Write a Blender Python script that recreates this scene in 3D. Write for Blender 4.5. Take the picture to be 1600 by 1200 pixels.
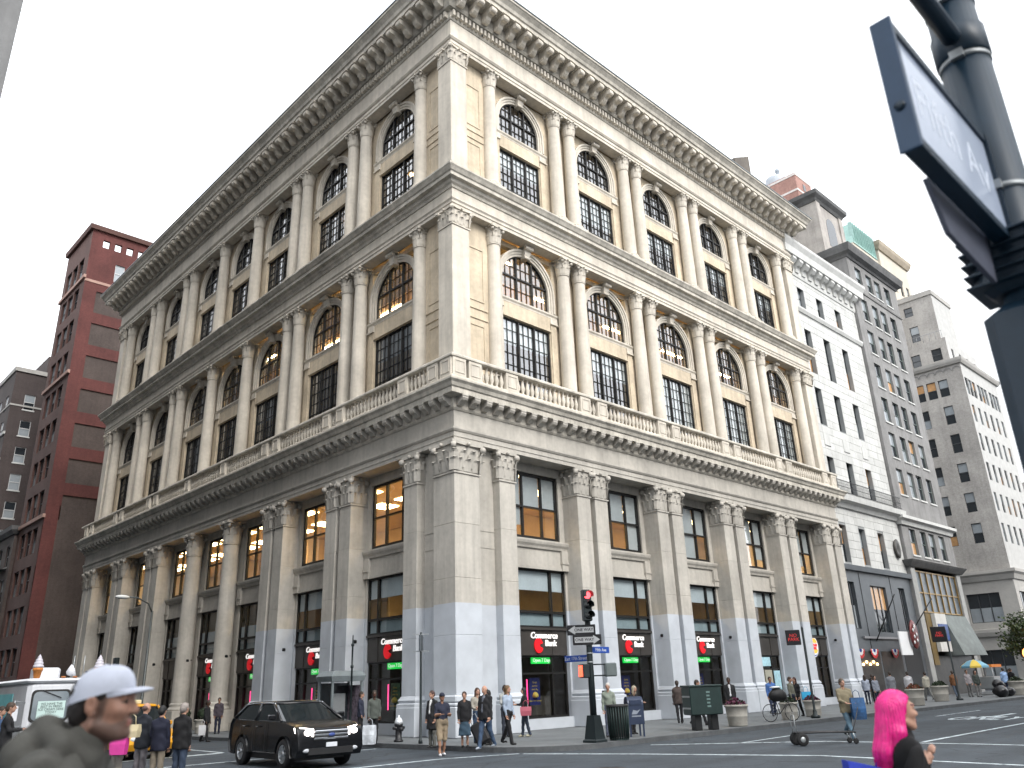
import bpy, bmesh, math, random
import numpy as np
from mathutils import Vector, Matrix
R = math.radians
random.seed(7)
for o in list(bpy.data.objects): bpy.data.objects.remove(o)
scene = bpy.context.scene
COL = scene.collection

# ------------------------------------------------------------------ camera
cd = bpy.data.cameras.new('camera'); cam = bpy.data.objects.new('camera', cd); COL.objects.link(cam)
cam.matrix_world = Matrix(((0.72364701, -0.21988512, -0.65420604, -21.31947),
                           (-0.68933201, -0.27697454, -0.66940756, -25.39994),
                           (-0.03400565, 0.93537994, -0.35200565, 1.68), (0, 0, 0, 1)))
cd.sensor_fit = 'HORIZONTAL'; cd.sensor_width = 36.0; cd.lens = 36.0 * 1260.94 / 1600
cd.clip_start = 0.05; cd.clip_end = 3000
cd.dof.use_dof = True; cd.dof.focus_distance = 38.0; cd.dof.aperture_fstop = 2.0      # near passers-by are a little soft
scene.camera = cam
scene.render.resolution_x, scene.render.resolution_y = 1024, 768

# ------------------------------------------------------------------ sky, sun, exposure
SUN_EL, SUN_AZ = R(42), R(189)          # azimuth of the sun, clockwise from +Y
w = bpy.data.worlds.new('World'); scene.world = w; w.use_nodes = True
nt = w.node_tree; nt.nodes.clear()
sky = nt.nodes.new('ShaderNodeTexSky'); sky.sky_type = 'NISHITA'; sky.sun_disc = False
sky.sun_elevation = SUN_EL; sky.sun_rotation = SUN_AZ; sky.air_density = 1.0; sky.dust_density = 3.0; sky.ozone_density = 1.0
hsv = nt.nodes.new('ShaderNodeHueSaturation'); hsv.inputs['Saturation'].default_value = 0.22   # thin bright overcast
bg = nt.nodes.new('ShaderNodeBackground'); bg.inputs['Strength'].default_value = 0.15
wo = nt.nodes.new('ShaderNodeOutputWorld')
cl = nt.nodes.new('ShaderNodeMix'); cl.data_type = 'RGBA'; cl.inputs[0].default_value = 0.82; cl.inputs[7].default_value = (9.0, 9.3, 9.7, 1)   # even cloud layer over the sky
nt.links.new(sky.outputs[0], hsv.inputs['Color']); nt.links.new(hsv.outputs[0], cl.inputs[6]); nt.links.new(cl.outputs[2], bg.inputs[0]); nt.links.new(bg.outputs[0], wo.inputs[0])
sl = bpy.data.lights.new('sun', 'SUN'); sl.energy = 1.5; sl.angle = R(25); sl.color = (1, 0.96, 0.9)
so = bpy.data.objects.new('sun', sl); COL.objects.link(so)
sd = Vector((math.sin(SUN_AZ) * math.cos(SUN_EL), math.cos(SUN_AZ) * math.cos(SUN_EL), math.sin(SUN_EL)))
so.rotation_euler = sd.to_track_quat('Z', 'Y').to_euler()
scene.view_settings.view_transform = 'Standard'; scene.view_settings.look = 'None'
scene.view_settings.exposure = 0.88; scene.view_settings.gamma = 1.0
scene.view_settings.use_curve_mapping = False
cy = scene.cycles; cy.max_bounces = 5; cy.diffuse_bounces = 2; cy.glossy_bounces = 2; cy.transmission_bounces = 2; cy.transparent_max_bounces = 10
cy.use_adaptive_sampling = True; cy.adaptive_threshold = 0.03
cy.caustics_reflective = False; cy.caustics_refractive = False; cy.sample_clamp_indirect = 6.0

# ------------------------------------------------------------------ materials
MATS = {}
def mat(name, col, rough=0.65, metal=0.0, var=0.12, scale=1.5, streak=0.0, bump=0.0, bscale=20.0, emit=0.0, spec=0.4,
        rnd=0.0, coat=0.0, alpha_glass=None):
    if name in MATS: return MATS[name]
    m = bpy.data.materials.new(name); m.use_nodes = True; N = m.node_tree.nodes; L = m.node_tree.links
    b = N['Principled BSDF']; b.inputs['Roughness'].default_value = rough; b.inputs['Metallic'].default_value = metal
    b.inputs['Specular IOR Level'].default_value = spec
    if coat: b.inputs['Coat Weight'].default_value = coat; b.inputs['Coat Roughness'].default_value = 0.05
    c = (*col, 1); b.inputs['Base Color'].default_value = c
    m.diffuse_color = c
    geo = N.new('ShaderNodeNewGeometry'); cur = None
    def noise(sc, stretch=None, detail=2.0, rough_=0.6):
        t = N.new('ShaderNodeTexNoise'); t.inputs['Scale'].default_value = sc; t.inputs['Detail'].default_value = detail
        t.inputs['Roughness'].default_value = rough_
        if stretch:
            mp = N.new('ShaderNodeMapping'); mp.inputs['Scale'].default_value = stretch
            L.new(geo.outputs['Position'], mp.inputs[0]); L.new(mp.outputs[0], t.inputs['Vector'])
        else: L.new(geo.outputs['Position'], t.inputs['Vector'])
        return t
    def mulramp(src, lo, hi, a, bb):
        r = N.new('ShaderNodeMapRange'); r.inputs[1].default_value = lo; r.inputs[2].default_value = hi
        r.inputs[3].default_value = a; r.inputs[4].default_value = bb; L.new(src, r.inputs[0]); return r.outputs[0]
    fac = None
    def mul(x):
        nonlocal fac
        if fac is None: fac = x; return
        q = N.new('ShaderNodeMath'); q.operation = 'MULTIPLY'; L.new(fac, q.inputs[0]); L.new(x, q.inputs[1]); fac = q.outputs[0]
    if var:
        mul(mulramp(noise(scale).outputs[0], 0.3, 0.7, 1 - var, 1 + var * 0.6))
        mul(mulramp(noise(scale * 9, detail=3).outputs[0], 0.3, 0.7, 1 - var * 0.5, 1 + var * 0.4))
    if streak: mul(mulramp(noise(1.0, (3.2, 3.2, 0.22), 3).outputs[0], 0.42, 0.75, 1.0, 1 - streak))
    if rnd:
        oi = N.new('ShaderNodeObjectInfo'); mul(mulramp(oi.outputs['Random'], 0, 1, 1 - rnd, 1 + rnd))
    if fac is not None:
        mx = N.new('ShaderNodeMix'); mx.data_type = 'RGBA'; mx.blend_type = 'MULTIPLY'; mx.inputs[0].default_value = 1
        mx.inputs[6].default_value = c; L.new(fac, mx.inputs[7]); L.new(mx.outputs[2], b.inputs['Base Color']); m['_mix'] = mx.name
    if bump:
        bp = N.new('ShaderNodeBump'); bp.inputs['Strength'].default_value = bump; bp.inputs['Distance'].default_value = 0.02
        L.new(noise(bscale, detail=2).outputs[0], bp.inputs['Height']); L.new(bp.outputs[0], b.inputs['Normal'])
    if emit:
        b.inputs['Emission Color'].default_value = c; b.inputs['Emission Strength'].default_value = emit
    MATS[name] = m; return m
def glass(name, tint=(1, 1, 1), refl=1.0, base=0.03, rough=0.015):
    if name in MATS: return MATS[name]
    m = bpy.data.materials.new(name); m.use_nodes = True; N = m.node_tree.nodes; L = m.node_tree.links; N.clear()
    out = N.new('ShaderNodeOutputMaterial'); mx = N.new('ShaderNodeMixShader')
    tr = N.new('ShaderNodeBsdfTransparent'); tr.inputs[0].default_value = (*tint, 1)
    gl = N.new('ShaderNodeBsdfGlossy'); gl.inputs['Roughness'].default_value = rough
    lw = N.new('ShaderNodeLayerWeight'); lw.inputs[0].default_value = 0.5
    fr = N.new('ShaderNodeMath'); fr.operation = 'POWER'; fr.inputs[1].default_value = 4.0; L.new(lw.outputs['Facing'], fr.inputs[0])
    ma = N.new('ShaderNodeMath'); ma.operation = 'MULTIPLY_ADD'; ma.inputs[1].default_value = refl; ma.inputs[2].default_value = base; ma.use_clamp = True
    t = N.new('ShaderNodeTexNoise'); t.inputs['Scale'].default_value = 0.9; g = N.new('ShaderNodeNewGeometry'); L.new(g.outputs['Position'], t.inputs['Vector'])
    bp = N.new('ShaderNodeBump'); bp.inputs['Strength'].default_value = 0.06; bp.inputs['Distance'].default_value = 0.1; L.new(t.outputs[0], bp.inputs['Height']); L.new(bp.outputs[0], gl.inputs['Normal'])
    L.new(fr.outputs[0], ma.inputs[0]); L.new(ma.outputs[0], mx.inputs[0]); L.new(tr.outputs[0], mx.inputs[1]); L.new(gl.outputs[0], mx.inputs[2]); L.new(mx.outputs[0], out.inputs[0])
    MATS[name] = m; return m
def brickmat(name, col, mortar, sx=4.2, var=0.2, streak=0.15, rough=0.85):
    """small brick courses: too fine to pick apart in the picture"""
    m = mat(name, col, rough, var=var, scale=0.35, streak=streak)
    N = m.node_tree.nodes; L = m.node_tree.links; b = N['Principled BSDF']
    src = b.inputs['Base Color'].links[0].from_socket
    br = N.new('ShaderNodeTexBrick'); br.inputs['Scale'].default_value = sx; br.inputs['Mortar Size'].default_value = 0.02
    br.inputs['Color1'].default_value = (1, 1, 1, 1); br.inputs['Color2'].default_value = (0.8, 0.8, 0.8, 1); br.inputs['Mortar'].default_value = (*mortar, 1)
    br.inputs['Row Height'].default_value = 0.3
    g = N.new('ShaderNodeNewGeometry'); sp = N.new('ShaderNodeSeparateXYZ'); ad = N.new('ShaderNodeMath'); cb = N.new('ShaderNodeCombineXYZ')
    L.new(g.outputs['Position'], sp.inputs[0]); L.new(sp.outputs[0], ad.inputs[0]); L.new(sp.outputs[1], ad.inputs[1]); L.new(ad.outputs[0], cb.inputs[0]); L.new(sp.outputs[2], cb.inputs[1]); L.new(cb.outputs[0], br.inputs['Vector'])
    mx = N.new('ShaderNodeMix'); mx.data_type = 'RGBA'; mx.blend_type = 'MULTIPLY'; mx.inputs[0].default_value = 1
    L.new(src, mx.inputs[6]); L.new(br.outputs[0], mx.inputs[7]); L.new(mx.outputs[2], b.inputs['Base Color'])
    return m

# ------------------------------------------------------------------ mesh helpers
class MB:
    def __init__(s): s.v = []; s.f = []; s.m = []; s.sm = []
    def add(s, vs, fs, mi=0, smooth=False):
        k = len(s.v); s.v += [tuple(map(float, p)) for p in vs]; s.f += [tuple(i + k for i in f) for f in fs]
        s.m += [mi] * len(fs); s.sm += [smooth] * len(fs); return s
    def box(s, x0, x1, y0, y1, z0, z1, mi=0):
        if x0 > x1: x0, x1 = x1, x0
        if y0 > y1: y0, y1 = y1, y0
        if z0 > z1: z0, z1 = z1, z0
        return s.add([(x0, y0, z0), (x1, y0, z0), (x1, y1, z0), (x0, y1, z0), (x0, y0, z1), (x1, y0, z1), (x1, y1, z1), (x0, y1, z1)],
                     [(0, 3, 2, 1), (4, 5, 6, 7), (0, 1, 5, 4), (1, 2, 6, 5), (2, 3, 7, 6), (3, 0, 4, 7)], mi)
    def bbox(s, x0, x1, y0, y1, z0, z1, b=0.02, mi=0):
        """box with bevelled vertical edges and rims"""
        b = min(b, (x1 - x0) * .45, (y1 - y0) * .45, (z1 - z0) * .45)
        def ring(x0, x1, y0, y1, z, c): return [(x0 + c, y0, z), (x1 - c, y0, z), (x1, y0 + c, z), (x1, y1 - c, z), (x1 - c, y1, z), (x0 + c, y1, z), (x0, y1 - c, z), (x0, y0 + c, z)]
        return s.loft([ring(x0 + b, x1 - b, y0 + b, y1 - b, z0, b), ring(x0, x1, y0, y1, z0 + b, b), ring(x0, x1, y0, y1, z1 - b, b), ring(x0 + b, x1 - b, y0 + b, y1 - b, z1, b)], mi=mi)
    def loft(s, rings, mi=0, smooth=False, cap=True, closed=True):
        n = len(rings[0]); vs = [p for r in rings for p in r]; fs = []
        for k in range(len(rings) - 1):
            for i in range(n if closed else n - 1):
                j = (i + 1) % n; fs.append((k * n + i, k * n + j, (k + 1) * n + j, (k + 1) * n + i))
        if cap and closed:
            fs.append(tuple(range(n - 1, -1, -1))); fs.append(tuple((len(rings) - 1) * n + i for i in range(n)))
        return s.add(vs, fs, mi, smooth)
    def lathe(s, prof, n=20, c=(0, 0, 0), mi=0, smooth=True, cap=True):
        rings = [[(c[0] + r * math.cos(2 * math.pi * i / n), c[1] + r * math.sin(2 * math.pi * i / n), c[2] + z) for i in range(n)] for r, z in prof]
        return s.loft(rings, mi, smooth, cap)
    def tube(s, pts, r, n=8, mi=0, smooth=True, cap=True):
        P = [Vector(p) for p in pts]; rr = r if isinstance(r, (list, tuple)) else [r] * len(P); rings = []
        up = None
        for i, p in enumerate(P):
            d = (P[min(i + 1, len(P) - 1)] - P[max(i - 1, 0)]).normalized()
            if up is None: up = d.orthogonal().normalized()
            u = (up - d * up.dot(d))
            u = u.normalized() if u.length > 1e-6 else d.orthogonal().normalized()
            up = u; v = d.cross(u)
            rings.append([p + (u * math.cos(2 * math.pi * k / n) + v * math.sin(2 * math.pi * k / n)) * rr[i] for k in range(n)])
        return s.loft(rings, mi, smooth, cap)
    def prism(s, poly, axis, a, b, mi=0, smooth=False):
        """poly of (u,v); axis 'x': (a..b, u, v); 'y': (u, a..b, v); 'z': (u, v, a..b)"""
        def P(u, v, t): return (t, u, v) if axis == 'x' else (u, t, v) if axis == 'y' else (u, v, t)
        return s.loft([[P(u, v, a) for u, v in poly], [P(u, v, b) for u, v in poly]], mi, smooth)
    def sphere(s, c, r, n=12, m=8, mi=0):
        rx, ry, rz = r if isinstance(r, (tuple, list)) else (r, r, r)
        rings = [[(c[0] + rx * math.sin(a) * math.cos(2 * math.pi * i / n), c[1] + ry * math.sin(a) * math.sin(2 * math.pi * i / n), c[2] - rz * math.cos(a)) for i in range(n)]
                 for a in [math.pi * (k + .15) / (m + .3) for k in range(m + 1)]]
        return s.loft(rings, mi, True)
    def xf(s, M):
        s.v = [tuple(M @ Vector(p)) for p in s.v]; return s
    def mesh(s, name, mats):
        me = bpy.data.meshes.new(name); me.from_pydata(s.v, [], s.f)
        for m in (mats if isinstance(mats, (list, tuple)) else [mats]): me.materials.append(m)
        me.polygons.foreach_set('material_index', s.m); me.polygons.foreach_set('use_smooth', s.sm); me.update()
        bm = bmesh.new(); bm.from_mesh(me); bmesh.ops.recalc_face_normals(bm, faces=bm.faces); bm.to_mesh(me); bm.free()
        return me
    def obj(s, name, mats, parent=None, **k): return link(name, s.mesh(name, mats), parent, **k)
def link(name, data, parent=None, loc=(0, 0, 0), rz=0.0, scale=(1, 1, 1), label=None, cat=None, group=None, kind=None):
    o = bpy.data.objects.new(name, data); COL.objects.link(o); o.location = loc; o.rotation_euler = (0, 0, rz); o.scale = scale
    if parent: o.parent = parent
    if label: o['label'] = label
    if cat: o['category'] = cat
    if group: o['group'] = group
    if kind: o['kind'] = kind
    return o
def thing(name, label, cat, loc=(0, 0, 0), rz=0.0, group=None): return link(name, None, None, loc, rz, label=label, cat=cat, group=group)
def copy_tree(o, parent=None, loc=None, rz=None, label=None, scale=None):
    c = o.copy(); COL.objects.link(c)
    if parent: c.parent = parent
    if loc is not None: c.location = loc
    if rz is not None: c.rotation_euler = (0, 0, rz)
    if scale is not None: c.scale = scale
    if label: c['label'] = label
    for ch in [x for x in o.children]: copy_tree(ch, c)
    return c
def text_mesh(body, size=1.0, depth=0.01, bold=0.0, shear=0.0, align='CENTER', name='lettering'):
    cu = bpy.data.curves.new(name, 'FONT'); cu.body = body; cu.size = size; cu.extrude = depth; cu.offset = bold; cu.shear = shear
    cu.align_x = align; cu.align_y = 'CENTER'; cu.resolution_u = 3; cu.space_line = 0.85
    t = bpy.data.objects.new('tmp_text', cu); COL.objects.link(t)
    dg = bpy.context.evaluated_depsgraph_get(); me = bpy.data.meshes.new_from_object(t.evaluated_get(dg))
    bpy.data.objects.remove(t); bpy.data.curves.remove(cu); return me
def text(body, size, m, parent, M, depth=0.008, bold=0.0, shear=0.0, name='lettering', align='CENTER'):
    """text standing in the local x-z plane of M, read from -y"""
    me = text_mesh(body, size, depth, bold, shear, align, name); me.materials.clear(); me.materials.append(m)
    o = link(name, me, parent); o.matrix_local = M @ Matrix.Rotation(math.pi / 2, 4, 'X'); return o
T = Matrix.Translation
def RZ(a): return Matrix.Rotation(a, 4, 'Z')
def wall_holes(mb, s0, s1, z0, z1, holes, depth=0.25, y=0.0, mi=0, notop=()):
    """wall face in the x-z plane at y, with rectangular openings and their reveals (going +y)"""
    xs = sorted({s0, s1, *[h[0] for h in holes], *[h[1] for h in holes]}); zs = sorted({z0, z1, *[h[2] for h in holes], *[h[3] for h in holes]})
    def inh(x, z): return any(h[0] < x < h[1] and h[2] < z < h[3] for h in holes)
    for j in range(len(zs) - 1):
        i = 0
        while i < len(xs) - 1:
            zc = (zs[j] + zs[j + 1]) / 2
            if inh((xs[i] + xs[i + 1]) / 2, zc): i += 1; continue
            k = i
            while k < len(xs) - 1 and not inh((xs[k] + xs[k + 1]) / 2, zc): k += 1
            mb.add([(xs[i], y, zs[j]), (xs[k], y, zs[j]), (xs[k], y, zs[j + 1]), (xs[i], y, zs[j + 1])], [(0, 1, 2, 3)], mi); i = k
    for hi, (a, b, c, d) in enumerate(holes):
        mb.add([(a, y, c), (b, y, c), (b, y, d), (a, y, d), (a, y + depth, c), (b, y + depth, c), (b, y + depth, d), (a, y + depth, d)],
               [(0, 1, 5, 4), (1, 2, 6, 5), (3, 0, 4, 7)] + ([] if hi in notop else [(2, 3, 7, 6)]), mi)
    return mb
# ------------------------------------------------------------------ shared materials
pale = mat('pale limestone', (0.64, 0.585, 0.50), 0.8, var=0.16, scale=0.45, streak=0.2, bump=0.15, bscale=30, rnd=0.03)
tan = mat('tan limestone', (0.63, 0.53, 0.395), 0.8, var=0.2, scale=0.6, streak=0.2, bump=0.15, bscale=30)  # yellower tone for recessed walls: warm shading put into the colour
grime = mat('weathered cornice stone', (0.57, 0.53, 0.46), 0.85, var=0.25, scale=0.8, streak=0.3, bump=0.2, bscale=25)
lower = mat('painted limestone', (0.48, 0.45, 0.40), 0.8, var=0.16, scale=0.5, streak=0.2, bump=0.12, bscale=30, rnd=0.05)
def paint_lower():
    N = lower.node_tree.nodes; L = lower.node_tree.links; b = N['Principled BSDF']; src = b.inputs['Base Color'].links[0].from_socket
    g = N.new('ShaderNodeNewGeometry'); sp = N.new('ShaderNodeSeparateXYZ'); L.new(g.outputs['Position'], sp.inputs[0])
    def lt(sock, v):
        q = N.new('ShaderNodeMath'); q.operation = 'LESS_THAN'; q.inputs[1].default_value = v; L.new(sock, q.inputs[0]); return q.outputs[0]
    a, c = lt(sp.outputs[2], 4.88), lt(sp.outputs[1], 16.2)
    q = N.new('ShaderNodeMath'); q.operation = 'MULTIPLY'; L.new(a, q.inputs[0]); L.new(c, q.inputs[1])
    t = N.new('ShaderNodeTexNoise'); t.inputs['Scale'].default_value = 1.3; t.inputs['Detail'].default_value = 6; L.new(g.outputs['Position'], t.inputs['Vector'])
    r = N.new('ShaderNodeMapRange'); r.inputs[1].default_value = .3; r.inputs[2].default_value = .7; r.inputs[3].default_value = .86; r.inputs[4].default_value = 1.04; L.new(t.outputs[0], r.inputs[0])
    mm = N.new('ShaderNodeMix'); mm.data_type = 'RGBA'; mm.blend_type = 'MULTIPLY'; mm.inputs[0].default_value = 1; mm.inputs[6].default_value = (0.50, 0.53, 0.57, 1); L.new(r.outputs[0], mm.inputs[7])
    mx = N.new('ShaderNodeMix'); mx.data_type = 'RGBA'; L.new(q.outputs[0], mx.inputs[0]); L.new(src, mx.inputs[6]); L.new(mm.outputs[2], mx.inputs[7]); L.new(mx.outputs[2], b.inputs['Base Color'])
paint_lower()
bronze = mat('dark bronze', (0.022, 0.021, 0.02), 0.45, 0.3, var=0.2)
signpanel = mat('bronze sign panel', (0.075, 0.068, 0.062), 0.4, 0.4, var=0.15)
blackmetal = mat('black iron', (0.012, 0.013, 0.014), 0.5, 0.2)
winglass = glass('window glass', (0.92, 0.95, 0.96), 1.0, 0.34)
shopglass = glass('shop glass', (0.72, 0.76, 0.78), 0.9, 0.06)
interior = mat('cream interior', (0.55, 0.40, 0.22), 0.8, var=0.1)
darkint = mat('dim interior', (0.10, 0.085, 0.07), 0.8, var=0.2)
blindm = mat('white roller blind', (0.76, 0.80, 0.80), 0.8, var=0.08)
curtainm = mat('grey blind', (0.30, 0.32, 0.34), 0.8, var=0.1)
lampm = mat('lit ceiling panel', (1, 0.72, 0.36), 0.5, var=0, emit=14.0)
tubem = mat('lit ceiling tube', (1, 0.74, 0.42), 0.5, var=0, emit=40.0)
whitelit = mat('lit white letters', (1, 0.96, 0.93), 0.5, var=0, emit=0.35)
redlit = mat('lit red logo', (0.75, 0.012, 0.02), 0.4, var=0, emit=0.22)
greenlit = mat('lit green sign', (0.01, 0.55, 0.06), 0.4, var=0, emit=0.75)
pinklit = mat('pink neon', (1.0, 0.05, 0.22), 0.4, var=0, emit=1.5)

# ------------------------------------------------------------------ corner building
BB = thing('corner_building', 'ornate pale limestone corner building with Corinthian columns and arched windows', 'building')
E_R, E_L = 34.62, 46.2
oR, bR, eR = 2.5606, 5.0097, 1.2836
oL, bL, eL = 2.5282, 5.1722, 1.2736
def layout(o, b, e, gaps):
    cols, bays, x = [o], [], o
    for g in gaps:
        bays.append(x + b / 2); x += b
        cols.append(x)
        if g == 'p': cols.append(x + e); x += e
    return cols, bays
colsR, baysR = layout(oR, bR, eR, 'pppps'); colsR.append(colsR[-1] + eR)
colsL, baysL = layout(oL, bL, eL, 'ppsspps'); colsL.append(colsL[-1] + eL)
singleL = (colsL[5], colsL[6])                       # the two free columns of the middle bays
FAC = (('R', colsR, baysR, 1.0), ('L', colsL, baysL, bL / bR))
def place(name, me, F, s, i=0.0, parent=None, sx=1.0, z=0.0, **k):
    par = BB if parent is None else parent
    o = link(name, me, par, scale=(sx, 1, 1), **k)
    wm = T((s, i, z)) if F == 'R' else T((i, s, z)) @ RZ(-math.pi / 2)
    if parent is None: o.location = wm.translation; o.rotation_euler = (0, 0, 0 if F == 'R' else -math.pi / 2)
    return o

def capital(rn, h, square=False, hw=0.5, depth=None):
    """Corinthian capital, base at z=0; square ones have their back towards +y"""
    m = MB()
    rt = rn * 1.28
    if not square:
        m.lathe([(rn * 1.0, -0.10), (rn * 1.1, -0.08), (rn * 1.1, -0.03), (rn, 0)], 16, cap=False)
        m.lathe([(rn, 0), (rn * .98, h * .45), (rn * 1.08, h * .75), (rt, h * .88)], 16)
        base = [(math.cos(a), math.sin(a)) for a in [2 * math.pi * k / 8 for k in range(8)]]
        tiers = [[(x * rn, y * rn, x, y) for x, y in base], [(math.cos(a) * rn, math.sin(a) * rn, math.cos(a), math.sin(a)) for a in [2 * math.pi * (k + .5) / 8 for k in range(8)]]]
        corners = [(c * rt * 1.12, s * rt * 1.12, c, s) for c, s in [(.707, .707), (-.707, .707), (-.707, -.707), (.707, -.707)]]
        aw = rt * 1.18
    else:
        d = depth or hw
        m.box(-hw, hw, -hw * 1.0, d, 0, h * .88); m.box(-hw - .045, hw + .045, -hw - .045, d, -0.11, -0.04)
        def edge(ts):
            out = []
            for t in ts:
                out.append((t * hw, -hw, 0, -1)); out.append((-hw, t * hw, -1, 0)); out.append((hw, t * hw, 1, 0))
            return out
        tiers = [edge((-.7, 0, .7)) + [(-hw, -hw, -.7, -.7), (hw, -hw, .7, -.7)], edge((-.36, .36)) + [(-hw, -hw, -.7, -.7), (hw, -hw, .7, -.7)]]
        rt = hw * 1.2; corners = [(sx * hw * 1.18, -hw * 1.18, sx * .707, -.707) for sx in (-1, 1)] + [(sx * hw * 1.15, hw * .75, sx, 0) for sx in (-1, 1)]
        aw = hw * 1.3
    lw = (rn * .42 if not square else hw * .30)
    for ti, tier in enumerate(tiers):
        hh = h * (.42 if ti == 0 else .70); z0 = 0 if ti == 0 else h * .12; out = rn if not square else hw
        for x, y, nx, ny in tier:
            tx, ty = -ny, nx; rows = []
            for f, o_, wv in ((0, .02, 1.0), (.45, .07, 1.05), (.8, .13, .95), (1.0, .26, .62), (.93, .36, .25)):
                z = z0 + (hh - z0) * f; oo = o_ * out * (1 if ti == 0 else 1.12)
                rows.append([(x + nx * oo * .8 + tx * lw * wv * k, y + ny * oo * .8 + ty * lw * wv * k, z) if k else (x + nx * (oo + .05 * out), y + ny * (oo + .05 * out), z) for k in (-1, 0, 1)])
            m.loft(rows, smooth=False, cap=False, closed=False)
    for x, y, nx, ny in corners:                      # volutes
        r0 = h * .105; tx, ty = -ny, nx; c = Vector((x, y, h * .80)); rings = []
        for sg in (-1, 1):
            rings.append([c + Vector((tx, ty, 0)) * sg * r0 * .75 + Vector((nx, ny, 0)) * r0 * math.cos(a) + Vector((0, 0, 1)) * r0 * math.sin(a) for a in [2 * math.pi * k / 8 for k in range(8)]])
        m.loft(rings, smooth=True)
        m.tube([(x * .72, y * .72, h * .42), (x * .86, y * .86, h * .70), (x * .97, y * .97, h * .86)], h * .045, 5)
    for nx, ny in ((0, -1), (-1, 0), (1, 0), (0, 1)):  # fleuron in the middle of each side
        m.sphere((nx * aw * .93, ny * aw * .93, h * .92), h * .07, 6, 4)
    ab = []
    for k in range(4):                                 # concave abacus
        a0 = math.pi / 4 + k * math.pi / 2; a1 = a0 + math.pi / 2
        p0 = Vector((math.cos(a0), math.sin(a0))) * aw * 1.36; p1 = Vector((math.cos(a1), math.sin(a1))) * aw * 1.36
        for f in (0.04, .2, .5, .8, .96):
            q = p0.lerp(p1, f); ins = 4 * f * (1 - f) * aw * .13; q -= q.normalized() * ins if True else 0
            ab.append((q.x, q.y))
    m.prism(ab, 'z', h * .88, h, 0)
    return m

cap_col2 = capital(0.335, 0.90).mesh('capital', pale)
cap_big = capital(0.46, 1.28).mesh('capital', lower)
cap_pil = capital(0.46, 1.28, True, 0.47, 0.9).mesh('capital', lower)
cap_pier1 = capital(0.6, 1.28, True, 0.66, 0.6).mesh('capital', lower)
cap_pier2 = capital(0.5, 0.90, True, 0.52, 0.5).mesh('capital', pale)

def shaft(z0, z1, r0, r1, n=22):
    prof = []
    for k in range(25):
        f = k / 24; prof.append((r0 + (r1 - r0) * f ** 1.7, z0 + (z1 - z0) * f))
    return MB().lathe(prof, n, cap=False)
def colbase(z0, r, ph):
    m = MB(); w_ = r * 1.42; m.bbox(-w_, w_, -w_, w_, z0, z0 + ph, .015)
    m.lathe([(r * 1.38, z0 + ph), (r * 1.42, z0 + ph + .04), (r * 1.36, z0 + ph + .09), (r * 1.2, z0 + ph + .11), (r * 1.17, z0 + ph + .15), (r * 1.24, z0 + ph + .18), (r * 1.2, z0 + ph + .22), (r * 1.04, z0 + ph + .24)], 22)
    return m
# storey 2 and 3 columns
S = {2: dict(z0=14.35, base=14.98, neck=22.12, top=23.02), 3: dict(z0=24.92, base=25.42, neck=31.72, top=32.60)}
for st, d in S.items():
    bme = colbase(d['z0'], .385, d['base'] - d['z0'] - .24 + .24).mesh('column_base', pale)
    sme = shaft(d['base'] + .22, d['neck'], .385, .325).mesh('column', pale)
    for F, cols, bays, sc in FAC:
        for s in cols[:-1]:
            c = place('column', sme, F, s)
            link('capital', cap_col2, c, (0, 0, d['neck'])); link('column_base', bme, c)
        # end pilaster
        pm = MB(); pm.bbox(-.5, .5, -.36, .4, d['z0'], d['neck'], .02)
        e = place('pilaster', pm.mesh('pilaster', pale), F, cols[-1]); link('capital', cap_pier2, e, (0, .12, d['neck']))
    pm = MB(); pm.bbox(-.40, .64, -.40, .64, d['z0'] + .45, d['neck'], .03); pm.bbox(-.48, .72, -.48, .72, d['z0'], d['z0'] + .45, .03); pm.bbox(-.44, .68, -.44, .68, d['z0'] + .45, d['z0'] + .62, .05)
    pier = pm.obj('corner_pier', pale, BB)
    cm = MB()
    c1 = capital(.5, .9, True, .52, .52); c1.xf(T((.12, .12, d['neck']))); cm.add(c1.v, c1.f)
    cm.obj('capital', pale, pier)
    # panelled wall between corner pier and first column, and behind the end pilaster
    for F, cols, bays, sc in FAC:
        pm = MB(); a, b_ = (.70, cols[0]) if F == 'R' else (-cols[0], -.70)
        pm.box(a, b_, .10, .55, d['z0'], d['top'])
        x0, x1 = (.98, 1.95) if F == 'R' else (-1.95, -.98)
        zz = d['neck'] - d['base']
        for f0, f1 in ((.02, .36), (.53, .93)):
            za, zb = d['base'] + zz * f0, d['base'] + zz * f1
            for q in ((x0, x1, za, za + .07), (x0, x1, zb - .07, zb), (x0, x0 + .07, za + .07, zb - .07), (x1 - .07, x1, za + .07, zb - .07)): pm.box(q[0], q[1], .065, .1, q[2], q[3])
        for f0 in (.40, .47): pm.box(x0 - .2, x1 + .2, .05, .1, d['base'] + zz * f0, d['base'] + zz * f0 + .06)
        o = pm.obj('panelled_wall', tan, BB); o.rotation_euler = (0, 0, 0 if F == 'R' else -math.pi / 2)
        pm = MB(); a, b_ = cols[-2], (E_R if F == 'R' else E_L)
        (pm.box(a, b_, .38, .8, d['z0'], d['top']) if F == 'R' else pm.box(-b_, -a, .38, .8, d['z0'], d['top']))
        o = pm.obj('wall', tan, BB); o.rotation_euler = (0, 0, 0 if F == 'R' else -math.pi / 2)

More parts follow.
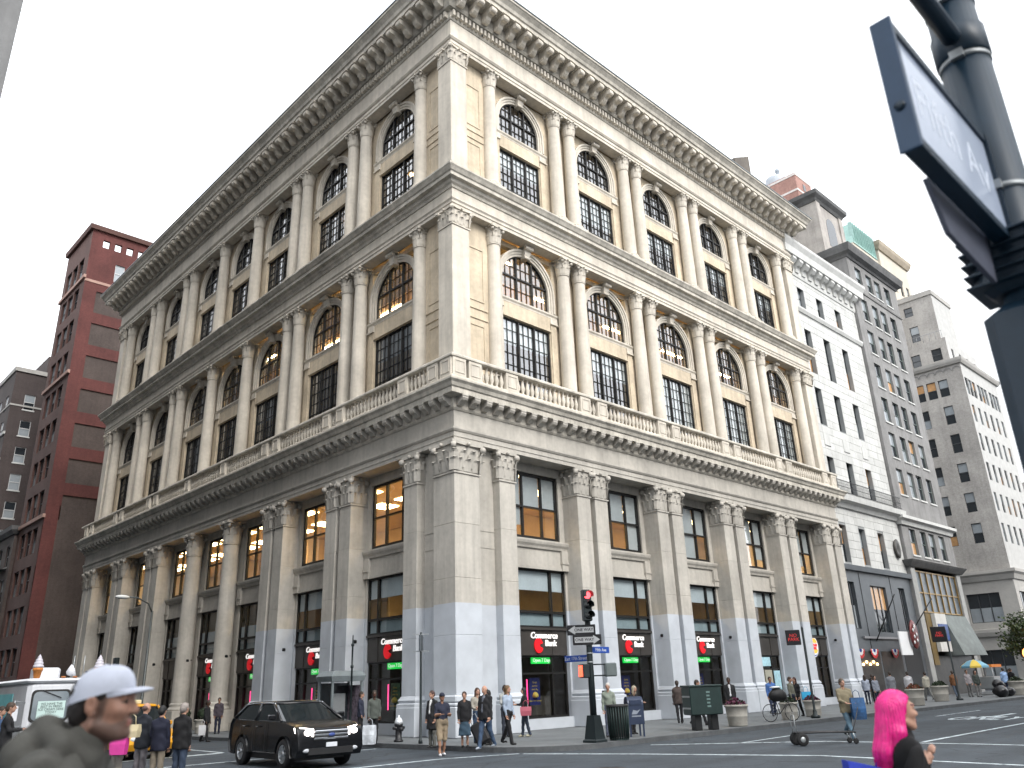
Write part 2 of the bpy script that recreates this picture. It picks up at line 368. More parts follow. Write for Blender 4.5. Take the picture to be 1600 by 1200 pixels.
# ---- bay modules of the upper storeys
W = bR
def arch_pts(r, zs, n=16): return [(r * math.cos(math.pi * k / n), zs + r * math.sin(math.pi * k / n)) for k in range(n + 1)]
def bay(z0, ztop, hw, r0, r1, a0, zs, open_sp):
    y = .38; m = MB()
    wall_holes(m, -W / 2, W / 2, z0, zs, [(-hw, hw, r0, r1), (-hw, hw, a0, zs)], .14, y, notop=(1,))
    m.f = m.f; P = arch_pts(hw, zs)
    if not open_sp:
        for k in range(len(P) - 1):
            (xa, za), (xb, zb) = P[k], P[k + 1]; m.add([(xb, y, zb), (xa, y, za), (xa, y, ztop), (xb, y, ztop)], [(0, 1, 2, 3)])
        for sg in (-1, 1): m.add([(sg * hw, y, zs), (sg * W / 2, y, zs), (sg * W / 2, y, ztop), (sg * hw, y, ztop)], [(0, 1, 2, 3)])
    else:
        for sg in (-1, 1): m.box(sg * 2.0, sg * W / 2, y, y + .3, zs, ztop)
        m.box(-2.0, 2.0, y + .05, y + .35, ztop - .28, ztop)
    for k in range(len(P) - 1):                       # arch soffit
        (xa, za), (xb, zb) = P[k], P[k + 1]; m.add([(xa, y, za), (xb, y, zb), (xb, y + .14, zb), (xa, y + .14, za)], [(0, 1, 2, 3)])
    # band between the two windows
    m.box(-hw - .02, hw + .02, y - .05, y + .1, r1 + .12, a0 - .26)
    m.box(-hw - .02, hw + .02, y - .09, y + .1, r1 + .02, r1 + .12)
    # jamb strips
    for sg in (-1, 1): m.box(sg * (hw + .05), sg * (hw + .46), y - .07, y + .1, z0 + .3, a0 - .36)
    wall_me = m.mesh('bay_wall', tan)
    s_ = MB(); s_.prism([(y + .1, a0 - .26), (y - .06, a0 - .26), (y - .07, a0 - .18), (y - .13, a0 - .10), (y - .13, a0 - .02), (y + .1, a0 + .02)], 'x', -hw - .60, hw + .60)
    for sg in (-1, 1): s_.box(sg * (hw + .0), sg * (hw + .56), y - .15, y + .1, a0 - .62, a0 - .55); s_.box(sg * (hw + .0), sg * (hw + .52), y - .11, y + .1, a0 - .55, a0 - .26)
    sill_me = s_.mesh('impost_band', pale)
    a = MB()
    for ri, ro, yy in ((hw - .01, hw + .14, y - .05), (hw + .12, hw + .27, y - .10), (hw + .25, hw + .36, y - .16)):
        Pi, Po = arch_pts(ri, zs, 20), arch_pts(ro, zs, 20)
        Pi = [(ri, a0)] + Pi + [(-ri, a0)]; Po = [(ro, a0)] + Po + [(-ro, a0)]
        a.loft([[(pi[0], yy, pi[1]), (po[0], yy, po[1]), (po[0], y + .3, po[1]), (pi[0], y + .3, pi[1])] for pi, po in zip(Pi, Po)], cap=True)
    arch_me = a.mesh('archivolt', pale)
    zk = zs + hw; k_ = MB()
    k_.loft([[(-.17, y - .20, zk - .12), (.17, y - .20, zk - .12), (.17, y + .1, zk - .12), (-.17, y + .1, zk - .12)],
             [(-.20, y - .28, zk + .1), (.20, y - .28, zk + .1), (.20, y + .1, zk + .1), (-.20, y + .1, zk + .1)],
             [(-.24, y - .34, ztop - .18), (.24, y - .34, ztop - .18), (.24, y + .1, ztop - .18), (-.24, y + .1, ztop - .18)]])
    k_.prism([(y - .38 + .11 * math.cos(t), ztop - .16 + .11 * math.sin(t)) for t in [2 * math.pi * q / 10 for q in range(10)]], 'x', -.27, .27)
    k_.prism([(y - .22 + .07 * math.cos(t), zk - .1 + .07 * math.sin(t)) for t in [2 * math.pi * q / 8 for q in range(8)]], 'x', -.2, .2)
    k_.box(-.3, .3, y - .42, y + .1, ztop - .07, ztop)
    key_me = k_.mesh('keystone', pale)
    return wall_me, sill_me, arch_me, key_me
def win_rect(hw, z0, z1, y, cols=3, rows=5, sub=3):
    f = MB(); t = .07
    f.box(-hw, hw, y, y + .1, z0, z0 + t); f.box(-hw, hw, y, y + .1, z1 - t, z1)
    f.box(-hw, -hw + t, y, y + .1, z0 + t, z1 - t); f.box(hw - t, hw, y, y + .1, z0 + t, z1 - t)
    lw = 2 * hw / 3; tr = z0 + (z1 - z0) * .2
    for k in (1, 2): f.box(-hw + lw * k - .045, -hw + lw * k + .045, y - .03, y + .11, z0 + t, z1 - t)
    f.box(-hw + t, hw - t, y - .01, y + .09, tr - .05, tr + .05)
    g = MB()
    for k in range(3):
        for j in range(1, sub): x = -hw + lw * k + lw * j / sub; g.box(x - .011, x + .011, y + .02, y + .06, z0 + t, z1 - t)
    for j in range(1, rows): z = tr + (z1 - tr) * j / rows; g.box(-hw + t, hw - t, y + .025, y + .055, z - .016, z + .016)
    p = MB(); p.add([(-hw, y + .07, z0), (hw, y + .07, z0), (hw, y + .07, z1), (-hw, y + .07, z1)], [(0, 1, 2, 3)])
    return f.mesh('window', bronze), g.mesh('muntins', bronze), p.mesh('pane', winglass)
def win_arch(hw, a0, zs, y, sub=3):
    f = MB(); P = [(hw, a0)] + arch_pts(hw, zs, 20) + [(-hw, a0)]; Q = [(hw - .07, a0 + .07)] + arch_pts(hw - .07, zs, 20) + [(-hw + .07, a0 + .07)]
    f.loft([[(p[0], y, p[1]), (q[0], y, q[1]), (q[0], y + .1, q[1]), (p[0], y + .1, p[1])] for p, q in zip(P, Q)])
    f.box(-hw, hw, y, y + .1, a0, a0 + .07); lw = 2 * hw / 3
    def ztop(x): return zs + math.sqrt(max(hw * hw - x * x, 0))
    for k in (1, 2): x = -hw + lw * k; f.box(x - .045, x + .045, y - .03, y + .11, a0 + .07, ztop(x) - .03)
    f.box(-hw + .06, hw - .06, y - .01, y + .09, zs + .28, zs + .37)
    g = MB()
    for k in range(3):
        for j in range(1, sub): x = -hw + lw * k + lw * j / sub; g.box(x - .011, x + .011, y + .02, y + .06, a0, ztop(x) - .02)
    for z in (a0 + (zs + .32 - a0) * .5, zs + .32 + (hw - .32) * .45):
        x = math.sqrt(max(hw * hw - max(z - zs, 0) ** 2, 0)) - .02; g.box(-x, x, y + .025, y + .055, z - .016, z + .016)
    p = MB(); PP = [(hw, a0)] + arch_pts(hw, zs, 20) + [(-hw, a0)]
    p.add([(x, y + .07, z) for x, z in PP], [tuple(range(len(PP)))])
    return f.mesh('arched_window', bronze), g.mesh('muntins', bronze), p.mesh('pane', winglass)
SPEC = {2: (14.35, 23.02, 1.66, 14.9, 18.72, 19.80, 20.82, True), 3: (24.92, 32.60, 1.50, 25.70, 28.68, 29.74, 30.60, False)}
for st, sp in SPEC.items():
    z0, zt, hw, r0, r1, a0, zs, op = sp
    wm_, sm_, am_, km_ = bay(*[z0, zt, hw, r0, r1, a0, zs, op]); wr = win_rect(hw, r0, r1, .44); wa = win_arch(hw, a0, zs, .44)
    bl = MB().add([(-hw, .56, 0), (hw, .56, 0), (hw, .56, 1), (-hw, .56, 1)], [(0, 1, 2, 3)])
    blm = bl.mesh('blind', curtainm); blw = bl.mesh('blind', blindm)
    for F, cols, bays, sc in FAC:
        for bi, s in enumerate(bays):
            b_ = place('bay_wall', wm_, F, s, sx=sc); link('impost_band', sm_, b_); link('archivolt', am_, b_); link('keystone', km_, b_)
            q = place('window', wr[0], F, s, sx=sc); link('muntins', wr[1], q); link('pane', wr[2], q)
            rr = random.random()
            if F == 'R' and rr < .75 or F == 'L' and rr < .4:
                k = random.choice((.35, .55, 1.0)); link('blind', blw if F == 'R' else blm, q, (0, 0, r1 - (r1 - r0) * k), scale=(1, 1, (r1 - r0) * k))
            q = place('arched_window', wa[0], F, s, sx=sc); link('muntins', wa[1], q); link('pane', wa[2], q)
            if op:                                      # dark glazing behind the free-standing arch
                dm = MB(); dm.box(-2.02, 2.02, .76, .80, zs, zt - .1); d_ = place('spandrel_panel', dm.mesh('spandrel_panel', shopglass), F, s, sx=sc)
        prs = [(cols[k], cols[k + 1]) for k in range(len(cols) - 1) if cols[k + 1] - cols[k] < 2]
        for a_, c_ in prs[:-1] if True else prs:
            f = MB(); hwid = (c_ - a_) / 2; f.box(-hwid, hwid, .38, .8, z0, zt)
            for zz in (z0 + 2.2, z0 + 4.1, z0 + 5.9): f.box(-hwid, hwid, .37, .385, zz, zz + .02)
            place('wall', f.mesh('wall', tan), F, (a_ + c_) / 2)

# ---- entablatures: profiles swept round both street fronts
def sweep(name, prof, m, ret=True, parent=BB, er=E_R, el=E_L, d0=.38):
    mb = MB(); rings = []
    for x, y in (('r2', 0), ('r1', 0), ('c', 0), ('l1', 0), ('l2', 0)):
        ring = []
        for d, z in prof:
            dd = max(d - d0, 0) if ret else 0
            ring.append({'r2': (er + dd, 2.0 if ret else -d + .001, z), 'r1': (er + dd, -d, z), 'c': (-d, -d, z), 'l1': (-d, el + dd, z), 'l2': (2.0 if ret else -d + .001, el + dd, z)}[x])
        rings.append(ring)
    if not ret: rings = rings[1:4]
    mb.loft(rings, cap=True); return mb.obj(name, m, parent)
def ent(prof_back, pts): return [(-prof_back, pts[0][1])] + pts + [(-prof_back, pts[-1][1])]
# first entablature (over the giant pilasters)
sweep('architrave', ent(.6, [(.43, 11.48), (.43, 11.66), (.46, 11.67), (.46, 11.88), (.50, 11.90), (.55, 11.98), (.55, 12.06)]), lower, False)
sweep('frieze', ent(.6, [(.42, 12.06), (.42, 12.84)]), lower, False)
sweep('cornice', ent(.6, [(.46, 12.84), (.52, 12.92), (.52, 13.38), (.98, 13.40), (.98, 13.62), (1.04, 13.66), (1.10, 13.80), (1.20, 13.90), (1.20, 13.97)]), grime, True)
# second
sweep('architrave', ent(.3, [(.36, 23.02), (.36, 23.20), (.40, 23.21), (.40, 23.34), (.46, 23.42)]), pale, False)
sweep('frieze', ent(.3, [(.37, 23.42), (.37, 24.02)]), pale, False)
sweep('cornice', ent(.3, [(.42, 24.02), (.46, 24.14), (.56, 24.22), (.60, 24.36), (.78, 24.40), (.78, 24.58), (.84, 24.62), (.92, 24.76), (.98, 24.84), (.98, 24.92)]), grime, True)
# crowning
sweep('architrave', ent(.3, [(.36, 32.60), (.36, 32.78), (.40, 32.79), (.40, 32.98), (.45, 33.00), (.52, 33.10), (.52, 33.16)]), pale, False)
sweep('frieze', ent(.3, [(.38, 33.16), (.38, 34.26)]), pale, False)
topc = sweep('cornice', ent(.3, [(.42, 34.26), (.46, 34.34), (.46, 34.78), (.70, 34.80), (.76, 34.92), (.76, 35.52), (1.62, 35.56), (1.62, 35.84), (1.70, 35.88), (1.76, 36.06), (1.92, 36.26), (1.98, 36.30), (1.98, 36.42)]), grime, True)
sweep('gutter', ent(1.0, [(1.90, 36.42), (2.02, 36.44), (2.02, 36.52), (1.90, 36.54)]), mat('grey lead gutter', (.16, .18, .19), .5, .3), True, d0=.38)
# dentils (285 small blocks, joined)
dm = MB(); k = 0.0
while k < E_R + .4: dm.box(k - .40, k - .26, -.66, -.46, 34.40, 34.74); k += .27
k = 0.1
while k < E_L + .4: dm.box(-.66, -.46, k - .36, k - .22, 34.40, 34.74); k += .27
dm.obj('dentils', pale, BB, kind='stuff')
dm = MB(); k = 0.0
while k < E_R + .4: dm.sphere((k - .4, -.56, 34.86), (.075, .09, .075), 6, 3); k += .2
k = 0.1
while k < E_L + .4: dm.sphere((-.56, k - .4, 34.86), (.09, .075, .075), 6, 3); k += .2
dm.obj('egg_moulding', pale, BB, kind='stuff')
# modillions
mod = MB()
mod.prism([(-.02, 0), (-.02, .62), (-.86, .62), (-.90, .50), (-.86, .34), (-.74, .26), (-.60, .28), (-.46, .20), (-.40, .06), (-.28, -.04), (-.12, -.06)], 'x', -.16, .16)
mod.prism([(-.78 + .15 * math.cos(t), .40 + .15 * math.sin(t)) for t in [2 * math.pi * q / 10 for q in range(10)]], 'x', -.185, .185)
mod.prism([(-.18 + .13 * math.cos(t), .06 + .13 * math.sin(t)) for t in [2 * math.pi * q / 10 for q in range(10)]], 'x', -.185, .185)
mod.box(-.24, .24, -.94, -.02, .60, .66)
mod_me = mod.mesh('modillion', pale)
ros = MB()
for k in range(6): ros.sphere((.09 * math.cos(k * 1.047), .09 * math.sin(k * 1.047), 0), (.06, .06, .05), 6, 3)
ros.sphere((0, 0, -.03), .05, 6, 3); ros_me = ros.mesh('rosette', pale)
for F, n_, E in (('R', 41, E_R + .2), ('L', 54, E_L + .2)):
    for k in range(n_):
        s = -.15 + (E + .15) * k / (n_ - 1); place('modillion', mod_me, F, s, -.76, z=34.90)
        if k < n_ - 1: place('rosette', ros_me, F, s + (E + .15) / (n_ - 1) / 2, -1.2, z=35.52)
br = MB(); br.prism([(0, 0), (0, .36), (-.44, .36), (-.46, .26), (-.40, .16), (-.26, .12), (-.12, .0)], 'x', -.15, .15); br.bbox(-.17, .17, -.47, 0, .33, .40, .01)
br_me = br.mesh('bracket', lower)
for F, n_, E in (('R', 51, E_R), ('L', 68, E_L)):
    for k in range(n_): place('bracket', br_me, F, -.22 + (E) * k / (n_ - 1), -.52, z=13.0)
# roof slab
MB().box(-.2, E_R, -.2, E_L, 36.1, 36.3).obj('roof', mat('roof felt', (.12, .12, .12)), BB)

# ---- balustrade
bal = MB().lathe([(.09, 0), (.10, .04), (.07, .08), (.06, .14), (.11, .30), (.115, .38), (.075, .56), (.05, .70), (.06, .74), (.085, .78), (.085, .84)], 10).mesh('baluster', pale)
BD = .80                                             # outward distance of the rail centre
rail = MB()
base_ = sweep('balustrade', ent(-.55, [(1.03, 13.97), (1.03, 14.13), (1.0, 14.16)]), pale, False)
sweep('top_rail', ent(-.60, [(.96, 14.98), (1.04, 15.02), (1.04, 15.10), (1.0, 15.16)]), grime, False, base_)
ped = MB(); ped.bbox(-.37, .37, -.20, .20, 14.16, 14.99, .012)
for q in ((-.27, .27, 14.30, 14.33), (-.27, .27, 14.84, 14.87), (-.27, -.24, 14.33, 14.84), (.24, .27, 14.33, 14.84)): ped.box(q[0], q[1], -.225, -.195, q[2], q[3])
ped_me = ped.mesh('pedestal', pale)
for F, cols, bays, sc in FAC:
    E = E_R if F == 'R' else E_L
    spots = [-.55, .35] + list(cols)
    for s in spots:
        o = link('pedestal', ped_me, base_); o.location = (s, -BD, 0) if F == 'R' else (-BD, s, 0); o.rotation_euler = (0, 0, 0 if F == 'R' else -math.pi / 2)
    for a_, c_ in zip(spots[1:], spots[2:]):
        L_ = c_ - a_ - .74
        n_ = max(1, round(L_ / .30))
        for k in range(n_):
            s = a_ + .37 + L_ * (k + .5) / n_
            link('baluster', bal, base_, (s, -BD, 14.16) if F == 'R' else (-BD, s, 14.16))

# ---- ground storey: giant pilasters
PB = -.45
pb = MB(); pb.bbox(-.62, .62, PB - .17, .55, 0, 1.08, .02)
pb.loft([[(-.60, PB - .15, 1.08), (.60, PB - .15, 1.08), (.60, .55, 1.08), (-.60, .55, 1.08)], [(-.60, PB - .15, 1.2), (.60, PB - .15, 1.2), (.60, .55, 1.2), (-.60, .55, 1.2)],
         [(-.53, PB - .07, 1.24), (.53, PB - .07, 1.24), (.53, .55, 1.24), (-.53, .55, 1.24)], [(-.57, PB - .11, 1.34), (.57, PB - .11, 1.34), (.57, .55, 1.34), (-.57, .55, 1.34)],
         [(-.485, PB, 1.5), (.485, PB, 1.5), (.485, .55, 1.5), (-.485, .55, 1.5)]])
pb_me = pb.mesh('pilaster', lower)
blk = MB(); blk.bbox(-.47, .47, PB, .55, 0, 2.172, .008); blk_me = blk.mesh('stone_block', lower)
rb = MB(); rb.bbox(-.66, .66, -.66, .66, 0, 1.08, .02); rb.lathe([(.64, 1.08), (.66, 1.14), (.62, 1.22), (.56, 1.26), (.54, 1.34), (.58, 1.4), (.5, 1.5)], 24)
rb_me = rb.mesh('round_column', lower); rs = shaft(1.5, 10.2, .50, .45, 26)
rs_me = rs.mesh('shaft', lower)
for F, cols, bays, sc in FAC:
    for s in cols:
        if F == 'L' and s in singleL:
            o = place('round_column', rb_me, F, s); link('shaft', rs_me, o); link('capital', cap_big, o, (0, 0, 10.2)); continue
        o = place('pilaster', pb_me, F, s); link('capital', cap_pil, o, (0, PB + .47, 10.2))
        for k in range(4): link('stone_block', blk_me, o, (0, 0, 1.5 + k * 2.175))
    prs = [(cols[k], cols[k + 1]) for k in range(len(cols) - 1) if cols[k + 1] - cols[k] < 2]
    for a_, c_ in prs:
        f = MB(); f.box(-(c_ - a_) / 2 + .44, (c_ - a_) / 2 - .44, -.05, .6, 0, 11.48); place('wall', f.mesh('wall', lower), F, (a_ + c_) / 2)
    f = MB(); E = E_R if F == 'R' else E_L; f.box(-.3, .3, 0, .6, 0, 11.48); place('wall', f.mesh('wall', lower), F, E - .25)
    f = MB(); a, b_ = (.92, cols[0] - .4) if F == 'R' else (-cols[0] + .4, -.92); f.box(a, b_, -.02, .6, 0, 11.48)
    for zz in (1.5, 3.68, 5.85, 7.2, 7.9): f.box(a, b_, -.04 if zz > 7 else -.025, 0, zz, zz + (.08 if zz > 7 else .02))
    o = f.obj('wall', lower, BB); o.rotation_euler = (0, 0, 0 if F == 'R' else -math.pi / 2)
cp = MB(); cp.bbox(PB - .17, 1.08, PB - .17, 1.08, 0, 1.08, .03); cp.bbox(PB - .14, 1.05, PB - .14, 1.05, 1.08, 1.22, .05); cp.bbox(PB - .08, 1.0, PB - .08, 1.0, 1.22, 1.5, .06)
cpo = cp.obj('corner_pier', lower, BB)
cb_ = MB(); cb_.bbox(PB, .92, PB, .92, 0, 2.172, .012); cb_me = cb_.mesh('stone_block', lower)
for k in range(4): link('stone_block', cb_me, cpo, (0, 0, 1.5 + k * 2.175))
cc = capital(.6, 1.28, True, .69, .69); cc.xf(T((.235, .235, 10.2))); cc.obj('capital', lower, cpo)

# ---- ground storey: bays
HU, HL = 1.72, 1.92
m = MB(); wall_holes(m, -W / 2, W / 2, 0, 11.48, [(-HU, HU, 8.0, 11.06), (-HL, HL, .42, 6.64)], .2, .50)
m.box(-2.1, 2.1, .40, .6, .0, .42)
bayw = m.mesh('bay_wall', lower)
l_ = MB(); l_.prism([(.55, 7.56), (.38, 7.56), (.35, 7.66), (.28, 7.76), (.25, 7.86), (.25, 7.92), (.55, 7.97)], 'x', -2.06, 2.06)
l_.box(-2.04, 2.04, .46, .6, 6.86, 7.56); l_.box(-2.05, 2.05, .40, .6, 6.64, 6.76); l_.box(-2.05, 2.05, .43, .6, 6.76, 6.86)
for sg in (-1, 1): l_.box(sg * 1.62, sg * 2.04, .34, .6, 6.64, 7.56); l_.box(sg * 1.60, sg * 2.05, .3, .6, 6.95, 7.03)
ledge = l_.mesh('ledge', lower)
def frame_rect(hw, z0, z1, y, xs, zs, t=.07, mt=.05, d=.12):
    f = MB(); f.box(-hw, hw, y, y + d, z0, z0 + t); f.box(-hw, hw, y, y + d, z1 - t, z1); f.box(-hw, -hw + t, y, y + d, z0 + t, z1 - t); f.box(hw - t, hw, y, y + d, z0 + t, z1 - t)
    for x in xs: f.box(x - mt, x + mt, y - .02, y + d - .01, z0 + t, z1 - t)
    for z in zs: f.box(-hw + t, hw - t, y - .008, y + d - .02, z - mt, z + mt)
    return f
upf = frame_rect(HU, 8.0, 11.06, .58, (-.62, .62), (9.45,), .13, .045).mesh('window', bronze)
mzf = frame_rect(HL, 4.12, 6.64, .58, (-1.12, .98), (4.78,), .08, .055).mesh('window', bronze)
def quad(x0, x1, z0, z1, y, m_): return MB().add([(x0, y, z0), (x1, y, z0), (x1, y, z1), (x0, y, z1)], [(0, 1, 2, 3)]).mesh('pane', m_)
upp = [quad(a, b_, c, d, .65, winglass) for a, b_ in ((-HU, -.62), (-.62, .62), (.62, HU)) for c, d in ((8.0, 9.45), (9.45, 11.06))]
mzp = [quad(a, b_, c, d, .65, shopglass) for a, b_ in ((-HL, -1.12), (-1.12, .98), (.98, HL)) for c, d in ((4.12, 4.78), (4.78, 6.64))]
mzb = MB().box(-HL, HL, .70, .715, 5.72, 6.64).mesh('blind', blindm); mzb2 = MB().box(-HL, HL, .705, .72, 4.12, 4.80).mesh('low_screen', mat('frosted screen', (.42, .50, .51), .6))
upb = {}
for j, (a, b_) in enumerate(((-HU, -.62), (-.62, .62), (.62, HU))):
    for z in (8.0, 8.6, 9.45): upb[(j, z)] = MB().box(a + .05, b_ - .05, .70, .715, z, 11.0).mesh('blind', blindm)
sg_ = MB(); sg_.box(-HL, HL, .62, .72, 2.96, 4.06)
for x in (-1.14, .98): sg_.box(x - .03, x + .03, .59, .63, 2.96, 4.06)
sg_.box(-HL - .05, HL + .05, .52, .74, 4.02, 4.12)
sign_me = sg_.mesh('shopfront', [signpanel])
sff = frame_rect(HL, .42, 2.96, .70, (-1.14, .98), (2.22,), .08, .04).mesh('shop_frame', bronze)
sfp = [quad(a, b_, c, d, .77, shopglass) for a, b_ in ((-HL, -1.14), (-1.14, .98), (.98, HL)) for c, d in ((.42, 2.22), (2.22, 2.96))]
lampb = MB(); lampb.box(-.04, .04, .35, .56, 3.86, 3.93); lampb.bbox(-.13, .13, .18, .36, 3.80, 3.95, .03)
lamp_me = lampb.mesh('wall_lamp', blackmetal)
postm = mat('blue poster', (.03, .035, .16), .4, var=.3, scale=3); posty = mat('yellow print', (.75, .55, .1), .5, var=.05); postg = mat('green poster', (.08, .16, .07), .5, var=.5, scale=6); postc = mat('pale poster', (.45, .45, .30), .5, var=.4, scale=5)
redm = mat('red glow panel', (.45, .03, .03), .5, emit=.15)  # emission stands in for a red glow inside the shop
def logo(par, sz=1.0, dx=0.0):
    """lit channel letters with a round red letter C"""
    text('Commerce', .37 * sz, whitelit, par, T((dx, .58, 3.78)), .02, .003, .12)
    text('Bank', .37 * sz, whitelit, par, T((.40 + dx, .58, 3.46)), .02, .003, .12)
    c = MB(); ro, ri = .27, .02; n = 22; pts = [(ro * math.cos(t), ro * math.sin(t) * 1.15) for t in [math.radians(20 + 320 * k / n) for k in range(n + 1)]] + [(.06, -.03), (.06, .05)]
    c.prism([(x - .36 + dx, z + 3.36) for x, z in pts], 'y', .56, .61); c.obj('logo', redlit, par)
def bank_shop(sh, F, bi):
    dx = .42 if F == 'R' else 0.0
    logo(sh, 1.0, dx)
    g = MB(); g.box(-.62 + dx, .62 + dx, .79, .86, 2.62, 2.92); gs = g.obj('lit_sign', greenlit, sh); text('Open 7 Days', .21, whitelit, gs, T((dx, .785, 2.76)), .004, .002)
    MB().tube([(-.78 + dx, .98, .95), (-.78 + dx, .98, 2.0)], .028, 8).obj('neon_tube', pinklit, sh)
    p = MB().box(-.62 + dx, .02 + dx, 1.0, 1.02, .95, 2.05).obj('poster', postm if F == 'R' else postg, sh)
    for k, (tz, ts, tx) in enumerate(((1.86, .11, 'Great'), (1.72, .11, 'service'), (1.58, .1, 'every day'), (1.12, .09, 'Open a new account'))): text(tx, ts, posty, p, T((-.30 + dx, .99, tz)), .002)
    MB().lathe([(.02, 0), (.14, .02), (.16, .1), (.1, .2), (.02, .24)], 12, (-.3 + dx, .985, 1.24)).obj('poster_print', posty, p)
    MB().box(.2, 1.7, 1.6, 1.65, .5, 1.3).obj('counter', darkint, sh)
for F, cols, bays, sc in FAC:
    for bi, s in enumerate(bays):
        b_ = place('bay_wall', bayw, F, s, sx=sc); link('ledge', ledge, b_)
        q = place('window', upf, F, s, sx=sc)
        for p in upp: link('pane', p, q)
        if F == 'R':
            pat = {0: ((1, 9.45), (2, 9.45), (0, 8.6)), 1: ((0, 9.45), (1, 9.45), (2, 8.0)), 2: ((0, 8.0), (1, 8.0), (2, 9.45)), 3: ((1, 9.45), (2, 8.6)), 4: ((0, 9.45), (1, 8.6), (2, 9.45))}[bi]
            for key in pat: link('blind', upb[key], q)
        q = place('window', mzf, F, s, sx=sc)
        for p in mzp: link('pane', p, q)
        if F == 'R' or bi < 2: link('blind', mzb, q)
        else: link('blind', mzb, q, (0, -0, -1.2)); 
        link('low_screen', mzb2, q)
        sh = place('shopfront', sign_me, F, s, sx=sc); link('shop_frame', sff, sh)
        for p in sfp: link('pane', p, sh)
        if (F == 'R' and bi < 3) or (F == 'L' and bi < 4): bank_shop(sh, F, bi)
        for sg in (-1, 1): link('wall_lamp', lamp_me, sh, (sg * 2.12, -.25, 0))
        if F == 'R' and bi == 3:
            bp = mat('pale blue notice', (.35, .55, .62), .5, var=.25, scale=4, emit=.1)
            MB().box(-.9, .8, .66, .69, 2.36, 2.86).obj('notice', bp, sh); MB().box(1.05, 1.75, .66, .69, .9, 2.1).obj('notice', bp, sh)
            d = MB(); d.box(-.9, -.12, .64, .70, .44, 2.15); d.box(.0, .8, .64, .70, .44, 2.15); d.obj('door', mat('pale door', (.38, .37, .30), .5), sh)
        if F == 'R' and bi == 4:                          # round burger emblem
            em = thing_ = MB(); n = 28
            def disc(rx, rz, y, m_, z0=0, nm='emblem', half=None, dx=0):
                ts = [2 * math.pi * k / n for k in range(n)] if half is None else [math.pi * k / 14 + (0 if half > 0 else math.pi) for k in range(15)]
                return MB().prism([(rx * math.cos(t) + dx, 3.5 + z0 + rz * math.sin(t)) for t in ts], 'y', y, y + .03).obj(nm, m_, sh)
            e = disc(.62, .66, .58, mat('emblem white', (.7, .7, .68), .4, var=0, emit=.2))
            disc(.56, .60, .565, mat('emblem blue', (.02, .06, .35), .4, var=0, emit=.2), nm='emblem_ring'); disc(.52, .55, .55, MATS['emblem white'], .03, 'emblem_field', dx=.05)
            disc(.44, .26, .535, mat('emblem yellow', (.85, .45, .05), .4, var=0, emit=.25), .22, 'bun', 1); disc(.44, .22, .535, MATS['emblem yellow'], -.20, 'bun', -1)
            text('BURGER', .21, redlit, sh, T((0, .53, 3.58)), .006, .008, 0.15); text('KING', .25, redlit, sh, T((0, .53, 3.38)), .006, .008, .15)
            p = MB().box(-.35, .45, 1.0, 1.02, .5, 2.1).obj('poster', mat('orange poster', (.55, .33, .12), .5, var=.5, scale=4), sh)
            MB().tube([(-.9, .9, 2.5), (-.75, .9, 2.58), (-.9, .9, 2.66), (-.9, .9, 2.5)], .03, 6).obj('neon_tube', pinklit, sh)
            MB().box(-1.05, 1.0, .64, .7, .44, .6).obj('kick_plate', bronze, sh)
        if F == 'L' and bi in (2, 3): MB().box(-.2, .7, 1.0, 1.05, .6, 2.4).obj('poster', redm, sh)  # panel added for the red glow in these bays

# ---- inside: floors, core walls and lit ceilings
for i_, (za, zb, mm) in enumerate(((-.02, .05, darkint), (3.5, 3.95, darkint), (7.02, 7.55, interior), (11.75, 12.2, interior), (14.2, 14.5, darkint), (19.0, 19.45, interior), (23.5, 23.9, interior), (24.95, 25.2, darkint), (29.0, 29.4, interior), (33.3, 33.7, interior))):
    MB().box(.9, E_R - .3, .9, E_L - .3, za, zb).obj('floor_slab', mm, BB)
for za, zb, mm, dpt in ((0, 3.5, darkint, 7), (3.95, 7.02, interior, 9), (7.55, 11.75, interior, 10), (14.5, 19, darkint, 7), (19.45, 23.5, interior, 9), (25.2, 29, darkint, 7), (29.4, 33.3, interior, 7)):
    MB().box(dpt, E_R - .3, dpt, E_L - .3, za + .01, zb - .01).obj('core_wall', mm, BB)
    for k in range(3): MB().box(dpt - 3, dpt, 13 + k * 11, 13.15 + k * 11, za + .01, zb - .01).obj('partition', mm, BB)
MB().box(E_R - .32, E_R, .6, E_L, 0, 36.1).obj('party_wall', tan, BB); MB().box(.6, E_R - .34, E_L - .32, E_L, 0, 36.1).obj('party_wall', tan, BB)
pan = MB().box(-.6, .6, -.6, .6, -.05, 0).mesh('ceiling_light', lampm); tub = MB().box(-1.2, 1.2, -.07, .07, -.06, 0).mesh('ceiling_light', tubem); spot = MB().lathe([(.02, -.08), (.12, -.06), (.12, 0)], 10).mesh('ceiling_light', lampm)
